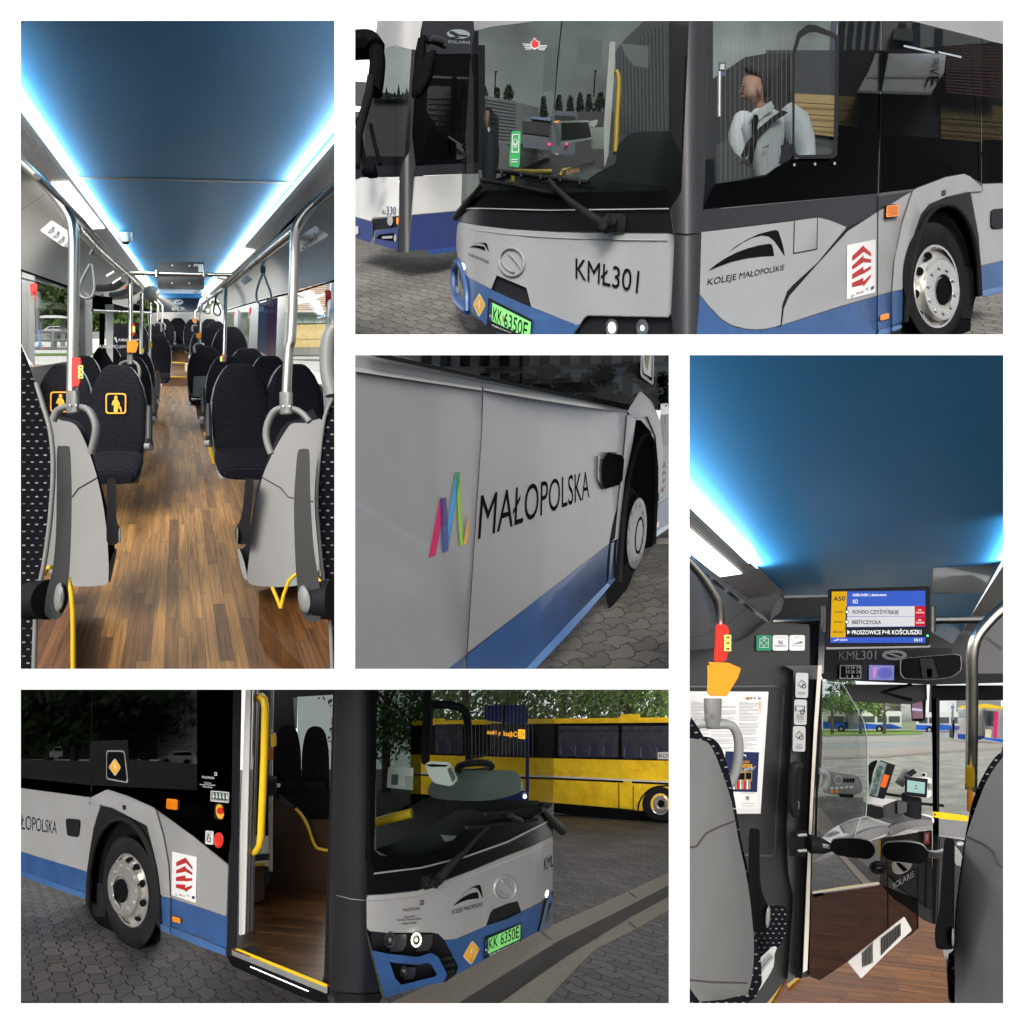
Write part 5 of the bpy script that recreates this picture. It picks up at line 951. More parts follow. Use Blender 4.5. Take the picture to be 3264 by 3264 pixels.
 # window reflections, built as things behind the dark side glass
hb=thing('office_building','pale office block reflected in the dark windows of the door side','building',P(*px('F',950,400),16));fz=Flat(16)
poly('wall',fz,pts('F',830,-20,1100,-20,1100,420,840,420),mat('pale render',(.38,.38,.40),.8),hb,.5);poly('window',fz,pts('F',855,0,968,0,968,80,855,78),NAVY,hb,.05,.03);poly('window',fz,pts('F',870,95,968,100,985,200,870,160),mat('pale green pane',(.3,.4,.36),.4),hb,.05,.03)
lattice(pts('F',840,-10,1090,-10,1090,350,850,350),6,5,fz,mat('grey frame bars',(.12,.13,.14),.6),hb)
for i,(x,y,w_,l)in enumerate(((960,420,105,'white parked car reflected in the window right of the yellow diamond'),(215,392,38,'small pale parked car reflected in the rear side window'))):
 c_=thing('parked_car',l,'car',P(*px('F',x,y+40),12),'cars reflected in the bus windows');fz=Flat(12)
 poly('body',fz,sm(pts('F',x-w_,y+10,x-w_*.95,y-5,x-w_*.4,y-18,x-w_*.1,y-40,x+w_*.5,y-42,x+w_,y-38,x+w_,y+30,x-w_*.9,y+28),3),WHITE,c_,1.2,bev=.05);poly('window',fz,pts('F',x-w_*.3,y-16,x-w_*.05,y-34,x+w_*.8,y-36,x+w_*.9,y-14),BLACK,c_,.02,.03)
 for s_ in (-.6,.6):obj('wheel',poly_bm(fz,ell(*px('F',x+w_*s_,y+30),w_*.1,w_*.12,0,20),.1,.03),RUBBER,c_)
for i,(x,y,r)in enumerate(((180,250,1.5),(330,120,2.4),(620,180,2.6),(760,60,2.0))):
 c=P(px('F',x,0)[0],2410,13+i);c.z-=1.6;tree(('leafy tree reflected in the rearmost dark window','dark leafy tree reflected in the rear dark window','dark leafy tree reflected in the charging flap window','leafy tree beside the pale office block in the dark window')[i],c,6,r,2.2,900,.16,0,'trees reflected in the dark side windows',seed=i+80,clumps=12)
pw=thing('low_wall','grey slatted low wall reflected in the dark side windows','wall',P(*px('F',540,490),11));poly('panel',Flat(11),pts('F',-20,430,420,440,430,320,660,310,665,430,1300,470,1300,620,-20,600),mat('grey wall',(.12,.12,.12),.8),pw,.3)
for k in range(6):poly('rail',Flat(11),pts('F',432,325+k*17,662,315+k*17,662,320+k*17,432,330+k*17),mat('pale rail',(.25,.25,.25),.8),pw,.05,.06)
poly('hedge',Flat(17),pts('F',-20,-20,850,-20,850,430,-20,430),mat('dark leaf mass',(.012,.02,.012),.9,noise=.3,scale=2),tag(thing('hedge_row','dark hedge mass reflected in the rear windows','hedge',P(*px('F',300,430),17))),.5)
poly('wall',Flat(15),pts('F',1100,-20,1320,-20,1320,700,1100,700),mat('dark wall',(.03,.035,.05),.8),hb,.3)
# ================================================================ PANEL 3 : along the side of the silver bus
PANEL=3
random.seed(3)
PAVE3=paving('grey brown interlocking paving','5c5852','474540','1c1a17',.21,.13,-.55,.015)
g3=ground('ground',S3,-1.4,-3,8,1.5,30,PAVE3);tag(g3,'grey block paving along the side of the silver bus','ground',kind='structure')
sd=Vert(2409,1132,1.40);sd.k=Vector((sd.k[0],sd.k[1],sd.k[2]))
bus=thing('city_bus','long silver and blue bus flank with a coloured zigzag sign and large dark lettering','bus',S3.p(0,-1.4,3),'silver and blue buses')
SIL3=SILVER;CHR=CHROME;CHROME=mat('dull steel',(.24,.235,.225),.4,.3,0,.15,20)
poly('side_panel',sd,pts('E',-20,104,300,150,778,222,785,300,778,500,730,1200,690,1840,560,1940,-20,1990),SIL3,bus,.02,.0)
poly('side_panel',sd,pts('E',781,220,1100,275,1400,320,1676,358,1655,600,1622,900,1600,1130,1575,1152,1100,1520,686,1838,731,1200,779,500,787,300),SIL3,bus,.02,.0)
sh=Pl((*px('E',0,60),1.46),(*px('E',1690,335),sd.d(*px('E',1690,335))*1.02),(*px('E',0,110),1.37))
poly('shoulder',sh,pts('E',-20,-30,0,-20,60,-2,776,148,782,218,300,146,-20,98),SIL3,bus,.02,.0);poly('shoulder',sh,pts('E',779,149,1300,250,1690,322,1678,352,1400,316,1100,270,790,216),SIL3,bus,.02,.0)
poly('window_rubber',sd,pts('E',40,-20,120,-20,780,125,1690,312,1690,338,776,148,55,-4),RUBBER,bus,.03,.01,bev=.004)
for q in (pts('E',100,-30,1030,-30,1025,170,780,122),pts('E',1038,-30,1950,-30,1950,330,1700,308,1034,172)):poly('side_window',sd,q,glass('dim side glass',(.72,.75,.75),.02,k=.02),bus,.01,.0)
poly('window_seam',sd,pts('E',1030,-30,1040,-30,1036,178,1026,176),RUBBER,bus,.02,.006)
poly('panel_seam',sd,pts('E',777,148,780,148,789,232,786,300,779,500,732,1200,685,1940,682,1940,729,1200,776,500,783,300,786,232),INK,bus,.001,.003)
poly('blue_band',sd,pts('E',686,1848,1100,1522,1575,1155,1560,1395,1540,1420,1040,1960,684,1960),BLUE,bus,.02,.0);poly('blue_band',sd,pts('E',560,1940,690,1842,678,1960,520,1960),BLUE,bus,.02,.0)
lip('sill',sd,pts('E',1030,1955,1300,1665,1555,1402),pts('E',1085,1955,1330,1700,1572,1418),.05,BLUE_L,bus,.06);poly('sill',sd,pts('E',1552,1395,1598,1368,1602,1385,1572,1418),BLUE_L,bus,.03,.03,bev=.004)
poly('underbody',Flat(5.2),pts('E',1100,1950,1350,1690,1600,1420,1720,1300,1700,1500,1480,1600,1300,1760,1180,1950),MATTE,bus,.4)
poly('body_gap_cover',sd,pts('E',-20,-20,60,0,780,135,1690,318,1690,340,1740,250,1800,280,1870,400,1960,560,1960,1040,1850,1100,1720,1180,1655,1400,1560,1395,1040,1950,-20,1990),SILVER,bus,.05,-.035)  # silver plate added behind the side panels to cover gaps around the arch
# lettering
H=homog(pts('E',770,862,1438,712,1442,880,757,1138))
text('MAŁOPOLSKA',sd,pts('E',775,862,1440,712,1443,878,755,1138),INK,bus,.004,.0)
def zig(q,col,l=.004):poly('zigzag_sign',sd,q,mat('print '+col,col,.45,noise=.02),bus,.001,l)
zig(pts('E',523,882,562,874,528,1050,495,1230,452,1249),'c2185b');zig(pts('E',523,882,562,874,574,1040,530,1060),'3a1c6e',.0055);zig(pts('E',528,1045,562,880,570,1060,575,1204,538,1217),'33418f',.005)
zig(pts('E',621,722,647,720,628,850,600,1040,575,1180,570,1030),'2b9ee0',.0045);zig(pts('E',621,722,646,720,640,800,626,862),'2e8b3c',.006);zig(pts('E',647,720,630,850,634,1000,646,1176,667,1170,652,900),'8fc32a',.005)
zig(pts('E',698,970,700,1080,688,1160,667,1168),'f2ac35',.0055)
# socket cover, arch, wheel
sc3=poly('socket_cover',sd,rrect(pts('E',1528,640,1560,600,1640,615,1658,640,1648,770,1625,800,1530,828,1522,700),.1),MATTE,bus,.05,.09,bev=.01);poly('cover_edge',sd,pts('E',1495,620,1528,640,1524,826,1492,760),mat('grey mirror plastic',(.10,.11,.12),.25),bus,.05,.05)
poly('cover_top',sd,pts('E',1535,605,1560,596,1610,598,1612,612,1560,616),PLAST,bus,.03,.08)
poly('arch_cover',sd,pts('E',1676,352,1690,320,1752,222,1770,232,1830,290,1876,400,1898,560,1890,800,1850,900,1868,700,1850,500,1800,380,1728,388,1700,380,1690,362),SIL3,bus,.04,.03,bev=.006)
poly('arch_cover',sd,pts('E',1674,372,1690,362,1728,400,1712,520,1662,760,1640,950,1620,1135,1580,1152,1600,1120,1622,900,1655,600),SIL3,bus,.04,.03,bev=.006);poly('arch_cover',sd,pts('E',1577,1156,1622,1132,1600,1365,1560,1395),BLUE,bus,.03,.02,bev=.004)
poly('arch_liner',sd,pts('E',1728,400,1760,400,1820,470,1855,600,1862,760,1850,1000,1845,1160,1820,1185,1780,1190,1650,1300,1632,1405,1605,1400,1622,1132,1642,950,1664,760,1714,520),MATTE,bus,.05,.005,bev=.004)
poly('wheel_well',sd,pts('E',1760,500,1800,510,1840,600,1845,800,1835,1150,1760,1180,1650,1300,1680,900),MATTE,bus,.3,-.02)
tube('arch_lip',path(sd,sm(pts('E',1632,1400,1640,1200,1655,1000,1680,800,1715,640,1755,530,1800,490,1835,540,1850,650,1856,800,1848,1000,1842,1160),4,False),.06),.022,RUBBER,bus)
wheel(bus,sd,'E',(1640,1190,85,392,8),(1722,1085,58,220,4),(1735,1098,58,218,5),(1748,1110,26,118,5),.80,12,None,.12,.0)
poly('hub_cap',sd,ell(*px('E',1750,1110),10,50,5,28),CHROME,bus,.02,.07)
poly('side_panel',sd,pts('E',1895,560,1960,560,1960,850,1868,900,1880,760),SIL3,bus,.03,.0);poly('blue_band',sd,pts('E',1866,918,1960,860,1960,1030,1850,1090),BLUE,bus,.03,.0);poly('sill',sd,pts('E',1850,1086,1960,1020,1960,1045,1850,1122),BLUE_L,bus,.05,.02)
H5=homog(pts('E',1885,640,1925,626,1910,886,1870,900));PO=poly('poster',sd,[H5(*u)for u in ((0,0),(1,0),(1,1),(0,1))],STICK,bus,.002,.01);marks(sd,H5,PO,.013)
poly('marker_lamp',sd,rrect(pts('E',1858,1030,1870,1022,1868,1058,1856,1064)),ORANGE,bus,.02,.03);poly('dark_trim',sd,pts('E',1890,300,1960,300,1960,560,1898,560,1876,400),BLACK,bus,.02,-.01);poly('marker_lamp',sd,rrect(pts('E',1880,300,1925,290,1932,360,1885,370)),ORANGE,bus,.05,.08,bev=.01);poly('marker_lamp',sd,pts('E',1912,180,1932,172,1935,200,1912,200),ORANGE,bus,.02,.08)
fp=obj('fuel_flap',ring_bm(sd,rrect(pts('E',1760,-60,1842,-60,1838,190,1756,130),.15),rrect(pts('E',1772,-60,1832,-60,1830,165,1768,115),.15),.04,.06),CHROME,bus);poly('flap_face',sd,rrect(pts('E',1768,-60,1834,-60,1832,140,1775,110),.15),mat('dark flap',(.03,.035,.05),.25),fp,.02,.04);poly('diamond_face',sd,pts('E',1785,-40,1822,-30,1800,95,1786,40),AMBER,fp,.002,.05)
# reflected building and hedges of the window band, built behind its glass
ob=thing('office_building','pale office block with dark vertical windows reflected in the window band','building',P(*px('E',1000,100),9));fz=Pl((*px('E',0,0),6.5),(*px('E',1932,0),9.5),(*px('E',0,300),6.5))
poly('wall',fz,pts('E',60,-30,1950,-30,1950,340,60,340),mat('pale office wall',(.8,.79,.8),.8,spec=.1),ob,.5)
for k in range(13):
 x=410+k*118+k*k*.6;
 for y0,y1 in ((-30,70),(110,330)):
  wdw=poly('window',fz,pts('E',x,y0,x+62,y0,x+62-4,y1,x-6,y1),mat('office window',(.03,.045,.075),.3),ob,.05,.02)
poly('cornice',fz,pts('E',800,78,1950,40,1950,66,800,104),mat('grey band',(.32,.31,.31),.8),ob,.1,.04)
for i,(x,y,r)in enumerate(((1110,165,.17),(1230,215,.19),(1640,215,.30),(1900,235,.2),(1530,240,.15))):
 c=P(*px('E',x,y+40),6.2);b_=thing('bush',('low dark bush left of the window band middle','dark bush in the window band, just right of the first bush','large dark bush at the right of the window band','bush beside the amber lamp at the far right','small dark bush touching the large one')[i],'bush',c,'bushes reflected in the window band');obj('foliage',leaves_bm(c+Vector((0,0,r*.5)),r*1.8,r,r,900,.035,random.Random(i),8),LEAFS[0],b_,smooth=False);tube('stem',[c-Vector((0,0,.3)),c],.02,BARK,b_)
onground('drain_grate',pts('E',1880,1115,1960,1085,1960,1125,1870,1130),grate('cast iron grate',.62),.01,'short piece of iron drain grate beyond the bus wheel','drain grate',S=S3,z=-1.4)
onground('kerb',pts('E',1840,1165,1880,1115,1960,1125,1960,1165),CONC,.005,kind='structure',S=S3,z=-1.4)
CHROME=CHR
# ================================================================ PANEL 1 : inside the bus, looking down the aisle
PANEL=1
random.seed(1)
S=S1
WOOD1=woodfloor('plank floor',.62,.062,'94703f','5f4327','33210f',rough=.55)
WOODR=woodfloor('reddish plank floor',.62,.062,'74502f','5a3c22','3a2414')
CEIL=mat('blue ceiling panel',(.07,.40,.78),.36,0,0,.05,1,spec=.45)
COVE=mat('grey cove panel',(.26,.26,.255),.55,0,0,.03,2)
SHELL=mat('grey seat shell',(.23,.23,.226),.5,0,.1,.04,6,.08,300)
GREYP=mat('mid grey plastic',(.22,.225,.22),.45,0,.1,.04,6)
DKP=mat('dark grey plastic',(.022,.024,.026),.55,0,0,.05,8,.1,300)
FAB=fabric('black dotted moquette');FAB2=fabric('fine dotted moquette',.06);FABP=mat('plain black moquette',(.008,.008,.013),.95,0,0,.2,60,.3,500)
def ribmat():
 m=mat('ribbed aluminium',(.50,.49,.50),.35,.3,0,0);n=m.node_tree.nodes;l=m.node_tree.links;b=n['Principled BSDF']
 uv=n.new('ShaderNodeUVMap');wv=n.new('ShaderNodeTexWave');wv.bands_direction='X';wv.inputs['Scale'].default_value=26;l.new(uv.outputs[0],wv.inputs[0])
 cr=n.new('ShaderNodeValToRGB');cr.color_ramp.elements[0].color=(.22,.21,.23,1);cr.color_ramp.elements[1].color=(.62,.60,.60,1);l.new(wv.outputs[0],cr.inputs[0]);l.new(cr.outputs[0],b.inputs['Base Color'])
 bp=n.new('ShaderNodeBump');bp.inputs['Strength'].default_value=.5;bp.inputs['Distance'].default_value=.004;l.new(wv.outputs[0],bp.inputs['Height']);l.new(bp.outputs[0],b.inputs['Normal']); return m
RIB=ribmat()
def sheet(name,S,a,b,d0,d1,m,par=None,nd=2):
 bm=bmesh.new();uvl=bm.loops.layers.uv.new('UVMap');w_=math.hypot(a[0]-b[0],a[1]-b[1])
 q=[(S.p(*a,d0),0,d0),(S.p(*b,d0),w_,d0),(S.p(*b,d1),w_,d1),(S.p(*a,d1),0,d1)]
 f=bm.faces.new([bm.verts.new(v[0])for v in q])
 for lo,v in zip(f.loops,q):lo[uvl].uv=v[1:]
 return obj(name,bm,m,par,smooth=False)
fl=ground('floor',S,-1.5,-1.25,1.25,1.9,11.6,WOOD1);tag(fl,kind='structure')
ce=box('ceiling',S,-.60,.70,.80,.83,1.0,14,CEIL);tag(ce,kind='structure')
sh1=thing('bus_interior_wall','grey cove panels, window posts and light strips lining the aisle of the bus','wall',S.p(0,-1.5,3))
strip('cove_panel',S,[(-.74,.785),(-.88,.757),(-1.0,.70),(-1.09,.62),(-1.15,.53),(-1.2,.43),(-1.22,.36),(-1.18,.34)],1.6,13.5,COVE,sh1,2);strip('cove_panel',S,[(.86,.765),(.97,.725),(1.05,.67),(1.12,.59),(1.17,.50),(1.2,.41),(1.22,.34),(1.18,.32)],1.6,13.5,COVE,sh1,2)
sheet('ribbed_panel',S,(-.575,.795),(-.745,.783),1.3,13.5,RIB,sh1);sheet('ribbed_panel',S,(.672,.795),(.862,.763),1.3,13.5,RIB,sh1)
LED=emis('cool led strip',(.62,.86,1),3);TUBE=emis('warm lit panel',(1,.97,.86),2.6)
for x in (-.572,.667):tube('light_strip',[S.p(x,.782,1.3),S.p(x,.782,13.4)],.0075,LED,sh1,6)
LAMPW=[(-1,2.75,4.1,-.615,-.715),(-1,8,13,-.6,-.72),(1,5.2,8.5,.70,.82),(1,9,13,.70,.82)]
for s_,a,b,x0,x1 in LAMPW:sheet('lit_panel',S,(x0,.787 if s_<0 else .783),(x1,.779 if s_<0 else .764),a,b,TUBE,sh1)
cj=mat('ceiling joint',(.30,.30,.30),.4,.5)
CP=S.level(.8)
for q in (('A',330,965,1690,1000,12),('A',680,1450,1310,1465,5),('A',760,1375,1320,1395,2)):
 a,b=px('A',q[1],q[2]),px('A',q[3],q[4]);poly('ceiling_joint',CP,bar(a,b,q[5]/1.932),cj,sh1,.004,.012)
poly('cove_joint',Pl((66,700,2.2),(140,600,2.2),(66,600,2.0)),bar(px('A',0,1170),px('A',150,1070),1.2),mat('dark joint',(.05,.045,.04),.9),sh1,.001,0)
for x,k in ((-.56,1),(.655,-1)):
 arealamp('light_strip_glow',S,x,.778,1.2,13,(k*.8,0,.6),27,(.58,.84,1),.03,180);
for x,a,b in ((-.66,2.75,4.1),(-.66,8,13),(.76,5.2,8.5),(.76,9,13)):arealamp('lit_panel_glow',S,x,.765,a,b,(0,0,-1),20*(b-a)**.5,(1,.95,.86),.09)
# ceiling things
cm=thing('ceiling_camera','white dome camera under the blue ceiling beside the left light strip','camera',P(*px('A',645,1340),4.3));q=px('A',645,1335)
def turn(c,prof,d,m,par,name,n=24,asp=1.0):
 return obj(name,loft_bm([[P(c+r*math.cos(t),y,d+r/F*d*math.sin(t))for t in [2*math.pi*k/n for k in range(n)]]for r,y in prof]),m,par)
turn(q[0],[(22,q[1]-18),(22,q[1]+6),(20,q[1]+12),(15,q[1]+15)],4.3,WHITE,cm,'housing');turn(q[0],[(14,q[1]+13),(12,q[1]+19),(7,q[1]+22),(1,q[1]+23)],4.3,BLACK,cm,'lens')
sn=thing('ceiling_sensor','tiny white sensor button in the middle of the blue ceiling','sensor',P(*px('A',905,1175),3.6));q=px('A',905,1170);turn(q[0],[(8,q[1]-6),(8,q[1]+5),(6,q[1]+8),(1,q[1]+9)],3.6,WHITE,sn,'housing',16)
ds=thing('display_box','black back of a ceiling display with four screws, hanging on a cross bar','display',P(*px('A',988,1655),4.4));f4=Flat(4.4)
poly('housing',f4,rrect(pts('A',846,1484,1130,1486,1130,1656,844,1652),.05),mat('matt charcoal box',(.02,.018,.022),.6),ds,.08,bev=.004);poly('joint',f4,pts('A',846,1566,1130,1568,1130,1574,846,1572),INK,ds,.002,.004)
for x,y in ((933,1507),(1040,1509),(932,1616),(1038,1617)):poly('screw',f4,ell(*px('A',x,y),3,3,0,12),WHITE,ds,.004,.006)
poly('maker_sticker',f4,pts('A',1066,1498,1126,1500,1126,1548,1094,1548,1094,1512,1066,1512),STICK,ds,.002,.005);text('2021',f4,pts('A',1072,1501,1098,1501,1098,1510,1072,1510),GRAPH,ds,.007)
cb=thing('cross_bar','steel cross bar under the ceiling display joining both rails','rail',P(*px('A',988,1562),4.3));tube('bar',[P(*px('A',680,1556),4.3),P(*px('A',1310,1566),4.3)],.017,STEEL,cb,14)
for x in (838,1134):tube('bracket',[P(*px('A',x,1540),4.28),P(*px('A',x,1580),4.28)],.014,STEEL,cb)
# long rails
ra=thing('hand_rail','long steel hand rail along the left side of the ceiling','rail',S.p(-.45,.4,3),'ceiling hand rails')
tube('rail',[P(*px('A',x,y),d)for x,y,d in ((340,1270,2.1),(460,1400,2.75),(680,1590,4.9),(765,1680,7))],.017,STEEL,ra,12);tube('rail',[P(*px('A',x,y),d)for x,y,d in ((100,960,1.6),(380,1230,2.2),(540,1420,3.2),(680,1560,4.8))],.010,mat('grey channel',(.2,.2,.2),.5),ra,8)
rb=thing('hand_rail','long steel hand rail along the right side of the ceiling','rail',S.p(.47,.4,3),'ceiling hand rails')
tube('rail',[P(*px('A',x,y),d)for x,y,d in ((1700,1285,1.98),(1480,1460,2.8),(1250,1650,5),(1130,1735,8),(1075,1790,11))],.017,STEEL,rb,12);tube('rail',[P(*px('A',x,y),d)for x,y,d in ((1932,1010,1.8),(1640,1300,2.2),(1400,1500,3.2),(1240,1640,4.8))],.010,mat('grey channel',(.2,.2,.2),.5),rb,8)
poly('rail_gap',Flat(2.6),pts('A',1780,1110,1640,1250,1560,1340,1500,1400,1640,1270,1700,1220,1790,1110),MATTE,rb,.02)
# poles
def pole(label,p,r,m=None,grp='poles along the aisle'):
 t=thing('grab_pole',label,'pole',min(p,key= lambda v:v.z),grp);tube('tube',p,r,m or STEEL,t,16); return t
PN=[pole('near steel pole bending left to the ceiling, left of the aisle',[P(*q,1.95)for q in sm(pts('A',-20,850,130,990,250,1130,310,1230,326,1330,328,1500,'B',300,200,298,330),5,False)],.0178),pole('near steel pole bending right to the ceiling, right of the aisle',[P(*q,1.95)for q in sm(pts('A',1960,1010,1860,1090,1760,1180,1700,1270,1686,1360,1684,1500,1668,1932,'B',1548,100,1535,340),5,False)],.0178)]
H_=thing('seat_handle','grey looped seat handle under the near left pole','handle',P(*px('B',300,450),1.95),'grey looped handles under poles');H2_=thing('seat_handle','grey looped seat handle under the near right pole','handle',P(*px('B',1535,450),1.95),'grey looped handles under poles')
for t,cx,y0,y1,lp in ((H_,300,325,455,[(185,500),(215,440),(270,418),(300,420),(340,420),(395,440),(430,510),(432,580),(405,690)]),(H2_,1533,332,462,[(1445,690),(1418,600),(1425,520),(1460,450),(1510,425),(1540,424),(1600,440),(1640,470),(1668,505)])):
 c=px('B',cx,0)[0];a,b=px('B',cx,y0)[1],px('B',cx,y1)[1];turn(c,[(20,a),(21,a+4),(21,b-4),(18,b)],1.95,GREYP,t,'socket',20)
 tube('loop',[P(*px('B',x,y),1.95)for x,y in sm(lp,4,False)],.0125,GREYP,t,12)
 for dx in (-10,12):poly('screw',Flat(1.92),ell(c+dx*.9,px('B',0,y1-48)[1],3,3,0,10),CHROME,t,.003,.005)
def button_box(label,q,d,m,scr=None,side=1):
 t=thing('stop_button',label,'stop button',P(*q[0],d),'stop button boxes on poles');poly('housing',Flat(d),q,m,t,.05,bev=.004)
 if scr:
  f=poly('display',Flat(d),scr,RED,t,.003,.008);g=emis('green yellow display',(.45,1,.2),1.3)
  n_=len(scr);x0=min(a[0]for a in scr);x1=max(a[0]for a in scr);y0=min(a[1]for a in scr);y1=max(a[1]for a in scr)
  for k in range(3):
   yy=y0+(y1-y0)*(k+.5)/3;poly('display_ring',Flat(d),[(x0,yy-(y1-y0)*.14),(x1,yy-(y1-y0)*.16),(x1,yy+(y1-y0)*.13),(x0,yy+(y1-y0)*.13)],g,f,.001,.011);poly('display_core',Flat(d),[(x0+(x1-x0)*.3,yy-(y1-y0)*.08),(x1-(x1-x0)*.2,yy-(y1-y0)*.08),(x1-(x1-x0)*.2,yy+(y1-y0)*.07),(x0+(x1-x0)*.3,yy+(y1-y0)*.07)],RED,f,.001,.013)
 return t
button_box('large red stop box with a lit green symbol on the near left pole',pts('a',628,1118,735,1120,752,1180,748,1400,720,1480,628,1492,622,1300),1.9,RED,pts('a',708,1215,768,1218,762,1378,708,1382))
button_box('small red stop box on the second left pole',pts('a',1342,688,1385,690,1404,720,1404,840,1385,856,1342,856),4.6,RED,pts('a',1380,735,1408,735,1408,808,1380,810));button_box('red stop box with green symbol on the second right pole',pts('b',540,1075,578,1078,578,1178,535,1176),4.6,RED,pts('b',524,1108,550,1108,550,1168,524,1168))
for l,q,d in (('orange validator box on the second left pole',pts('a',1310,915,1400,905,1455,945,1420,1060,1310,1062),4.55),('small yellow button box low on the third left pole',pts('a',1478,1005,1512,1002,1518,1040,1510,1075,1476,1072),5.5),('small yellow button box on the fourth left pole',pts('a',1588,925,1614,925,1620,960,1612,1012,1588,1010),6.5),('orange validator box on the third right pole',pts('b',222,822,298,808,290,880,262,890,232,872),6.8),('distant orange box at the rear right pole',pts('b',178,640,240,640,238,690,190,690),9)):
 button_box(l,q,d,YEL if'yellow' in l else mat('orange plastic',(.80,.30,.02),.4))
for l,q,d,r in (('second steel pole on the left, holding red and orange boxes',(('a',1352,160),('a',1355,600),('a',1345,1075)),4.6,.0165),('third steel pole on the left, thinner looking',(('a',1492,330),('a',1485,700),('a',1480,1080)),5.6,.016),('fourth steel pole on the left beside the black seats',(('a',1598,440),('a',1594,800),('a',1586,1200)),6.6,.016),('bent rear pole on the left near the round mirror',(('a',1640,420),('a',1690,470),('a',1690,560),('a',1680,690)),9,.018),('rearmost bent pole on the left',(('a',1690,410),('a',1745,480),('a',1745,560),('a',1740,690)),10,.018),('second steel pole on the right with a red box',(('b',592,270),('b',588,700),('b',572,1170)),4.8,.0165),('third pole on the right with an orange box',(('b',345,440),('b',300,460),('b',288,560),('b',280,820)),7,.017),('rearmost steel pole on the right',(('b',260,520),('b',222,560),('b',215,700)),9.5,.017)):
 pole(l,[P(*px(*v),d)for v in q],r)
for l,c,y0,y1,lp,d in (('grey looped handle under the second left pole',('a',1345),1075,1200,[(1210,1235),(1240,1190),(1310,1165),(1380,1165),(1440,1210),(1462,1280),(1458,1350),(1435,1430)],4.6),('grey looped handle under the third right pole',('b',272),890,950,[(215,1060),(200,1000),(225,960),(270,948),(310,955),(328,975)],6.8)):
 v=c[0];t=thing('seat_handle',l,'handle',P(*px(v,c[1],y1),d),'grey looped handles under poles');X=px(v,c[1],0)[0];a,b=px(v,0,y0)[1],px(v,0,y1)[1];w_=9.5 if v=='a' else 5
 turn(X,[(w_,a),(w_,b)],d,GREYP,t,'socket',16);tube('loop',[P(*px(v,x,y),d)for x,y in sm(lp,4,False)],.0125 if v=='a' else .014,GREYP,t,10)
for l,v,q,d in (('small grey handles beside the rear left poles','a',[(1640,730),(1655,700),(1700,695),(1730,720),(1730,800)],9),('second small grey handle at the rear left','a',[(1730,700),(1760,700),(1780,730),(1772,780)],10),('small grey handle beside the rear right pole','b',[(185,800),(180,750),(200,725),(235,725)],9)):
 t=thing('seat_handle',l,'handle',P(*px(v,*q[2]),d),'grey looped handles under poles');tube('loop',[P(*px(v,*c),d)for c in sm(q,4,False)],.016,GREYP,t,8)
lb=thing('grab_rail','horizontal steel rails across the left door glass','rail',P(*px('a',1100,545),5));tube('bar',[P(*px('a',885,540),5),P(*px('a',1590,568),6.4)],.014,STEEL,lb);
# straps
def strap(label,v,clamp,loop,d,r=.0065):
 t=thing('hanging_strap',label,'strap',P(*px(v,*loop[len(loop)//2]),d),'hanging hand straps');x,y,w_,h=clamp
 tube('loop',[P(*px(v,*c),d)for c in sm(loop,4,True)],r,mat('strap grey',(.30,.31,.30),.55),t,8,True)
 poly('clamp',Flat(d-.01),rrect(pts(v,x-w_,y-h,x+w_,y-h*.7,x+w_,y+h,x-w_,y+h)),DKP,t,.03,bev=.003);tube('band',[P(*px(v,x+dx,y+dy),d)for dx,dy in ((-w_*.3,-h*.8),(w_*.4,-h*2.0),(w_*1.4,-h*3))],r*1.3,mat('strap grey',(.30,.31,.30),.55),t,6)
strap('hanging strap on the near left rail beside the near pole','A',(437,1465,22,26),[(432,1495),(380,1590),(362,1650),(372,1695),(410,1710),(445,1690),(455,1620),(440,1500)],2.8)
strap('hanging strap on the near right rail, the largest of the right hand straps','A',(1492,1530,16,24),[(1490,1558),(1462,1630),(1450,1690),(1462,1735),(1500,1752),(1535,1730),(1540,1680),(1515,1610),(1498,1558)],2.9)
strap('small hanging strap farther back on the right rail','b',(468,405,14,20),[(466,428),(445,520),(448,570),(485,600),(520,590),(530,545),(500,480),(474,428)],4.8,.008);strap('small pale double strap behind the other right hand straps','b',(375,440,12,16),[(374,455),(340,520),(330,560),(350,575),(395,570),(402,520),(382,456)],6,.008)
mr_=thing('convex_mirror','round convex mirror on a thin arm beside the left light strip','mirror',P(*px('a',1605,430),6.3));q=px('a',1605,330)
obj('mirror_disc',loft_bm([[P(x,y,6.3-l)for x,y in ell(q[0],q[1],26*k,26*k,0,32)]for k,l in ((1,0),(1,.03),(.9,.05),(.6,.08),(.2,.09))]),mat('mirror face',(.45,.38,.30),.3,.2),mr_);tube('arm',[P(*px('a',1500,350),6.4),P(*px('a',1600,305),6.28)],.01,CHROME,mr_)
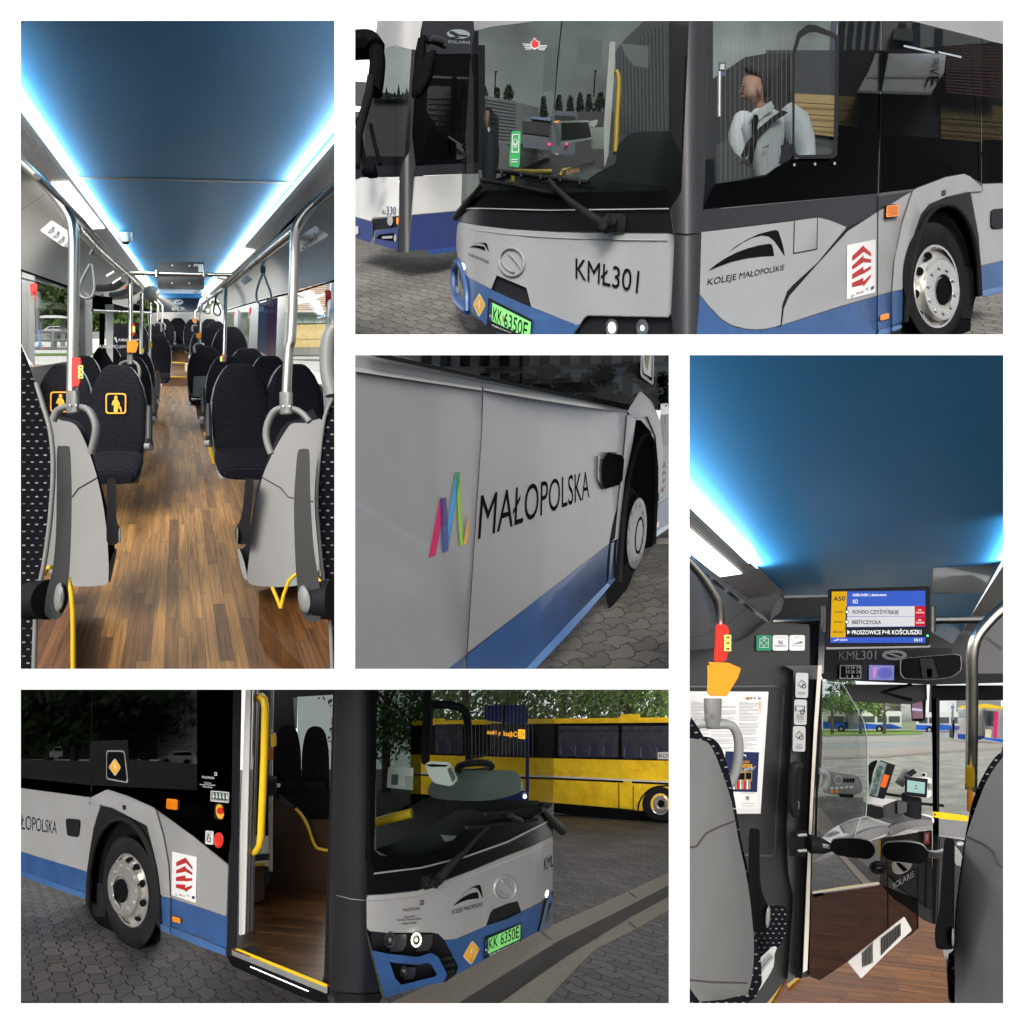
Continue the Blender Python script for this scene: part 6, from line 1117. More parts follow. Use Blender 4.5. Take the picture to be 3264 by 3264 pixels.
# stickers on the coves
def sheet_px(name,v,q,d,m,par,lift=0): return poly(name,Flat(d),pts(v,*q),m,par,.004,lift)
for l,q,d0 in (('white pictogram sheet on the left cove behind the near pole',[(190,1228),(300,1300),(300,1395),(272,1398),(118,1292)],2.05),('white pictogram sheet on the right cove beside the near pole',[(1815,1262),(1895,1318),(1880,1335),(1720,1425),(1718,1330)],2.05)):
 t=thing('notice',l,'notice',P(*px('A',*q[3]),d0),'pictogram sheets on the coves');poly('sheet',Flat(d0),rrect(pts('A',*[c for p in q for c in p]),.08),STICK,t,.004)
 cx=sum(p[0]for p in q)/5;cy=sum(p[1]for p in q)/5;sg=1 if cx<900 else-1
 for k in range(4):
  X,Y=cx-45*sg+k*32*sg,cy-38+k*30;o=ell(*px('A',X+8*sg,Y-12),4,3,30,12);obj('pictogram',ring_bm(Flat(d0),o,inset(o,.7),.002,.004),GRAPH,t)
  o=sm(pts('A',X-26,Y+18,X-12,Y+2,X+4,Y-6,X+8,Y+8,X-8,Y+18),3);obj('pictogram',ring_bm(Flat(d0),o,inset(o,.82),.002,.004),GRAPH,t)
nt_=thing('notice','small white notice with rows of print on the right cove','notice',P(*px('b',835,180),3.6));poly('sheet',Flat(3.6),pts('b',748,180,850,105,928,160,825,235),STICK,nt_,.004)
for k in range(3):poly('small_print',Flat(3.6),pts('b',775+k*20,175+k*16,855+k*20,118+k*16,862+k*20,124+k*16,782+k*20,181+k*16),mat('grey print',(.2,.2,.22),.6,noise=0),nt_,.002,.004)
for v,q in (('a',(1050,105,1140,52,1150,68,1060,122)),('a',(1128,195,1230,128,1238,140,1136,210))):poly('label_strip',Flat(3.8),pts(v,*q),STICK,nt_,.003)
poly('label_strip',Flat(3.8),pts('a',1280,258,1320,225,1330,240,1295,275),RED,nt_,.003)
# curved ducts and wall trim on the left
obj('cove_arch',tube_bm([P(*px('a',x,y),d)for x,y,d in sm([(930,262,5.1),(1080,262,5),(1180,225,4.9),(1270,150,4.7)],5,False)],.035,8),mat('grey channel',(.2,.2,.2),.5),sh1);obj('cove_arch',tube_bm([P(*px('a',x,y),d)for x,y,d in sm([(1140,360,6.4),(1250,350,6.2),(1340,310,6),(1420,260,5.6)],5,False)],.05,8),mat('grey channel',(.2,.2,.2),.5),sh1)
# side walls: posts, sills, glass, traced on the upright planes
LW=Vert(568,66,3.73);RW=Vert(568,1066,3.76)
POST=mat('pale window post',(.40,.41,.41),.5,.1,.1,.03);POSTD=mat('dark grey trim',(.16,.16,.165),.5)  # POSTD is the darker of two trim greys
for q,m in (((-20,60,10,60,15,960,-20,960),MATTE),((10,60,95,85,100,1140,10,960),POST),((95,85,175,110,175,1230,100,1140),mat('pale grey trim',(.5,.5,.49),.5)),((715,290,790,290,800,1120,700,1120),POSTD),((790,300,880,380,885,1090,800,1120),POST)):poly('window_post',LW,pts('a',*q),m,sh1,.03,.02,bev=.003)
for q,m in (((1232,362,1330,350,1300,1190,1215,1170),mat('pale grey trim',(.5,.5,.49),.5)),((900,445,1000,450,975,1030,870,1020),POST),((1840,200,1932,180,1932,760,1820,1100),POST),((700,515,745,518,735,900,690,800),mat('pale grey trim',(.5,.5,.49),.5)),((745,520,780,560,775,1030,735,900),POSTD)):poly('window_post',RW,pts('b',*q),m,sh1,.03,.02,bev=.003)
LAB=pts('a',-20,20,600,240,600,275,175,115,-20,50);poly('window_head',LW,LAB,MATTE,sh1,.03,.03)
poly('window_head',RW,pts('b',1932,185,1480,320,1240,372,900,460,600,545,600,530,900,440,1240,345,1480,300,1932,160),MATTE,sh1,.03,.03)
poly('window_glass',LW,pts('a',175,100,720,290,720,1300,175,1240),GLC,sh1,.006,.0);poly('window_glass',RW,pts('b',1300,350,1850,200,1850,1330,1300,1190),GLC,sh1,.006,.0);poly('window_glass',RW,pts('b',600,530,1240,370,1220,1170,600,1000),GLC,sh1,.006,.0)
poly('side_ledge',RW,pts('b',1300,1185,1420,1240,1830,1500,1932,1560,1932,1932,1300,1932),mat('pale ledge',(.45,.46,.46),.6),sh1,.03,0);poly('side_ledge',LW,pts('a',-20,1235,175,1235,800,1130,1300,1130,1300,1932,-20,1932),POSTD,sh1,.03,0)
tube('window_rail',path(RW,sm(pts('b',1060,1130,1200,1170,1300,1195,1420,1205,1480,1225,1510,1270),4,False),.05),.016,WHITE,sh1)
# red emergency hammers
for l,v,q,d in (('red emergency hammer on the near left window post','a',(108,215,165,205,180,200,205,215,195,330,172,425,165,420,165,345,125,350),3.5),('red emergency hammer on the near right window post','b',(1815,290,1870,285,1892,300,1895,400,1850,420,1838,505,1820,500,1822,380),3.5),('small red hammer on the second right window post','b',(885,500,908,503,908,570,892,600,880,600),5.8),('small red hammer on the farther right window post','b',(685,550,705,552,704,600,688,600),8)):
 t=thing('emergency_hammer',l,'hammer',P(*px(v,*q[:2]),d),'red emergency hammers');poly('holder',Flat(d),rrect(pts(v,*q),.1),RED,t,.05,bev=.004)
 if d<4:c=(q[0]+q[4])/2;poly('mount',Flat(d),pts(v,c-12,q[1]+70,c+25,q[1]+75,c+22,q[1]+110,c-8,q[1]+105),mat('red mount',(.45,.02,.02),.4),t,.02,.03,bev=.003)
 # rear wall and black header with lettering
rw=thing('rear_bulkhead','black header with a pale oval emblem and white number above the rear seats','bulkhead',P(*px('A',975,1790),13));f13=Flat(12.4)
poly('header',f13,pts('A',850,1706,1105,1708,1078,1795,868,1795),mat('dark header',(.012,.018,.03),.3),rw,.2);obj('emblem',ring_bm(f13,ell(*px('A',972,1732),15,8,0,30),ell(*px('A',972,1732),10,4.5,0,30),.004,.02),WINK,rw);poly('emblem',f13,bar(px('A',950,1722),px('A',994,1742),3),WINK,rw,.004,.03)
text('KMŁ301',f13,pts('A',932,1766,1013,1764,1013,1784,932,1786),WINK,rw,.02)
poly('rear_wall',Flat(13.2),pts('A',780,1795,1220,1795,1220,1932,'B',1240,120,760,120,'A',790,1932),mat('cream rear wall',(.45,.44,.40),.6),rw,.1);poly('rear_wall',Flat(13),pts('A',440,1700,560,1690,830,1790,830,1800,440,1780),MATTE,rw,.05)
poly('rear_trim',Flat(13),sm(pts('A',890,1830,930,1812,1000,1808,1060,1815,1100,1840,1100,1860,1040,1835,930,1832,895,1850),3),mat('pale moulding',(.6,.58,.54),.5),rw,.05);poly('ceiling_lamp',f13,pts('A',1060,1668,1110,1650,1100,1686,1066,1690),mat('warm lens',(.6,.5,.35),.4),rw,.02,.3)
poly('rear_ceiling',Flat(12),pts('A',850,1680,1112,1680,1112,1708,850,1706),mat('rear blue panel',(.05,.2,.4),.3),rw,.05)
# rear steps
stp=thing('rear_steps','wooden steps with yellow edges leading up to the rear seats','steps',P(*px('B',885,300),11.6));SW=mat('step wood',(.16,.08,.04),.5,0,0,.2,6)
for d,q,m in ((11.5,(815,245,965,250,985,275,990,300,815,302),SW),(11.9,(818,205,950,205,970,245,815,245),mat('step tread',(.26,.16,.09),.5,0,0,.2,6)),(12.2,(820,162,955,165,955,208,820,208),SW),(12.3,(835,85,970,88,972,165,830,162),SW)):poly('step',Flat(d),pts('B',*q),m,stp,.1)
for d,q in ((11.4,(815,243,960,248,990,268)),(12.1,(822,160,950,164,952,176,985,178)),(12.2,(845,84,970,86)),(11.9,(950,176,952,214,990,216)),(11.4,(818,244,812,262)),(12.1,(824,161,820,180))):tube('yellow_edge',[P(*px('B',q[i],q[i+1]),d)for i in range(0,len(q),2)],.017,YEL,stp,6)
# raised podium floors beside the aisle
for l,q,z in (('reddish wooden platform at the lower left behind the seat',(70,1960,85,1640,150,1440,272,1415,300,1560,305,1960),-1.36),('reddish wooden platform at the lower right behind the seat',(1375,1480,1480,1452,1860,1420,1860,1960,1668,1960,1500,1780,1378,1640),-1.36)):
 o=ground_poly('platform',S,z,pts('B',*q),WOODR,None,0,.1);tag(o,l,'platform','wooden platforms')
for q,d in (((132,1390,150,1350,178,1345),1.75),((272,1405,292,1480,302,1600,304,1960),1.9),((1452,1458,1478,1520,1502,1580),2.2),((1502,1580,1520,1500,1550,1420,1592,1382),2.1),((1592,1382,1700,1400,1735,1430),2.1)):
 y_=tube('floor_edging',[P(*px('B',q[i],q[i+1]),d)for i in range(0,len(q),2)],.008,YEL,sh1,8)
for q,d in (((1068,568,1080,600,1118,748),5.2),((806,200,800,290,788,365),9.5)):tube('floor_edging',[P(*px('B',q[i],q[i+1]),d)for i in range(0,len(q),2)],.02,YEL,sh1,6)
# ------------------------------------------------ seats
def seat(name_label,S,x,d,zf=-1.5,top=1.15,w_=.225,sign=None,arm=0,grp='black seats facing the camera',cut=1.0,legs=False):
 t=thing('bus_chair',name_label,'seat',S.p(x,zf,d),grp);n=22
 def ringz(z,hw,th,dd,p=3.2):
  r=[]
  for k in range(n):
   a=2*math.pi*k/n;c_,s_=math.cos(a),math.sin(a)
   r.append(S.p(x+hw*math.copysign(abs(c_)**(2/p),c_),z,dd+th*math.copysign(abs(s_)**(2/p),s_)))
  return r
 H0=zf+.42;Ht=top-.42;prof=[(0,.80,.04),(.06,.9,.05),(.2,.97,.055),(.4,1.0,.055),(.6,.98,.052),(.75,.88,.048),(.87,.72,.042),(.95,.54,.034),(.985,.42,.026),(1.0,.30,.012)]
 bk=loft_bm([ringz(H0+u*Ht,w_*h,th,d+u*.10)for u,h,th in prof]);uvw(bk, lambda v:(v.x-(S.vx-MID)/F*v.y,v.z));bo=obj('backrest',bk,FAB2,t,ang=60)
 sh=loft_bm([ringz(H0-.05+u*(Ht+.04),w_*h*1.05,th,d+.05+u*.10)for u,h,th in prof]);obj('shell',sh,GREYP,t,ang=60)
 def ringd(dd,hw,z,th):
  return[S.p(x+hw*math.copysign(abs(math.cos(a))**.6,math.cos(a)),z+th*math.copysign(abs(math.sin(a))**.6,math.sin(a)),dd)for a in [2*math.pi*k/n for k in range(n)]]
 cu=loft_bm([ringd(d+.03,w_*.9,zf+.43,.05),ringd(d-.15,w_*.97,zf+.43,.06),ringd(d-.32,w_*.95,zf+.42,.06),ringd(d-.40,w_*.86,zf+.40,.055),ringd(d-.43,w_*.7,zf+.385,.035)]);uvw(cu, lambda v:(v.x-(S.vx-MID)/F*v.y,v.y));obj('cushion',cu,FAB2,t,ang=60)
 obj('seat_pan',box_bm(S,x-w_*.9,x+w_*.9,zf+.33,zf+.37,d-.36,d+.05,.01),GREYP,t)
 if legs:obj('pedestal',box_bm(S,x-.12,x+.12,zf+.002,zf+.34,d-.2,d+.02,.01),GREYP,t)
 if arm:
  ax=x+arm*(w_+.03);ar=tube_bm([S.p(ax,zf+.5,d-.02),S.p(ax,zf+.58,d-.05),S.p(ax,zf+.75,d-.0),S.p(ax,zf+.83,d+.01)],[.03,.024,.022,.018],10);ao=obj('armrest',ar,DKP,t);obj('armrest_cap',loft_bm([ringd(0,0,0,0)])if 0 else tube_bm([S.p(ax-.02,zf+.52,d-.04),S.p(ax+.02,zf+.52,d-.04)],.03,12),GREYP,t)
 if sign:
  fp_=Flat(d-.062+.045);X,Y=sign;ww,hh=33,33
  o=rrect([(X-ww,Y-hh),(X+ww,Y-hh),(X+ww,Y+hh),(X-ww,Y+hh)],.16);obj('priority_sign',ring_bm(fp_,o,inset(o,.87),.004,.0),AMBER,t)
  pk= lambda q:poly('priority_sign',fp_,[(X+a*33,Y+b*33)for a,b in q],AMBER,t,.003,.002)
  poly('priority_sign',fp_,ell(X,Y-19,5.5,6,0,16),AMBER,t,.003,.002);pk([(-.15,-.4),(.15,-.4),(.36,-.05),(.4,.2),(.28,.22),(.2,.05),(.18,.85),(-.2,.85),(-.2,.05),(-.32,.2),(-.42,.12),(-.3,-.25)]);pk([(.3,.2),(.48,.3),(.6,.8),(.48,.85),(.35,.42),(.25,.5),(.2,.35)])
 return t
sx= lambda v,x,d:S.x_at(px(v,x,0)[0],d)
SG1=px('a',1172,1685);SG0=px('a',490,1665)
seat('black seat with a yellow priority sign beside the aisle on the left',S,sx('B',553,3.9),3.9,arm=1,sign=SG1,w_=.232)
seat('black window seat with a yellow priority sign partly hidden by the near pole',S,sx('B',240,3.95),3.95,sign=SG0,w_=.235)
seat('black aisle seat at the right, nearest of the seats facing the camera',S,sx('B',1275,4.0),4.0,arm=-1,w_=.24);seat('black window seat at the right, behind the near right pole',S,sx('B',1592,4.0),4.0,w_=.24)
seat('black aisle seat one row behind the left priority seat',S,-.50,5.0,arm=1,w_=.225);seat('black window seat one row behind the left window seat',S,-1.0,5.0)
seat('black aisle seat two rows behind the left priority seat',S,-.52,6.1,arm=1);seat('black window seat two rows behind on the left',S,-.92,6.2,top=1.2)
seat('black aisle seat one row behind the nearest right seat',S,.51,5.0,arm=-1);seat('black window seat one row behind on the right',S,.95,5.0);seat('black round topped seat near the right windows in the third row',S,sx('B',1318,6.3),6.3,top=1.16,w_=.27)
for l,v,x,top,d,w_ in (('tall black seat on the left of the steps','B',790,0,8.6,.24),('black seat left of the rear middle seat','A',882,1835,12.3,.25),('black rear seat in the middle of the last row','A',967,1830,12.6,.25),('black seat right of the rear middle seat','A',1065,1838,12.3,.25),('black rear seat with a rounded back, far right','A',1165,1836,11.5,.24),('black rear seat at the far right near the windows','A',1205,1850,10.5,.24),('black seat on the left behind the thin poles','A',820,1868,11,.26),('black folding seat behind the table box on the right, taller one','A',1290,1885,7.6,.28),('black seat behind the third right pole','A',1150,1885,8.6,.3),('black seat in shadow left of the second left pole','A',640,1870,8.8,.26),('black seat behind the orange validator at the left','A',700,1862,9.5,.28)):
 zt=S.z_at(px(v,0,top)[1],d);zf=zt-1.15;seat(l,S,sx(v,x,d),d,zf=zf,w_=w_,grp='black seats in the rear half of the bus',arm=(1 if x<960 and v=='A' and d>12 else 0))
 # the single folding seat
d=7.2;t=seat('single black aisle seat with a grey folding pan right of the steps',S,sx('B',1070,d),d,zf=S.z_at(px('B',0,68)[1],d)-1.15,w_=.27)
poly('folding_pan',Flat(6.75),rrect(pts('b',200,1350,425,1345,400,1600,330,1610,185,1590),.06),mat('blue grey pan',(.07,.085,.09),.5),t,.05,bev=.006);tube('frame',[P(*px('b',x,y),6.8)for x,y in ((180,1640),(330,1640))],.02,CHROME,t)
bx=thing('wheel_box','wood covered box below the folding seat on the right','box',P(*px('b',270,1850),6.6));poly('box_side',Flat(6.9),pts('b',210,1650,380,1650,380,1880,250,1880),mat('box wood',(.24,.13,.06),.5,0,0,.2,6),bx,.4);bx2=thing('wheel_box','wood covered box beside the aisle on the left','box',P(*px('a',1650,1830),6.6));poly('box_side',Flat(7.2),pts('a',1610,1290,1700,1280,1730,1400,1700,1700,1680,1830,1600,1840),mat('box wood',(.24,.13,.06),.5,0,0,.2,6),bx2,.4)
# near seats seen from behind and from the side, traced
def nearseat(label,body,shell,arm,knob,sarm,side,pip):
 t=thing('bus_chair',label,'seat',P(*px('B',*shell[-1]),2.4),'grey backed seats facing away');
 poly('shell',Pl((*px('B',330,900),2.25),(*px('B',330,1400),2.2),(*px('B',1500,900),2.25)),sm(pts('B',*[c for p in shell for c in p]),3),SHELL,t,.12,bev=.02,ang=50)
 poly('backrest',Flat(2.4),sm(pts('B',*[c for p in body for c in p]),3),FABP,t,.1,bev=.02)
 return t
def arm(par,q,knob,d,m=None):
 a=poly('armrest',Flat(d),sm(pts('B',*[c for p in q for c in p]),3),m or DKP,par,.06,bev=.014,ang=60)
 if knob:
  c=px('B',*knob[:2]);obj('armrest_cap',loft_bm([[P(x,y,d-l)for x,y in ell(c[0],c[1],knob[2]*k,knob[3]*k,knob[4],28)]for k,l in ((1,.0),(1,.012),(.8,.022),(.3,.027))]),GREYP,a)
sp=Pl((*px('B',330,900),2.3),(*px('B',330,1400),2.25),(*px('B',1500,900),2.3))
for l,shl,fabr,seam,cont,rimq in (('grey backed near seat on the left, facing away',[(150,500),(240,498),(300,512),(335,545),(372,620),(410,720),(445,840),(475,980),(498,1150),(508,1330),(505,1420),(488,1446),(380,1456),(280,1444),(160,1360),(120,1200),(150,800)],[(170,490),(290,488),(345,515),(385,580),(400,640),(450,820),(490,960),(520,1150),(545,1240),(530,1350),(500,1420),(300,1400),(200,700)],(296,940,332,890,440,828),(300,980,345,1120,375,1280,395,1370,430,1400,500,1405),((512,1430),(500,1380),(520,1300),(545,1240),(556,1246),(540,1330),(520,1420))),('grey backed near seat on the right, facing away',[(1760,515),(1640,512),(1570,514),(1535,550),(1480,640),(1430,740),(1395,830),(1360,980),(1335,1150),(1318,1300),(1308,1400),(1325,1442),(1400,1454),(1520,1458),(1620,1440),(1720,1360),(1740,900)],[(1720,495),(1600,495),(1540,510),(1500,555),(1465,620),(1400,800),(1360,900),(1320,1150),(1290,1230),(1262,1250),(1300,1390),(1400,1420),(1700,1400)],(1395,826,1500,885,1545,940,1690,965),(1510,980,1470,1150,1440,1300,1420,1370,1380,1400,1320,1400),((1300,1420),(1275,1370),(1262,1300),(1252,1245),(1265,1242),(1290,1310),(1308,1400)))):
 t=thing('bus_chair',l,'seat',P(*px('B',*shl[8]),2.3),'grey backed seats facing away');poly('backrest',Flat(2.42),sm(pts('B',*[c for p in fabr for c in p]),3),FABP,t,.1,bev=.02)
 so_=poly('shell',sp,sm(pts('B',*[c for p in shl for c in p]),3),SHELL,t,.10,bev=.022,ang=50)
 tube('shell_seam',path(sp,pts('B',*seam),.002),.0028,mat('dark joint',(.05,.045,.04),.9),so_,6)
 poly('seat_side',Flat(2.35),sm(pts('B',*[c for p in rimq for c in p]),2),ALU,t,.08,bev=.006)
 lft=l.endswith('left, facing away')
 arm(t,[(500,845),(520,832),(545,838),(550,900),(553,1000),(556,1080),(578,1130),(570,1190),(540,1216),(502,1205),(495,1150),(499,950)]if lft else[(1345,845),(1325,832),(1300,838),(1293,900),(1283,1000),(1268,1070),(1240,1130),(1245,1190),(1262,1212),(1315,1205),(1322,1150),(1340,950)],(572,1165,4,26,0)if lft else(1252,1160,4,26,0),2.2,PLAST)
for l,fb,pipe,am_,kn,piv in (('large black dotted seat cut by the left edge of the view',[(-30,20),(0,60),(35,140),(80,270),(125,420),(155,520),(175,620),(180,800),(165,1050),(140,1250),(112,1400),(85,1500),(78,1700),(70,1960),(-30,1960)],(90,280,135,430,165,530,182,640,188,800,172,1050,146,1260,118,1410,92,1510,84,1700,76,1960),[(210,665),(235,645),(270,645),(286,665),(292,800),(295,950),(290,1200),(280,1380),(268,1500),(248,1600),(215,1642),(165,1640),(138,1600),(152,1480),(185,1350),(203,1150),(208,900)],(222,1520,17,47,4),(60,1400,1650)),('large black dotted seat cut by the right edge of the view',[(1840,300),(1800,380),(1765,480),(1735,700),(1718,950),(1735,1200),(1762,1450),(1790,1600),(1800,1700),(1815,1960),(1840,1960)],(1800,370,1755,480,1726,700,1708,950,1725,1200,1752,1450,1782,1620,1790,1720,1800,1960),[(1600,680),(1620,662),(1652,662),(1668,685),(1672,900),(1682,1100),(1695,1250),(1718,1400),(1738,1550),(1735,1630),(1705,1660),(1655,1652),(1618,1600),(1600,1480),(1586,1300),(1578,1000),(1588,800)],(1640,1532,21,46,-8),(1760,1410,1660))):
 t=thing('bus_chair',l,'seat',P(*px('B',fb[-1][0],1932),1.45),'dotted seats at the view edges');b_=poly_bm(Flat(1.5),sm(pts('B',*[c for p in fb for c in p]),3),.12,0,.02);uvw(b_, lambda v:(v.x*.8,v.z*.8));obj('backrest',b_,FAB,t,ang=50)
 tube('piping',path(Flat(1.5),sm(pts('B',*pipe),3,False),.01),.006,GREYP,t,8);arm(t,am_,kn,1.42)
 tube('armrest_pivot',[P(*px('B',piv[0]+(0 if piv[0]<900 else-50),1535),1.46),P(*px('B',piv[0]+110 if piv[0]<900 else piv[0]+40,1530),1.46)],[.055,.06],PLAST,t,20)
tube_=thing('grab_rail','thick grey curved grab rail at the right edge','rail',P(*px('b',1880,1580),1.7));tube('rail',[P(*px('b',x,y),1.7)for x,y in sm([(1950,760),(1910,775),(1870,860),(1845,1000),(1838,1200),(1850,1350),(1880,1480),(1905,1590)],4,False)],[.018+.006*min(1,i/10)for i in range(29)],GREYP,tube_,14)
for x in (1745,):poly('steel_foot',Flat(1.9),pts('B',1725,1300,1735,1300,1738,1395,1728,1395),CHROME,tube_,.01)
# left side glass panels beside the middle door with mirrored lettering
gp_=thing('glass_partition','dark glass panels with mirrored white lettering beside the middle door on the left','glass screen',P(*px('a',1150,1200),6));poly('frame',Flat(6.3),pts('a',885,345,1130,380,1130,460,1060,470,1060,560,885,520),MATTE,gp_,.05);poly('frame',Flat(6.3),pts('a',970,580,1040,580,1030,1060,965,1060),MATTE,gp_,.05);poly('frame',Flat(6.1),pts('a',1040,465,1145,465,1135,1180,1055,1050),POST,gp_,.03)
poly('dark_pane',Flat(8.9),pts('a',1145,700,1480,690,1480,1130,1140,1125),glass('dark pane',(.15,.16,.17),.03),gp_,.02);text('MAŁOPOLSKA',Flat(6.05),pts('a',958,960,1300,966,1300,1006,958,1004),WINK,gp_,0,mirror=True);text('MAŁOPOLSKA',Flat(8.8),pts('a',1198,885,1462,890,1462,918,1198,916),WINK,gp_,0,mirror=True);poly('wedge_mark',Flat(6.04),pts('a',1150,870,1175,865,1192,930,1180,938,1160,900),WINK,gp_,.002)
poly('hinge',Flat(6.0),pts('a',985,345,1020,335,1025,350,1000,375,985,370),mat('pale red mark',(.6,.35,.35),.5),gp_,.02)
gq=thing('glass_partition','tinted glass panels in front of the right windows with a faint purple cast','glass screen',P(*px('b',1150,1160),5.2));poly('pane',Flat(5.3),pts('b',1095,410,1235,380,1205,1165,1092,1090),mat('purple grey panel',(.16,.06,.11),.35),gq,.02);poly('pane',Flat(5.3),pts('b',1000,455,1095,430,1092,1090,980,1030),mat('blue grey panel',(.12,.14,.19),.35),gq,.02)
text('KMŁ301',Flat(5.25),pts('b',1080,528,1205,534,1205,572,1080,568),mat('faint pale print',(.4,.36,.4),.5,noise=0),gq,0,mirror=True);obj('emblem',ring_bm(Flat(5.25),ell(*px('b',1145,465),9,5,0,24),ell(*px('b',1145,465),6.5,3,0,24),.002,0),mat('faint pale print',(.4,.36,.4),.5),gq);poly('green_notice',Flat(5.25),pts('b',1002,480,1062,490,1060,555,1000,550),mat('pale green print',(.45,.55,.5),.5),gq,.002)
# outside, left
g1=ground('pavement',S,-1.75,-30,30,3.4,60,mat('pale concrete ground',(.66,.65,.62),.85,noise=.05,scale=2));tag(g1,kind='structure')
vg=ground_poly('lawn',S,-1.75,pts('a',150,1072,1000,1066,1000,1098,150,1102),mat('grass strip',(.12,.20,.04),.9,noise=.2,scale=9),None,.02);tag(vg,'narrow strip of grass outside the left window','grass',kind='stuff')
ground_poly('brick_path',S,-1.75,pts('a',100,1212,700,1205,700,1400,100,1400),mat('reddish pavers',(.34,.26,.21),.85,noise=.1,scale=8),None,.02)['kind']='structure'
for i,(x,h,d,r,lm)in enumerate(((430,11,57,7.8,2),(250,10,60,7,1),(560,11.5,62,7.5,2),(180,9,55,3.8,0),(900,10,57,6,1),(1150,10,60,6.5,1))):
 b=S.p(sx('a',x,d),-1.75,d);tree(('tall leafy tree in the middle of the near left window','dark leafy tree left in the near left window','light green tree right in the near left window','narrow dark tree at the left rim of the near left window','tree seen through the door glass on the left','tree seen between the second and third left poles')[i],b,h,r,4.2,2200,.36,lm,'trees outside the left windows',seed=i+7,clumps=18,trunk=.4)
ca=thing('canopy','white curved shelter roof outside the near left window','shelter',P(*px('a',380,790),34));poly('roof',Flat(34),sm(pts('a',172,630,250,605,380,598,520,606,592,630,592,634,380,632,172,634),3),WHITE,ca,1.2,bev=.01);poly('pillar',Flat(35),pts('a',492,640,552,640,548,1000,490,1000),mat('grey concrete pillar',(.16,.165,.17),.8),ca,.3);tube('post',[P(*px('a',213,310),34),P(*px('a',212,780),34)],.12,POSTD,ca)
cr_=thing('parked_car','silver estate car parked outside the near left window','car',P(*px('a',360,815),50));fz=Flat(50);poly('body',fz,sm(pts('a',245,805,262,782,300,765,340,738,400,733,500,735,505,800,440,815,270,815),3),mat('silver car paint',(.45,.46,.48),.3,.3,.5),cr_,1.2,bev=.03);poly('window',fz,pts('a',330,765,352,744,400,742,400,764),BLACK,cr_,.02,.04);poly('window',fz,pts('a',410,742,490,742,490,764,410,764),BLACK,cr_,.02,.04)
for x in (285,460):poly('wheel',fz,ell(*px('a',x,808),4.5,4.5,0,18),RUBBER,cr_,.1,.05)
fc=thing('railing','low steel railing outside the near left window','railing',P(*px('a',380,1000),31));
for q in ((175,800,600,805),(175,905,600,910),(175,1005,600,1008)):tube('rail',[P(*px('a',q[0],q[1]),31),P(*px('a',q[2],q[3]),31)],.09,POSTD,fc,8)
for x in (415,):tube('post',[P(*px('a',x,800),31),P(*px('a',x-8,1005),31)],.14,POSTD,fc,8)
sc_=thing('kick_scooter','blue electric scooter with a red wheel outside the near left window','scooter',P(*px('a',250,1010),30));BS=mat('scooter blue',(.12,.30,.62),.4)
tube('stem',[P(*px('a',222,790),30),P(*px('a',235,900),30),P(*px('a',250,980),30)],.05,BS,sc_);tube('deck',[P(*px('a',180,995),30),P(*px('a',220,990),30),P(*px('a',245,940),30)],.06,BS,sc_);obj('wheel',tube_bm([P(*q,30)for q in ell(*px('a',267,990),4.6,5,0,20)],.02,8,True),RED,sc_);tube('handlebar',[P(*px('a',205,795),30),P(*px('a',245,785),30)],.04,BS,sc_)
sg_=thing('round_sign','blue round road sign on a pole behind the scooter','sign',P(*px('a',243,760),36));poly('sign_plate',Flat(36),ell(*px('a',243,700),5,6,0,20),NAVY,sg_,.02);tube('pole',[P(*px('a',243,705),36.1),P(*px('a',240,780),36.1)],.1,POSTD,sg_)
hw=thing('hedge_row','dark hedge behind the parked car outside the left windows','hedge',S.p(-18,-1.75,54));obj('foliage',leaves_bm(S.p(sx('a',500,54),.4,54),18,3.0,1.5,4000,.5,random.Random(3),40),LEAFS[1],hw,smooth=False)
poly('wall',Flat(52),pts('a',100,800,1300,800,1300,905,100,900),mat('grey low wall',(.18,.18,.17),.8),tag(thing('low_wall','grey low wall behind the railing outside the left windows','wall',P(*px('a',400,905),52))),.3)
# outside, right
ob=thing('depot_building','ochre panelled building under a wooden slatted canopy outside the right window','building',P(*px('b',1640,1090),25));fz=Flat(25)
poly('wall',fz,pts('b',600,560,1900,560,1900,1000,600,1000),mat('window band grey',(.30,.31,.26),.5),ob,.5);OCL=mat('ochre facade panel',(.58,.42,.17),.7)
for q in ((1400,718,1900,705,1900,890,1400,892),(1400,897,1900,896,1900,992,1400,995)):poly('ochre_panel',fz,pts('b',*q),OCL,ob,.1,.1)
for k in range(4):poly('window',fz,pts('b',1400+k*145,612,1535+k*145,612,1535+k*145,695,1400+k*145,698),mat('pale green pane',(.3,.4,.36),.4),ob,.05,.1)
for k in range(13):poly('wood_slat',Flat(20),pts('b',1340+k*0,235+k*24,1900,225+k*25,1900,237+k*25,1340,246+k*24),mat('warm wood slat',(.38,.17,.08),.7),ob,1.0)
poly('canopy_back',Flat(24.4),pts('b',1300,200,1900,200,1900,560,1300,560),mat('pale canopy underside',(.6,.52,.42),.7),ob,.1);poly('tube_lamp',Flat(19.5),pts('b',1460,410,1800,330,1820,345,1600,440,1460,465),emis('warm tube lamp',(1,.96,.85),1.6),ob,.1);poly('plinth',fz,pts('b',600,1000,1900,995,1900,1085,600,1080),mat('grey plinth',(.22,.22,.19),.8),ob,.4,.15)
poly('dark_front',Flat(24.5),pts('b',600,560,870,560,870,1000,600,1000),mat('dark green grey front',(.06,.075,.06),.7),ob,.1)
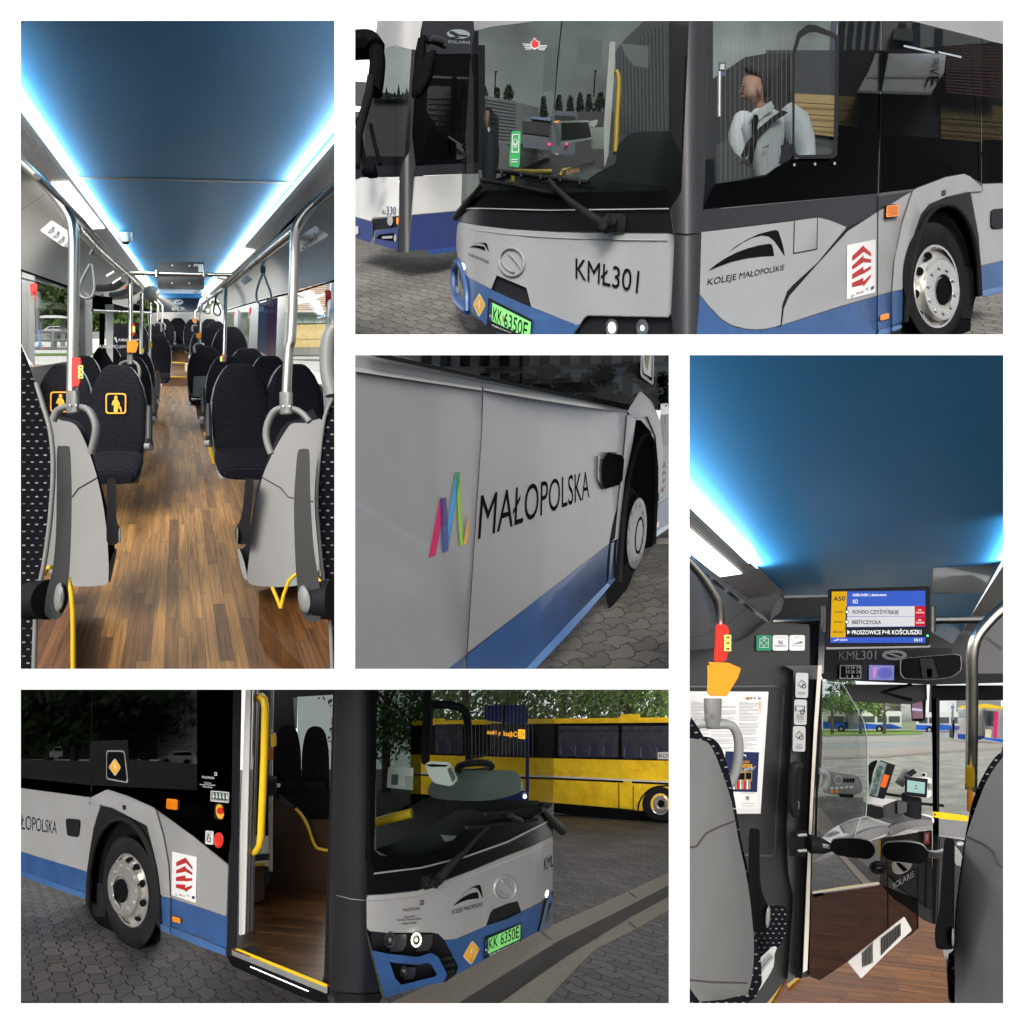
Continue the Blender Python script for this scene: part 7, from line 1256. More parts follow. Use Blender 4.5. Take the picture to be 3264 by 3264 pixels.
for q in ((1400,1140,1900,1150,1900,1165,1400,1155),(1400,1445,1900,1455,1900,1462,1400,1450)):
 o=ground_poly('kerb',S,-1.75,pts('b',*q),mat('grey kerb',(.2,.2,.18),.9),None,.01);o['kind']='structure'
 # ================================================================ PANEL 5 : inside the bus, looking to the driver's place and the front door
PANEL=5;FE=[]
random.seed(5)
S=S5
CEIL5=mat('deep blue ceiling panel',(.085,.38,.74),.36,0,0,.05,1,spec=.22)
CP5=S.level(.8)
DG=mat('dark grey cabin panel',(.035,.036,.037),.55,0,0,.04,5);DG2=mat('mid dark trim',(.075,.077,.08),.5,0,0,.04,5)
o=ground_poly('floor',S,-1.5,pts('I',300,1990,470,1790,600,1770,685,1750,700,1300,1100,1240,1420,1440,1480,1700,1560,1990),woodfloor('warm plank floor',.62,.062,'b8742e','94581f','4a2a10',.2,rough=.5));tag(o,kind='structure')
ce=poly('ceiling',CP5,pts('H',-30,880,-30,-30,1960,-30,1960,1200,1630,1790,1500,1950,700,1950,560,1480),CEIL5,None,.03);tag(ce,kind='structure')
w5=thing('bus_interior_wall','ribbed light strips and grey coves around the blue ceiling at the front of the bus','wall',S.p(0,-1.5,2))
a5= lambda h,v:S.p(*h)
sheet('ribbed_panel',S,(-.80,.79),(-1.03,.755),1.0,3.15,RIB,w5);sheet('lit_panel',S,(-.90,.77),(-1.02,.752),1.0,2.65,emis('bright lit panel',(1,.98,.9),2.6),w5);sheet('ribbed_panel',S,(.50,.79),(.68,.765),1.3,4.5,RIB,w5)
tube('light_strip',[S.p(-.815,.785,1.0),S.p(-.815,.785,2.5)],.007,emis('cool led strip',(.55,.82,1),9),w5,6);tube('light_strip',[S.p(.515,.785,.9),S.p(.515,.785,1.62)],.007,emis('cool led strip',(.55,.82,1),9),w5,6)
for x,d0,d1,k,en,sp_ in ((-.80,.9,2.6,1,13,180),(.50,1.9,2.5,-1,2.5,104)):arealamp('light_strip_glow',S,x,.778,d0,d1,(k*.8,0,.6),en,(.58,.84,1),.03,sp_)
arealamp('lit_panel_glow',S,-.93,.70,1.0,2.6,(.7,0,-.8),7,(1,.96,.9),.1,120)
poly('cove_back',Flat(3.6),pts('H',-30,1230,300,1330,420,1420,600,1478,600,1650,760,1700,760,1960,-30,1960),DG,w5,.03);poly('cove_back',Flat(4.6),pts('H',1480,1700,1620,1780,1960,1250,1960,1960,1480,1960),DG,w5,.03)
for i in range(26):d=1.15+i*.05;obj('led_dot',tube_bm([S.p(-.80,.792,d),S.p(-.795,.792,d+.012)],.006,6),emis('led dot',(.85,.85,1),6),w5)
poly('cove_panel',Pl((*px('H',0,1500),1.9),(*px('H',400,1600),2.5),(*px('H',0,1800),2.0)),pts('H',-30,1200,0,1220,250,1420,460,1600,350,1740,200,1800,-30,1820),mat('dim grey cove',(.10,.10,.105),.5),w5,.03);poly('cove_channel',Flat(1.9),pts('H',-30,1225,60,1300,300,1490,460,1610,500,1655,470,1640,280,1510,30,1320,-30,1280),DG2,w5,.03)
for k in range(4):poly('vent_slot',Flat(1.89),pts('H',50+k*95,1302+k*72,125+k*92,1360+k*72,130+k*92,1372+k*72,55+k*95,1322+k*72),MATTE,w5,.01,.01)
poly('strip_end',Flat(2.6),sm(pts('H',505,1655,500,1600,560,1490,580,1520,560,1580,510,1620),3),DG2,w5,.05);poly('panel_seam',Flat(1.97),bar(px('H',200,1680),px('H',360,1545),1),INK,w5,.002,.01);poly('panel_seam',Flat(1.97),polyline(pts('H',-20,1745,80,1725,180,1680),1),INK,w5,.002,.02)
poly('cove_panel',Flat(2.2),pts('H',1932,1550,1960,1530,1960,1960,1740,1960,1700,1870,1740,1760,1830,1680),mat('dim grey cove',(.10,.10,.105),.5),w5,.03);poly('panel_seam',Flat(2.2),bar(px('H',1830,1735),px('H',1932,1812),1.5),INK,w5,.002,.01)
for q in (('H',580,1478,1830,1468,3),):poly('ceiling_joint',CP5,bar(px('H',1480,1466),px('H',1830,1465),1.2),INK,w5,.002,.01)
poly('header_panel',Flat(3.0),pts('H',560,1490,850,1488,850,1620,520,1625,575,1560,582,1520),DG,w5,.1,bev=.005);poly('ceiling_edge',Flat(2.98),pts('H',580,1480,850,1476,850,1490,582,1496),mat('pale edge',(.35,.35,.35),.5),w5,.01)
poly('reflection_patch',CP5,pts('H',1500,1310,1890,1290,1800,1470,1490,1462),mat('pale ceiling reflection',(.12,.22,.30),.3,0,.3),w5,.004,.012)  # paler patch paints a window reflection into the ceiling colour
cbar=thing('cross_bar','steel cross bar behind the passenger display','rail',P(*px('H',1200,1630),2.6));tube('bar',[P(*px('H',505,1640),2.62),P(*px('H',835,1636),2.6)],.02,STEEL,cbar,14);tube('bar',[P(*px('H',1495,1632),2.6),P(*px('H',1850,1628),2.62)],.02,STEEL,cbar,14)
# display
dp=thing('passenger_display','lit passenger display listing stops in blue, white and yellow','display',P(*px('H',1165,1800),2.3));f=Flat(2.3)
poly('housing',f,rrect(pts('H',852,1440,1482,1422,1480,1790,840,1800),.03),PLAST,dp,.06,bev=.006)
def sc5(nm,q,col,e=1.0,l=.004): return poly(nm,f,pts('H',*q),emis('screen '+col,hexc(col),e),dp,.002,l)
sc5('screen',(876,1456,1452,1450,1452,1740,1452,1772,866,1772),'3a5fc8',.6);sc5('screen_row',(876,1456,970,1455,960,1738,868,1738),'f0b90f',.5,.007);sc5('screen_row',(973,1548,1386,1546,1386,1608,971,1608),'e8e8ec',.5,.007);sc5('screen_row',(971,1611,1386,1610,1386,1670,969,1674),'e8e8ec',.5,.007)
sc5('screen_row',(962,1676,1452,1672,1452,1736,960,1738),'24262e',.5,.007);sc5('screen_row',(1386,1546,1452,1546,1452,1606,1386,1608),'d81e28',.5,.007);sc5('screen_row',(1386,1610,1452,1609,1452,1668,1386,1670),'d81e28',.5,.007)
wt=emis('screen white',(1,1,1),.72);dk=mat('screen ink',(.01,.01,.02),.5,noise=0)
for s_,q,m in (('A50',(886,1488,960,1484,960,1512,886,1514),dk),('KIERUNEK | destination',(1006,1470,1212,1468,1212,1488,1006,1490),wt),('KO',(1006,1505,1036,1504,1036,1530,1006,1530),wt),('RONDO CZYŻYŃSKIE',(1004,1562,1288,1562,1288,1596,1004,1592),dk),('BIEŃCZYCKA',(1002,1624,1180,1626,1180,1656,1002,1656),dk),('PROSZOWICE P+R KOŚCIUSZKI',(1000,1686,1428,1682,1428,1720,1000,1720),wt),('3 min',(896,1573,944,1573,944,1588,896,1588),dk),('4 min',(893,1634,942,1634,942,1649,893,1649),dk),('68 min',(885,1696,945,1696,945,1711,885,1711),dk),('10:13',(1384,1745,1432,1744,1432,1763,1384,1764),wt),('NA',(1409,1564,1428,1564,1428,1574,1409,1574),wt),('ŻĄDANIE',(1393,1578,1446,1578,1446,1592,1393,1592),wt),('NA',(1409,1626,1428,1626,1428,1637,1409,1637),wt),('ŻĄDANIE',(1393,1640,1446,1640,1446,1655,1393,1655),wt),('KOLEJE MAŁOPOLSKIE',(926,1748,972,1748,972,1762,926,1762),wt)):text(s_,f,pts('H',*q),m,dp,.012,.013)
poly('arrow',f,pts('H',972,1692,990,1706,972,1720),wt,dp,.001,.012);koleje(f,homog(pts('H',880,1746,922,1746,922,1762,880,1762)),dp,wt,.012);poly('timeline',f,pts('H',964,1548,970,1548,964,1700,958,1700),dk,dp,.001,.009)
for x,y in ((970,1581),(968,1643)):c=px('H',x,y);poly('stop_dot',f,ell(*c,6,6,0,18),dk,dp,.001,.011);poly('stop_dot',f,ell(*c,4,4,0,18),wt,dp,.001,.013)
poly('status_light',f,ell(*px('H',1466,1728),3,3,0,12),emis('green light',(.1,1,.3),3),dp,.002,.006);poly('lower_edge',f,pts('H',842,1796,1482,1786,1480,1800,842,1812),ALU,dp,.04,.0,bev=.003)
for x in (833,1490):tube('bracket',[P(*px('H',x,1545),2.33),P(*px('H',x,1700),2.33)],.016,STEEL,dp)
# header above the windscreen
hd5=thing('front_header','black header with pale number, emblem and small readouts above the windscreen','bulkhead',P(*px('H',1200,1932),2.9));f=Flat(2.9)
poly('panel',f,pts('H',735,1660,845,1660,845,1800,1480,1800,1620,1805,1600,1870,1932,1950,'I',1812,80,1400,92,770,60,740,0),mat('header black',(.010,.011,.012),.5),hd5,.1);poly('panel',Flat(2.5),pts('H',800,1640,838,1640,825,1960,790,1960),mat('pale grey pillar',(.28,.29,.30),.5),hd5,.05);poly('panel',Flat(2.55),pts('H',735,1655,800,1640,795,1960,735,1960),PLAST,hd5,.05)
text('KMŁ301',f,pts('H',920,1822,1150,1820,1148,1874,918,1876),mat('grey number print',(.16,.17,.18),.5),hd5,.006);o=px('H',1262,1848);obj('emblem',ring_bm(f,ell(*o,40,16,0,36),ell(*o,26,8,0,36),.003,.006),mat('grey number print',(.16,.17,.18),.5),hd5);poly('emblem',f,bar(px('H',1200,1826),px('H',1325,1870),6),mat('grey number print',(.16,.17,.18),.5),hd5,.003,.01)
rd=poly('readout',f,rrect(pts('I',868,-22,992,-22,992,58,866,58),.06),MATTE,hd5,.02,.02);obj('readout_frame',ring_bm(f,rrect(pts('I',868,-22,992,-22,992,58,866,58),.06),rrect(pts('I',874,-16,986,-16,986,52,872,52),.06),.003,.024),GREYP,rd)
for k,(s_,x)in enumerate((('33',900),('26',930),('24',962))):text(s_,f,pts('I',x,8,x+24,8,x+24,26,x,26),mat('pale digits',(.35,.35,.38),.5),rd,.03);text('010'[k],f,pts('I',x+6,36,x+14,36,x+14,50,x+6,50),mat('pale digits',(.35,.35,.38),.5),rd,.03);text('39',f,pts('I',x,-14,x+24,-14,x+24,2,x,2),mat('pale digits',(.35,.35,.38),.5),rd,.03)
vs=poly('camera_screen',f,pts('I',1037,-22,1182,-20,1180,66,1036,64),emis('pale violet screen',(.30,.30,.75),.5),hd5,.02,.02);poly('screen_disc',f,ell(*px('I',1130,24),24,17,0,28),emis('violet disc',(.12,.12,.45),.8),vs,.002,.03);poly('screen_part',f,pts('I',1060,-10,1080,-10,1075,50,1058,50),emis('pink part',(.6,.2,.4),.8),vs,.002,.03)
mi=thing('rear_view_mirror','wide black framed rear view mirror hanging at the top of the windscreen','mirror',P(*px('I',1380,60),2.7));f=Flat(2.7)
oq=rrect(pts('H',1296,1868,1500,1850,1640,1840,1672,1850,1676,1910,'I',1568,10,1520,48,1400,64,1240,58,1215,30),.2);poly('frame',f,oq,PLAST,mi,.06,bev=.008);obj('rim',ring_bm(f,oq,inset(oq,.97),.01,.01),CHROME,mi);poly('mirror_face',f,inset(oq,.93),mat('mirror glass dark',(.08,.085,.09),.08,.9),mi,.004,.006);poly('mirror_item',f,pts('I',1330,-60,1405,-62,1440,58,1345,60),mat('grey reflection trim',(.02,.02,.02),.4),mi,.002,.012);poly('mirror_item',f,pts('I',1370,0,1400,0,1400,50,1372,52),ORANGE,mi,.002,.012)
# left: cabin wall with notices
cw=thing('cabin_door','dark grey cabin wall panel with stickers left of the glass door','cabin wall',P(*px('I',500,1700),2.35));f=Flat(2.35)
poly('panel',f,pts('H',-30,1820,200,1800,350,1740,470,1640,740,1660,740,1960,'I',742,300,715,900,690,1780,560,1790,400,1990,-30,1990),DG,cw,.06,bev=.006);
ro=rrect(pts('I',-30,105,520,102,545,130,490,1060,470,1080,330,1075,-30,1060),.04);tube('groove',path(f,ro[:-1],.002),.006,mat('groove grey',(.07,.07,.072),.4),cw,6)
poly('pillar_trim',Flat(2.28),pts('I',545,-20,745,-20,740,60,712,500,700,900,655,1500,615,1782,565,1805,600,1320,570,1180,558,960,580,540,600,10),DG2,cw,.06,bev=.008)
poly('pillar_dark',Flat(2.2),pts('I',690,60,745,60,728,300,705,700,680,1100,660,1500,650,1790,610,1782,628,1500,640,1100,665,700),MATTE,cw,.06,bev=.006);poly('white_edge',Flat(2.17),pts('I',742,-20,765,-20,735,400,712,800,700,1100,690,1500,680,1740,655,1755,665,1500,682,1100,700,700,720,300),mat('cream edge',(.62,.58,.52),.5),cw,.02,bev=.003)
for i,(x,m,l)in enumerate(((412,mat('first aid green',(.02,.22,.11),.5),'green first aid sticker on the cabin header'),(513,STICK,'white square sticker with a small letter mark in the middle'),(615,STICK,'white square sticker with a curved train mark'))):
 t=thing('sticker',l,'sticker',P(*px('H',x+45,1820),2.3),'square stickers on the cabin header');q=rrect(pts('H',x,1724,x+96,1724,x+94,1820,x-2,1820),.14);fz=Flat(2.33);poly('sheet',fz,q,m,t,.003,.0)
 if i==0:
  o=pts('H',432,1745,488,1745,486,1802,430,1802);obj('pictogram',ring_bm(fz,o,inset(o,.9),.002,.004),WINK,t);o=pts('H',453,1753,466,1753,466,1767,480,1767,479,1780,465,1780,464,1793,451,1793,452,1780,438,1779,439,1766,452,1766);obj('pictogram',ring_bm(fz,o,inset(o,.8),.002,.004),WINK,t);poly('pictogram',fz,pts('H',448,1734,472,1734,472,1738,448,1738),WINK,t,.002,.004)
 elif i==1:text('N',fz,pts('H',550,1756,572,1756,572,1782,550,1782),NAVY,t,.004);text('MAŁOPOLSKA',fz,pts('H',524,1785,596,1785,596,1795,524,1795),NAVY,t,.004);text('ORGANIZATOR',fz,pts('H',538,1735,588,1735,588,1740,538,1740),GRAPH,t,.004)
 else :koleje(fz,homog(pts('H',632,1762,698,1762,698,1782,632,1782)),t,NAVY,.004);text('KOLEJE MAŁOPOLSKIE',fz,pts('H',632,1787,696,1787,696,1794,632,1794),NAVY,t,.004);text('OPERATOR',fz,pts('H',645,1735,680,1735,680,1740,645,1740),GRAPH,t,.004)
for i,(y,h,ls,l)in enumerate(((22,146,('WPROWADZ DOKUMENT','SKASUJ BILET'),'tall white sticker with a ticket and magnifier, topmost of three'),(176,148,('PRZY ZAKUPIE','BILETU PROSIMY','O PRZYGOTOWANIE','ODLICZONEJ','KWOTY'),'tall white sticker with a banknote, middle of three'),(330,148,('ZACHOWAJ','BILET','DO KONTROLI'),'tall white sticker with a ticket and tick, lowest of three'))):
 t=thing('sticker',l,'sticker',P(*px('I',640,y+h),2.2),'tall stickers beside the glass door');x=614-i*8;q=rrect(pts('I',x,y,x+72,y+2,x+70,y+h,x-3,y+h-2),.12);fz=Flat(2.2);poly('sheet',fz,q,mat('grey white sticker',(.45,.46,.46),.5),t,.003)
 cx,cy=x+34,y+62-6*i
 o=pts('I',cx-22,cy+8,cx,cy-22,cx+10,cy-12,cx+24,cy-2,cx-2,cy+26,cx-12,cy+16)if i!=1 else pts('I',cx-28,cy-20,cx+26,cy-18,cx+26,cy+14,cx-28,cy+12)
 obj('pictogram',ring_bm(fz,o,inset(o,.84),.002,.004),INK,t);o=ell(*px('I',cx+14,cy+16),7,7,0,20);obj('pictogram',ring_bm(fz,o,inset(o,.75),.002,.006),INK,t)
 n_=len(ls)
 for k,s_ in enumerate(ls):yy=y+h-14-(n_-k)*10;w_=22 if len(s_)>8 else 15;text(s_,fz,pts('I',x+34-w_,yy,x+34+w_,yy,x+34+w_,yy+7,x+34-w_,yy+7),INK,t,.005)
 # framed notice
nf=thing('framed_notice','white framed notice board with small print and a dark blue picture at its foot','notice',P(*px('I',230,830),2.2));fz=Flat(2.22)
poly('frame',fz,pts('I',-30,130,456,132,410,836,-30,838),mat('white frame',(.66,.66,.66),.4),nf,.03,bev=.006);poly('sheet',fz,pts('I',-30,148,432,152,388,808,-30,806),STICK,nf,.004,.006)
gpm=mat('grey print',(.2,.2,.22),.6,noise=0)
for k in range(34):
 y=190+k*8.2
 if y>465:break
 for a,b in ((10,115),(125,270),(285,400)):
  if random.random()<.12:continue
  e=b-random.choice((0,0,0,10,30,60))-(y-180)*.03;poly('small_print',fz,pts('I',a,y,e,y+1,e,y+3,a,y+2),gpm,nf,.001,.010)
text('M K',fz,pts('I',355,163,422,165,420,178,354,176),INK,nf,.011);text('M K',fz,pts('I',404,185,420,185,414,262,398,262),mat('orange print',(.75,.35,.03),.5,noise=0),nf,.011)
for k in range(3):poly('logo_bit',fz,pts('I',318+k*12,163,326+k*12,163,332+k*12,170,326+k*12,178,318+k*12,178,324+k*12,170),AMBER if k!=1 else NAVY,nf,.001,.011)
pc=poly('picture',fz,pts('I',208,476,402,482,390,712,195,708),mat('night blue print',(.012,.02,.07),.5,noise=.02),nf,.002,.011)
text('POLSKIE',fz,pts('I',290,528,346,530,345,546,290,544),AMBER,pc,.014);poly('print_band',fz,pts('I',284,550,362,552,361,570,284,568),AMBER,pc,.001,.013);text('DOWOZOWE',fz,pts('I',290,553,356,555,355,567,290,565),INK,pc,.016);text('gdy patrzy!',fz,pts('I',275,575,380,560,378,586,275,600),WINK,pc,.016,shear=.3)
poly('print_bus',fz,pts('I',262,598,300,590,362,592,360,650,262,648),mat('brown gold print',(.30,.18,.05),.5),pc,.001,.013);poly('print_bus',fz,pts('I',268,606,318,600,318,640,268,640),INK,pc,.001,.015);poly('print_bus',fz,pts('I',326,600,356,600,356,636,326,638),INK,pc,.001,.015)
for k in range(8):x=252+k*13;poly('print_figure',fz,pts('I',x,640+(k%3)*4,x+8,640+(k%3)*4,x+9,695,x-1,695),(WINK,mat('skin print',(.4,.22,.15),.6),RED)[k%3],pc,.001,.016)
poly('emblem',fz,pts('I',296,500,312,494,326,497,328,512,320,502,310,500),WINK,pc,.001,.014);poly('seal',fz,pts('I',325,736,345,736,345,752,335,760,325,752),gpm,nf,.001,.011)
for y in (716,775,790):poly('small_print',fz,pts('I',300,y,375,y+1,375,y+3,300,y+2),gpm,nf,.001,.011)
# handle, arms, hinge block
gh=thing('pull_handle','black recessed pull handle on the dark pillar','handle',P(*px('I',615,860),2.15));fz=Flat(2.17)
poly('recess',fz,sm(pts('I',590,560,625,538,655,545,652,580,640,700,638,820,632,850,605,862,582,835,580,700),3),PLAST,gh,.02,bev=.005);tube('grip',[P(*px('I',x,y),2.12)for x,y in sm([(640,560),(610,565),(598,620),(595,720),(598,800),(615,830)],4,False)],.018,PLAST,gh,10);obj('button',ring_bm(fz,rrect(pts('I',612,766,634,766,632,812,610,812)),rrect(pts('I',616,772,630,772,628,806,614,806)),.004,.012),GREYP,gh)
for l,c0,pad,sgn in (('padded black gate arm reaching in from the left pillar',(690,1010),(812,978,1072,1098),1),('padded black gate arm reaching in from the right seat',(1550,1085),(1112,1000,1378,1126),-1)):
 g=thing('gate_arm',l,'gate arm',P(*px('I',pad[0],pad[3]),2.0),'padded gate arms');x0,y0,x1,y1=pad;fz=Flat(2.0)
 q=sm(pts('I',x0+35,y0+4,(x0+x1)/2,y0,x1-50,y0+12,x1-12,y0+40,x1,y0+75,x1-20,y1-10,x1-60,y1,x0+60,y1-18,x0+18,y1-38,x0,y0+50,x0+10,y0+20),3)
 poly('pad',fz,q,MATTE,g,.05,.02,bev=.012);poly('pad_back',fz,[(a,b-5)for a,b in q],mat('pale pad edge',(.4,.42,.41),.4),g,.03,-.012,bev=.006)
 if sgn>0:
  tube('rod',[P(*px('I',690,1008),2.03),P(*px('I',770,1022),2.02),P(*px('I',820,1030),2.02)],[.035,.028,.014],PLAST,g,12);tube('rod',[P(*px('I',765,1020),2.0),P(*px('I',830,1032),2.0)],.009,CHROME,g);poly('hinge_block',Flat(2.1),rrect(pts('I',585,938,680,932,672,1088,576,1080),.06),PLAST,g,.08,.03,bev=.008)
  for y in (960,1050):tube('hinge_ring',[P(*px('I',625,y+2),2.02),P(*px('I',675,y-2),2.02)],.006,CHROME,g)
 else :tube('rod',[P(*px('I',1370,1068),2.0),P(*px('I',1440,1072),1.95),P(*px('I',1540,1078),1.9)],[.012,.014,.035],CHROME,g,12)
 # seats at both sides, seen from behind
SH5=mat('warm grey seat shell',(.17,.172,.17),.5,0,.1,.04,6,.08,300)
s5=Pl((*px('I',100,600),1.35),(*px('I',400,600),1.45),(*px('I',100,1800),1.3));t=thing('bus_chair','grey backed seat at the left edge, with a tall black armrest','seat',P(*px('I',300,1880),1.35),'grey seat backs at the front of the bus')
fb=poly_bm(Flat(1.5),sm(pts('I',-20,392,80,390,140,405,185,460,215,550,240,650,262,760,280,880,300,1000,330,1130,350,1280,352,1500,400,1600,380,1900,-30,1900),3),.12,0,.02);uvw(fb, lambda v:(v.x*.8,v.z*.8));obj('backrest',fb,FAB,t,ang=50)
so_=poly('shell',s5,sm(pts('I',-40,398,0,400,60,410,110,430,150,500,195,620,235,740,262,870,290,1020,320,1150,345,1300,362,1450,372,1600,365,1750,340,1860,300,1885,-40,1790),3),SH5,t,.1,bev=.022,ang=50)
tube('shell_seam',path(s5,pts('I',-20,1035,40,1025,95,950,165,915,262,878),.002),.0025,mat('dark joint',(.05,.045,.04),.9),so_,6);tube('shell_seam',path(s5,pts('I',-20,1795,120,1810,330,1815),.002),.002,mat('dark joint',(.05,.045,.04),.9),so_,6)
f5=Flat(1.45)
def arm5(par,q,knob,d):
 a=poly('armrest',Flat(d),sm(pts('I',*q),3),MATTE,par,.06,bev=.014,ang=60);c=px('I',*knob[:2]);obj('armrest_cap',loft_bm([[P(x,y,d-l)for x,y in ell(c[0],c[1],knob[2]*k,knob[3]*k,knob[4],28)]for k,l in ((1,.0),(1,.01),(.8,.018),(.3,.022))]),GREYP,a)
arm5(t,(345,940,370,922,400,928,406,960,405,1100,412,1250,440,1340,466,1400,466,1460,440,1515,400,1522,350,1500,342,1400,340,1150),(452,1432,8,36,4),1.4)
cu=poly_bm(Flat(1.75),sm(pts('I',400,1380,460,1364,540,1370,562,1400,555,1520,520,1600,440,1660,390,1700,380,1500),3),.1,0,.02);uvw(cu, lambda v:(v.x,v.z));obj('cushion',cu,FAB,t);poly('seat_side',Flat(1.6),sm(pts('I',360,1790,395,1690,440,1640,480,1605,505,1610,490,1650,485,1720,440,1800,400,1860,360,1910,350,1860),2),mat('pale grey casting',(.45,.45,.45),.45),t,.06,bev=.01);tube('casting_line',[P(*px('I',x,y),1.58)for x,y in ((365,1830),(420,1730),(480,1660))],.004,GREYP,t)
t=thing('bus_chair','grey backed seat at the right edge, with a tall black armrest','seat',P(*px('I',1600,1900),1.35),'grey seat backs at the front of the bus');s6=Pl((*px('I',1650,600),1.42),(*px('I',1800,600),1.35),(*px('I',1650,1800),1.38))
fb=poly_bm(Flat(1.5),sm(pts('I',1840,465,1800,480,1760,515,1710,590,1665,680,1630,780,1605,900,1590,980,1565,1150,1540,1350,1530,1500,1525,1620,1490,1680,1530,1990,1840,1990),3),.12,0,.02);uvw(fb, lambda v:(v.x*.8,v.z*.8));obj('backrest',fb,FAB,t,ang=50)
so_=poly('shell',s6,sm(pts('I',1850,490,1812,510,1770,560,1715,650,1670,760,1630,870,1600,965,1580,1100,1555,1280,1540,1450,1530,1600,1535,1800,1560,1990,1850,1990),3),SH5,t,.1,bev=.022,ang=50);tube('shell_seam',path(s6,pts('I',1596,964,1700,1010,1755,1055,1790,1130,1830,1160),.002),.0025,mat('dark joint',(.05,.045,.04),.9),so_,6)
arm5(t,(1470,1000,1495,978,1525,992,1532,1050,1530,1300,1528,1500,1535,1580,1520,1618,1440,1618,1420,1590,1418,1500,1440,1400,1455,1200),(1520,1550,5,30,0),1.4);poly('seat_side',Flat(1.5),pts('I',1478,1660,1500,1700,1530,1880,1535,1990,1515,1990,1490,1820),mat('pale grey casting',(.45,.45,.45),.45),t,.04,bev=.004)
# poles, handles and boxes
pl_=thing('grab_pole','bent steel pole at the left holding red and orange boxes','pole',P(*px('I',140,170),1.75),'steel poles at the front');tube('tube',[P(*px('H',x,y),1.75)for x,y in sm([(-20,1250),(60,1340),(130,1440),(175,1530),(188,1620),(186,1700),(175,1880)],4,False)],.017,STEEL,pl_,16)
button_box('red stop box with a lit green frame on the left front pole',pts('H',160,1658,232,1660,244,1700,248,1800,222,1888,150,1885,156,1750),1.7,RED,pts('H',212,1722,256,1725,252,1826,212,1824))
button_box('large orange validator box under the red box at the left',pts('I',102,-20,118,-22,'H',115,1890,240,1895,310,1925,'I',296,0,280,50,215,158,120,156,100,140,104,60),1.68,mat('orange plastic',(.80,.30,.02),.4))
hh=thing('seat_handle','grey looped handle below the orange box at the left','handle',P(*px('I',135,340),1.6));c=px('I',134,0)[0];turn(c,[(28,px('I',0,170)[1]),(29,px('I',0,180)[1]),(26,px('I',0,330)[1]),(18,px('I',0,348)[1])],1.6,GREYP,hh,'socket',22);tube('loop',[P(*px('I',x,y),1.6)for x,y in sm([(-20,370),(20,330),(70,315),(134,320),(200,318),(250,335),(280,400),(282,500),(262,600),(228,670)],4,False)],.0145,GREYP,hh,14)
for x in (95,139):poly('screw',Flat(1.565),ell(*px('I',x,270),5,6,0,12),CHROME,hh,.003,.004)
pr=thing('grab_pole','bent steel pole at the right with a yellow button box','pole',P(*px('I',1630,700),1.75),'steel poles at the front');tube('tube',[P(*q,1.75)for q in sm(pts('H',1960,1530,1860,1620,1770,1730,1742,1830,1738,1930,'I',1632,100,1630,350,1625,700),5,False)],.0165,STEEL,pr,16)
button_box('yellow button box on the right front pole',pts('I',1596,560,1640,562,1648,600,1644,690,1600,690,1592,650),1.7,YEL);button_box('orange box below the yellow one on the right front pole',pts('I',1602,700,1640,712,1640,800,1620,830,1602,820),1.72,mat('orange plastic',(.80,.30,.02),.4))
yr=thing('grab_rail','short yellow rail right of the windscreen post','rail',P(*px('I',1500,870),2.3));poly('rail',Flat(2.3),rrect(pts('I',1404,825,1460,828,1612,850,1610,880,1470,868,1404,855),.1),YEL,yr,.03,bev=.004);poly('screw',Flat(2.3),ell(*px('I',1418,842),3,3,0,12),BLACK,yr,.002,.004)
# windscreen posts and frames
fr5=thing('cab_frame','black windscreen post and header with dark sun blind','frame',P(*px('I',1420,1450),3.1));fz=Flat(3.1)
poly('post',fz,pts('I',1395,95,1440,95,1436,700,1440,900,1438,1480,1400,1470,1405,900,1402,500),MATTE,fr5,.08,.1);poly('top',fz,pts('I',1395,95,1850,95,1850,180,1440,184,1395,186),MATTE,fr5,.08,.08);poly('sun_blind',fz,pts('I',890,90,1370,90,1372,180,1275,205,940,190),mat('dark blind',(.022,.023,.025),.6),fr5,.03,.05);tube('blind_fold',[P(*px('I',x,y),3.03)for x,y in ((1280,90),(1120,135),(1280,178))],.01,MATTE,fr5,6)
poly('inner_frame',fz,pts('I',1425,170,1445,170,1442,960,1430,960),PLAST,fr5,.05,.16)
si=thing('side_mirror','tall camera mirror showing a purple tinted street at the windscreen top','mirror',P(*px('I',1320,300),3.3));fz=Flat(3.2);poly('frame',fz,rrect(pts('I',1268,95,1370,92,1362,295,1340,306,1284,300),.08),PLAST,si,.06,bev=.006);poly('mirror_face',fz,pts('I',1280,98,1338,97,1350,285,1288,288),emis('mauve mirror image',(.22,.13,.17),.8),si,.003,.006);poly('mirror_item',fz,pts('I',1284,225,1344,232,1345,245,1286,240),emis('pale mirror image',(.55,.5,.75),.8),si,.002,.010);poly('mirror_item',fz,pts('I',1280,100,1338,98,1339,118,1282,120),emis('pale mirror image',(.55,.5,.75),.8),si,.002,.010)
wsp=thing('windscreen','large clear windscreen in front of the driver place','window',S.p(0,-.8,3.6));poly('glass',Flat(3.5),pts('I',745,60,1840,60,1840,930,1000,930,745,930),GLC,wsp,.01)
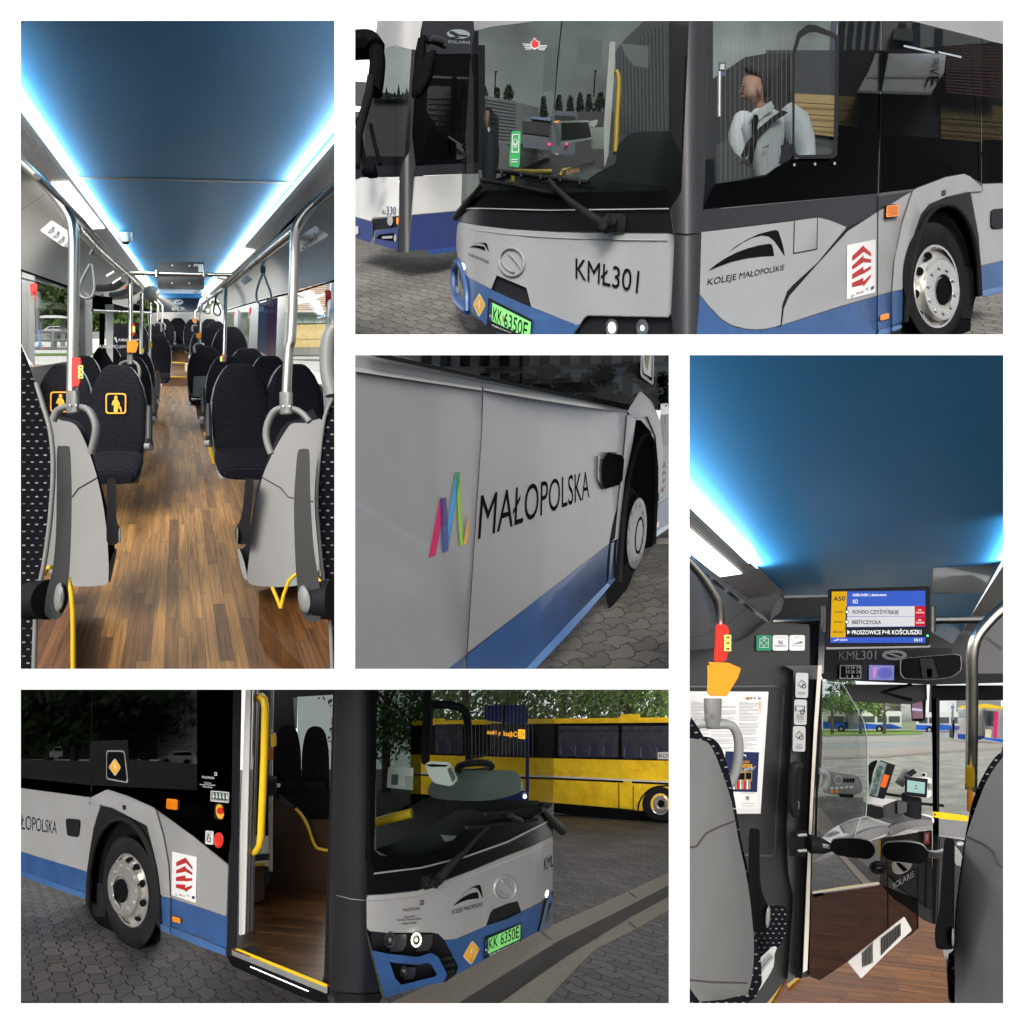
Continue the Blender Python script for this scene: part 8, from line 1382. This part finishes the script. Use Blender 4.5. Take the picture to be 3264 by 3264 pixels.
# smoked glass door on the left part
gd=thing('glass_door','smoked glass cabin door with a chamfered top corner','door',P(*px('I',760,1780),2.3));gz=Pl((*px('I',745,900),2.25),(*px('I',1030,900),2.45),(*px('I',745,100),2.25));poly('pane',gz,pts('I',762,72,880,84,905,120,1028,330,1030,700,1018,850,985,860,950,980,740,1000,745,500),glass('faint screen glass',(.84,.86,.86),.04),gd,.006);tube('glass_edge',path(gz,pts('I',762,72,880,84,905,120,960,220,1005,300,1028,400,1030,700,1018,850,985,862,950,975),.004),.0022,mat('pale glass edge',(.5,.56,.54),.3),gd,6);poly('frame',gz,pts('I',752,70,768,72,745,600,735,1000,720,1000,728,600),PLAST,gd,.02,.01)
for k in range(4):poly('heating_wire',gz,pts('I',762,235+k*16,808,238+k*16,808,240+k*16,762,237+k*16),mat('pale wire',(.3,.34,.32),.5),gd,.001,.006)
sd5=thing('glass_door','lower smoked glass swing gate with white lettering and a vent plate','door',P(*px('I',900,1780),2.35));gz=Flat(2.3)
poly('pane',gz,pts('I',708,1300,1100,1245,1145,1262,1318,1330,1318,1500,1290,1530,1100,1640,915,1690,752,1800,680,1770,700,1300),glass('smoked gate glass',(.5,.46,.46),.03),sd5,.008)
for q in (((1144,1115),(1145,1500)),((1317,1140),(1318,1500))):tube('glass_edge',[P(*px('I',*c),2.29)for c in q],.003,MATTE,sd5,6)
vp=poly('vent_plate',gz,pts('I',912,1692,1100,1540,1240,1430,1285,1510,1140,1640,990,1790),mat('pale steel plate',(.66,.64,.61),.4,.1),sd5,.02,.03,bev=.003)
for k in range(8):x=998+k*8;poly('vent_slot',gz,pts('I',x,1640-k*8,x+4,1636-k*8,x+4,1728-k*4,x,1720-k*3),MATTE,vp,.002,.034)
for k in range(13):x=1106+k*9;poly('vent_slot',gz,pts('I',x,1556-k*7,x+5,1552-k*7,x+5,1650-k*9,x,1656-k*9),MATTE,vp,.002,.034)
# white emblem door leaf
dl=thing('driver_door','low dark driver door with white oval emblem and lettering','door',P(*px('I',1250,1430),2.7));gz=Pl((*px('I',1110,1100),3.0),(*px('I',1400,1100),2.6),(*px('I',1110,1400),3.0))
poly('panel',gz,pts('I',1100,980,1400,930,1405,1470,1370,1450,1180,1330,1098,1240),DG,dl,.05,bev=.005);poly('window',gz,pts('I',1150,1000,1362,970,1352,1370,1200,1265,1150,1200),mat('dark door glass',(.04,.038,.04),.2),dl,.02,.01);poly('lower_bar',gz,pts('I',1140,1180,1200,1260,1355,1370,1400,1390,1400,1470,1350,1450,1190,1330,1130,1240),DG2,dl,.05,.03,bev=.006)
poly('emblem',gz,sm(pts('I',1178,1115,1240,1118,1285,1120,1270,1160,1225,1185,1185,1180,1170,1150),3),WINK,dl,.002,.03);poly('emblem',gz,pts('I',1190,1118,1215,1120,1260,1160,1235,1172,1205,1140),MATTE,dl,.002,.034);text('SOLARIS',gz,pts('I',1172,1240,1294,1165,1298,1198,1176,1272),WINK,dl,.03)
poly('red_tag',gz,rrect(pts('I',1355,945,1386,942,1384,1010,1352,1014),.15),RED,dl,.01,.06,bev=.003);poly('tag_mark',gz,pts('I',1362,955,1378,953,1377,985,1370,1000,1362,985),WINK,dl,.002,.072);poly('latch',gz,rrect(pts('I',1318,940,1352,936,1350,1030,1322,1000),.1),PLAST,dl,.04,.05,bev=.005)
poly('yellow_edge',gz,pts('I',1090,985,1105,982,1102,1085,1092,1085),YEL,dl,.02,.03)
kb=thing('cup_holder','black oval ring on the glass edge below the gate arms','holder',P(*px('I',1090,1175),2.25));c=px('I',1090,1148);obj('ring',tube_bm([P(x,y,2.25+.06*math.sin(i/28*6.283))for i,(x,y)in enumerate(ell(c[0],c[1],20,12,-5,28))],.012,10,True),PLAST,kb);tube('stem',[P(*px('I',x,y),2.25)for x,y in ((1125,1165),(1145,1150),(1140,1110))],.008,PLAST,kb)
# dashboard and desk
da=thing('dashboard','grey driver desk with white edges, tray and instrument pod','dashboard',P(*px('I',1000,1000),2.7));LG_=mat('white desk moulding',(.7,.71,.71),.5);
dz=Flat(2.9)
poly('desk_top',dz,sm(pts('I',765,975,830,920,940,868,1030,850,1150,840,1290,835,1400,850,1400,900,1290,905,1150,960,950,1020,820,1060,760,1010),3),LG_,da,.1,.0,bev=.01);poly('desk_inset',dz,pts('I',875,905,940,880,1025,862,1145,900,1140,915,1000,950,900,950),mat('inset grey',(.26,.27,.27),.5),da,.01,.02);poly('desk_slope',dz,pts('I',1030,850,1150,840,1290,830,1400,860,1400,878,1250,900,1150,890),mat('slope dark grey',(.10,.10,.105),.5),da,.05,.03,bev=.005)
poly('desk_front',dz,sm(pts('I',945,965,1040,925,1145,910,1148,945,1060,985,950,1020,830,1075,720,1120,716,1105,820,1050),2),mat('mid grey front',(.20,.20,.205),.5),da,.08,.04,bev=.008);poly('desk_front',dz,sm(pts('I',1158,912,1230,885,1330,870,1400,880,1400,905,1300,915,1200,950,1160,965),2),mat('mid grey front',(.20,.20,.205),.5),da,.08,.04,bev=.008);poly('desk_slot',dz,rrect(pts('I',795,962,860,938,872,948,805,975),.2),GREYP,da,.01,.03)
poly('desk_front',dz,pts('I',1440,870,1530,865,1600,900,1600,980,1440,960),mat('mid grey front',(.20,.20,.205),.5),da,.08,.0)
pod=Flat(3.15);poly('instrument_pod',pod,sm(pts('I',775,595,850,600,960,615,985,640,1000,690,980,720,900,735,800,720,770,700),3),mat('pod grey',(.22,.22,.225),.5),da,.08,bev=.01);o=ell(*px('I',858,642),13,14,0,28);obj('dial',ring_bm(pod,o,inset(o,.85),.01,.01),WHITE,da)
for k in range(4):poly('switch',pod,rrect(pts('I',890+k*17,632,902+k*17,633,902+k*17,656,890+k*17,655)),PLAST,da,.01,.012)
for k in range(10):poly('switch',pod,ell(*px('I',822+(k%5)*28,690+(k//5)*20-(k%5)*2),6,4,0,12),(WHITE if k<5 else ORANGE if k<7 else GREYP),da,.01,.012)
poly('pod_tray',pod,rrect(pts('I',860,720,950,725,945,745,870,742)),PLAST,da,.03,.01);obj('steering_wheel',tube_bm([P(*px('I',x,y),3.0)for x,y in sm([(745,590),(780,595),(795,620),(788,660),(770,690)],4,False)],.018,10),mat('pale grey moulding',(.45,.46,.46),.5),da)
ap=thing('wall_post','dark pillar panels behind the smoked door','post',P(*px('I',730,800),3.2));poly('post',Flat(3.2),pts('I',728,60,768,60,765,500,735,780,725,780),mat('brown dark post',(.05,.035,.03),.5),ap,.05)
# ticket machine and screens
tm=thing('ticket_printer','black boxy ticket printer on the desk','printer',P(*px('I',1140,860),2.75));tz=Flat(2.75)
poly('housing',tz,pts('I',1022,780,1118,800,1115,862,1075,868,1022,845),PLAST,tm,.12,.0,bev=.006);poly('housing',tz,pts('I',1118,785,1200,758,1255,765,1255,830,1200,858,1118,858),mat('charcoal box',(.045,.045,.048),.5),tm,.15,.01,bev=.006);poly('lid',tz,pts('I',1000,755,1050,735,1200,755,1118,790,1022,778),mat('pale desk lid',(.5,.5,.5),.5),tm,.05,.02);poly('housing',tz,pts('I',1200,770,1256,768,1254,828,1202,838),mat('charcoal face',(.07,.07,.073),.5),tm,.02,.03)
ph=thing('payment_terminal','tilted ticket terminal with a leafy reflection on its glass and an orange side button','terminal',P(*px('I',1090,750),2.6));tz=Pl((*px('I',1100,530),2.62),(*px('I',1180,560),2.66),(*px('I',1080,740),2.55))
poly('housing',tz,pts('I',1098,525,1188,556,1125,755,1040,735,1030,700),PLAST,ph,.05,bev=.005);poly('screen_glass',tz,pts('I',1092,532,1140,546,1085,740,1030,718),mat('screen glass pale',(.20,.26,.27),.15),ph,.003,.006)
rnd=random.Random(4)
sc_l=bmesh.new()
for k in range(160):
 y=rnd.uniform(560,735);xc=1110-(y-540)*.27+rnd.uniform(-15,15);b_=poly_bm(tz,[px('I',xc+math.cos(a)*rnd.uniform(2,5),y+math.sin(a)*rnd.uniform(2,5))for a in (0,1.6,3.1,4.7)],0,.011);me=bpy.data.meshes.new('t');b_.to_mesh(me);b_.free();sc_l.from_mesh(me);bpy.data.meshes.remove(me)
obj('reflected_leaves',sc_l,mat('leafy reflection flecks',(.05,.09,.05),.5),ph,smooth=False);poly('orange_button',tz,rrect(pts('I',1125,608,1156,616,1132,688,1100,680),.1),mat('orange red plastic',(.75,.12,.02),.4),ph,.01,.012,bev=.002)  # leaf flecks paint a reflection onto the terminal glass
tv=thing('validator_screen','white ticket validator with a pale green screen','validator',P(*px('I',1310,745),2.7));tz=Flat(2.7)
poly('housing',tz,pts('I',1243,622,1395,628,1400,640,1400,735,1370,748,1243,730),WHITE,tv,.08,bev=.005);poly('screen_border',tz,pts('I',1243,620,1376,636,1370,745,1242,730),PLAST,tv,.01,.01);poly('screen',tz,pts('I',1257,642,1360,656,1358,722,1256,710),emis('pale green screen',(.32,.52,.48),.72),tv,.003,.022);poly('screen_mark',tz,pts('I',1303,672,1312,672,1312,680,1303,680),GRAPH,tv,.001,.027);poly('screen_mark',tz,pts('I',1298,688,1318,690,1318,694,1298,692),GRAPH,tv,.001,.027)
poly('reader',tz,rrect(pts('I',1338,600,1368,600,1368,624,1338,622),.2),WHITE,tv,.04,.0,bev=.004);poly('reader_eye',tz,ell(*px('I',1354,612),5,5,0,16),PLAST,tv,.005,.01);tube('stand',[P(*px('I',1282,740),2.75),P(*px('I',1280,840),2.75)],.045,PLAST,tv,14);poly('side_bracket',tz,rrect(pts('I',1382,660,1404,662,1402,700,1384,698),.2),ALU,tv,.03,.01)
gb=thing('tilted_reader','grey tilted card reader box left of the validator screen','reader',P(*px('I',1230,685),2.85));poly('housing',Flat(2.85),pts('I',1240,572,1275,585,1290,600,1232,686,1186,655),mat('mid grey box',(.25,.255,.26),.5),gb,.05,bev=.004);tube('clip',[P(*px('I',x,y),2.8)for x,y in ((1268,612),(1285,598),(1300,590))],.012,PLAST,gb)
wb5=thing('wiper','black wiper arm resting low outside the windscreen','wiper',P(*px('I',1400,790),3.6));tube('arm',[P(*px('I',x,y),3.6)for x,y in ((1130,722),(1250,740),(1330,778),(1465,790))],.01,PLAST,wb5);poly('housing',Flat(3.55),sm(pts('I',1032,560,1070,530,1085,535,1060,600,1045,680,1035,660),3),PLAST,wb5,.1)
db=thing('dark_bin','dark base box right of the desk behind the gate arm','box',P(*px('I',1480,1200),2.5));poly('housing',Flat(2.6),pts('I',1436,965,1600,990,1600,1500,1420,1500),DG,db,.1,bev=.01);obj('knob',loft_bm([[P(x,y,2.3-l)for x,y in ell(*px('I',1558,1010),14*k,8*k,0,20)]for k,l in ((1,0),(1,.03),(.6,.04))]),mat('pale knob',(.5,.5,.5),.5),db)
for q in (pts('L',650,1960,812,1700,862,1700,705,1960),pts('L',855,1785,955,1712,972,1718,868,1808)):tag(ground_poly('floor_edging',S,-1.5,q,YEL,None,.012,.008),'flat yellow edging strip at the lower left of the wooden floor' if q[0][1]>3100 and len(FE)==0 else'short yellow edging piece at the pillar foot','edging');FE.append(1)
sl=ground_poly('yellow_sill',S,-1.5,pts('I',712,1292,900,1262,1095,1236,1095,1244,900,1274,712,1302),YEL,None,.01,.01);tag(sl,'thin yellow and white door sill line at the edge of the wooden floor','door sill');sl2=ground_poly('white_sill',S,-1.5,pts('I',712,1303,900,1276,1095,1246,1095,1254,900,1285,712,1310),WHITE,None,.012,.01);tag(sl2,'pale metal strip just inside the yellow door sill','door sill');dst=thing('door_stop','small black door stop on the floor by the sill','door stop',P(*px('I',745,1316),2.6));poly('block',Flat(2.55),pts('I',710,1300,770,1292,780,1300,775,1308,720,1320,708,1312),PLAST,dst,.04,bev=.004)
# ---- outside
PAV5=paving('overbright pale paving','d6d1c6','c8c2b7','9a9488',.24,.24,.3,.004);DPAV=paving('dark door side paving','6a655f','5a5650','2a2824',.26,.16,.5,.018)  # pale paving tone is raised to put overexposed daylight into the colour
g5=ground('ground',S,-1.85,-14,12,3.3,70,PAV5);tag(g5,kind='structure')
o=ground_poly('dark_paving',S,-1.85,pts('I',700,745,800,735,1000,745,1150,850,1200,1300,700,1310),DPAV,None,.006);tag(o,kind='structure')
ag=mat('kerb tan',(.5,.43,.35),.85,noise=.08,scale=14);RD=mat('pinkish road',(.62,.54,.49),.85,noise=.06,scale=1);GR=mat('grey road',(.5,.51,.51),.85,noise=.06,scale=1);GRS=mat('lawn green',(.30,.48,.08),.9,noise=.2,scale=3)
for nm,q,m,l in (('road',(700,398,1840,398,1840,470,700,520),RD,.01),('road',(700,418,1400,420,1400,440,1000,462,700,470),GR,.014),('kerb',(700,510,1100,500,1500,472,1840,455,1840,462,1500,482,1100,515,700,525),ag,.02),('kerb',(700,432,1000,428,1150,420,1150,425,1000,434,700,440),ag,.02),('road',(1350,365,1840,372,1840,398,1350,398),GR,.01),('lawn',(700,352,1300,356,1350,372,1340,378,1000,384,700,388),GRS,.016),('lawn_kerb',(700,388,1000,384,1340,378,1345,381,1000,388,700,392),mat('grey kerb',(.2,.2,.18),.9),.014)):
 o=ground_poly(nm,S,-1.85,pts('I',*q),m,None,l)
 if nm=='lawn':tag(o,'green lawn island with trees outside the windscreen','lawn',kind='stuff')
 else :o['kind']='structure'
for q,m,l in (((715,760,760,780,1110,1240,1060,1245,715,850),ag,.012),((740,800,770,830,1105,1235,1095,1240),ag,.012)): pass
o=ground_poly('drain_kerb',S,-1.85,pts('I',712,780,760,810,960,1090,1090,1240,1010,1260,900,1130,712,900),mat('tan concrete',(.30,.24,.19),.85,noise=.08,scale=14),None,.014);o['kind']='structure'
o=ground_poly('drain_grate',S,-1.85,pts('I',905,1090,950,1088,1110,1215,1085,1238,1050,1240),grate('door grate',.5),None,.02);tag(o,'dark iron drain grate seen through the front door','drain grate')
def farbus(label,x0,x1,y0,y1,d,stripe,wins,wheels,body=WHITE,grp=None):
 t=thing('city_bus',label,'bus',P(*px('I',(x0+x1)/2,y1),d),grp);fz=Flat(d);q= lambda *a:pts('I',*a)
 poly('body',fz,rrect(q(x0,y0,x1,y0,x1,y1,x0,y1),.06),body,t,2.4,bev=.05)
 for a,b in wins:poly('window',fz,q(a,y0+(y1-y0)*.28,b,y0+(y1-y0)*.28,b,y0+(y1-y0)*.62,a,y0+(y1-y0)*.62),mat('far bus glass',(.06,.07,.08),.3),t,.03,.04)
 poly('blue_band',fz,stripe,mat('far blue band',(.02,.10,.50),.4),t,.03,.04)
 for c in wheels:poly('wheel',fz,ell(*px('I',c,y1-3),11,11,0,20),RUBBER,t,.2,.08);poly('hub',fz,ell(*px('I',c,y1-3),5,5,0,16),mat('pale hub',(.35,.35,.35),.5),t,.05,.1)
 return t
farbus('articulated white and blue bus behind the lawn trees',770,1224,244,350,57,pts('I',770,305,850,306,905,308,1080,320,1160,318,1222,336,1222,346,1090,348,770,346),[(800,890),(975,1070),(1085,1140),(1150,1216)],(876,1096),grp='white and blue buses outside');
farbus('white and blue bus right of the lawn, behind the concrete block',1308,1560,250,356,56,pts('I',1308,322,1400,326,1430,318,1560,330,1560,356,1308,352),[(1325,1375),(1384,1430),(1440,1500),(1510,1556)],(1385,),grp='white and blue buses outside')
bb=thing('bus_bellows','grey folding joint of the articulated bus','bellows',P(*px('I',945,346),56.9));bb['label']='grey folding joint in the middle of the articulated bus'
for k in range(8):poly('fold',Flat(56.2),pts('I',918+k*7,248,924+k*7,248,924+k*7,344,918+k*7,344),mat('bellows grey',(.16,.155,.16),.8),bb,.3,.02*(k%2))
ib=thing('city_bus','white coach with yellow roof and coloured side parked at the right','bus',P(*px('I',1700,420),35));fz=Flat(35)
poly('rear_panel',fz,pts('I',1548,222,1700,218,1702,400,1650,418,1548,402),WHITE,ib,.5,bev=.04);poly('side_panel',Pl((*px('I',1700,300),35),(*px('I',1840,300),32),(*px('I',1700,400),35)),pts('I',1702,226,1840,232,1840,425,1702,405),mat('soft white paint',(.66,.66,.68),.4),ib,.3,bev=.03);poly('roof_panel',fz,pts('I',1560,215,1720,202,1840,225,1840,238,1700,228,1556,226),YEL,ib,.3,.05,bev=.02);poly('window',fz,pts('I',1560,235,1660,232,1650,285,1562,282),mat('pale grey glass',(.35,.38,.40),.3),ib,.03,.04);poly('blue_band',fz,pts('I',1548,375,1620,380,1700,390,1702,402,1650,418,1548,402),mat('far blue band',(.02,.10,.50),.4),ib,.03,.05)
poly('window',Flat(33),pts('I',1700,240,1762,244,1758,335,1702,325),mat('far bus glass',(.06,.07,.08),.3),ib,.03);poly('red_band',Flat(32.5),pts('I',1762,244,1785,246,1775,400,1752,396),mat('magenta print',(.6,.02,.15),.5),ib,.02);poly('blue_band',Flat(32.5),pts('I',1702,395,1840,412,1840,430,1702,408),mat('far blue band',(.02,.10,.50),.4),ib,.03);poly('vent',Flat(32.5),pts('I',1708,348,1745,352,1742,400,1708,395),mat('cream grille',(.55,.5,.36),.5),ib,.02);poly('tail_light',fz,pts('I',1552,330,1560,330,1560,350,1552,350),RED,ib,.02,.06)
for i,(x,d,h,r)in enumerate(((824,50,4.4,2.6),(988,50,4.2,2.8),(1124,50,4.3,2.7),(1400,62,13,6),(880,61,9,3))):
 b=S.p(S.x_at(px('I',x,0)[0],d),-1.85,d);tree(('young tree at the left of the lawn island','young tree in the middle of the lawn island','young tree at the right of the lawn island','tall tree behind the right hand bus','dark tree top above the left corner of the glass door')[i],b,h,r,1.25 if i<3 else 3,800,.17,2 if i<3 else 0,'trees outside the windscreen',seed=i+60,clumps=10,trunk=.16 if i<3 else .35,th=3.2 if i<3 else None)
for i,(x0,x1,y0,y1,d,l,c)in enumerate(((1220,1310,170,350,62,'pale block building between the two far buses',(.42,.41,.40)),(1540,1860,150,300,63,'grey building behind the coach with the yellow roof',(.22,.22,.23)),(740,1220,165,260,64,'low grey hall behind the articulated bus',(.30,.30,.30)))):
 t=thing('building',l,'building',P(*px('I',x0,y1),d),'buildings behind the far buses');poly('wall',Flat(d),pts('I',x0,y0,x1,y0,x1,y1,x0,y1),mat('far wall %d'%i,c,.8),t,1.0);poly('roof_band',Flat(d),pts('I',x0,y0,x1,y0,x1,y0+8,x0,y0+8),mat('far roof band',(.12,.12,.12),.7),t,.2,.2)
bl=thing('concrete_block','pale concrete block wall beside the far right bus','block',P(*px('I',1262,355),54));poly('block',Flat(54),pts('I',1225,308,1308,308,1308,352,1225,350),mat('mossy concrete',(.28,.28,.22),.85),bl,.4,bev=.02)
ss=thing('bus_stop_sign','blue and white stop sign on a post left of the yellow roofed coach','sign',P(*px('I',1520,402),38));tube('post',[P(*px('I',1520,205),38),P(*px('I',1518,402),38)],.07,ALU,ss);poly('sign_plate',Flat(38),pts('I',1508,193,1532,193,1532,228,1508,228),WHITE,ss,.03,.04);poly('pictogram',Flat(38),pts('I',1511,216,1529,216,1529,226,1511,226),mat('far blue band',(.02,.10,.50),.4),ss,.01,.06)
for i,(x,m,l)in enumerate(((1508,mat('pale bin',(.4,.45,.5),.6),None),(1524,INK,'person in dark clothes standing at the far bus stop'))):
 if l:t=thing('person',l,'person',P(*px('I',x,400),38));obj('body',loft_bm([[P(px('I',x+w_*math.cos(a),0)[0],px('I',0,y)[1],38+.3*math.sin(a))for a in [k*math.pi/6 for k in range(12)]]for y,w_ in ((400,3),(370,5),(345,6),(320,7),(312,3),(308,3.5),(300,4),(295,2))]),MATTE,t)
 else :t=thing('litter_bin','pale litter bin beside the far bus stop post','bin',P(*px('I',x,400),38));poly('body',Flat(38),pts('I',x-9,340,x+9,340,x+7,398,x-7,398),m,t,.3,bev=.02)
 # ---------------------------------------------------------------- meshes cut along camera rays at each panel's image edges
def finish():
 bpy.context.view_layer.update()
 O=Vector((0,0,EYE))
 for o in list(bpy.data.objects):
  if o.type!='MESH':continue
  k=PANEL_OF.get(o.name,0)
  if not k:continue
  x0,y0,x1,y1=RECT[k];mw=o.matrix_world;inside=True;best=[0]*4;any_in=[False]*4
  A=P(x0,y0,1)-O;B=P(x1,y0,1)-O;Cc=P(x1,y1,1)-O;D=P(x0,y1,1)-O
  planes=[A.cross(B),B.cross(Cc),Cc.cross(D),D.cross(A)]
  ctr=(A+B+Cc+D)/4
  planes=[(-p if p.dot(ctr)>0 else p).normalized()for p in planes]
  cut=[]
  for i,p in enumerate(planes):
   s=[p.dot(mw@v.co-O)for v in o.data.vertices]
   if not s:continue
   if min(s)>=0:cut=None;break
   if max(s)>0:cut.append(p)
  if cut is None:
   if not o.children:bpy.data.objects.remove(o)
   else :o.data=bpy.data.meshes.new(o.name)
   continue
  if not cut:continue
  bm=bmesh.new();bm.from_mesh(o.data);imw=mw.inverted()
  for p in cut:
   co_=imw@O;no=(mw.to_3x3().transposed()@p).normalized()
   bmesh.ops.bisect_plane(bm,geom=bm.verts[:]+bm.edges[:]+bm.faces[:],plane_co=co_,plane_no=no,clear_outer=True)
  if not bm.faces and not o.children:bm.free();bpy.data.objects.remove(o);continue
  me=o.data.copy();bm.to_mesh(me);bm.free();o.data=me
 for o in list(bpy.data.objects):
  if o.type=='EMPTY' and not o.children:bpy.data.objects.remove(o)
finish()
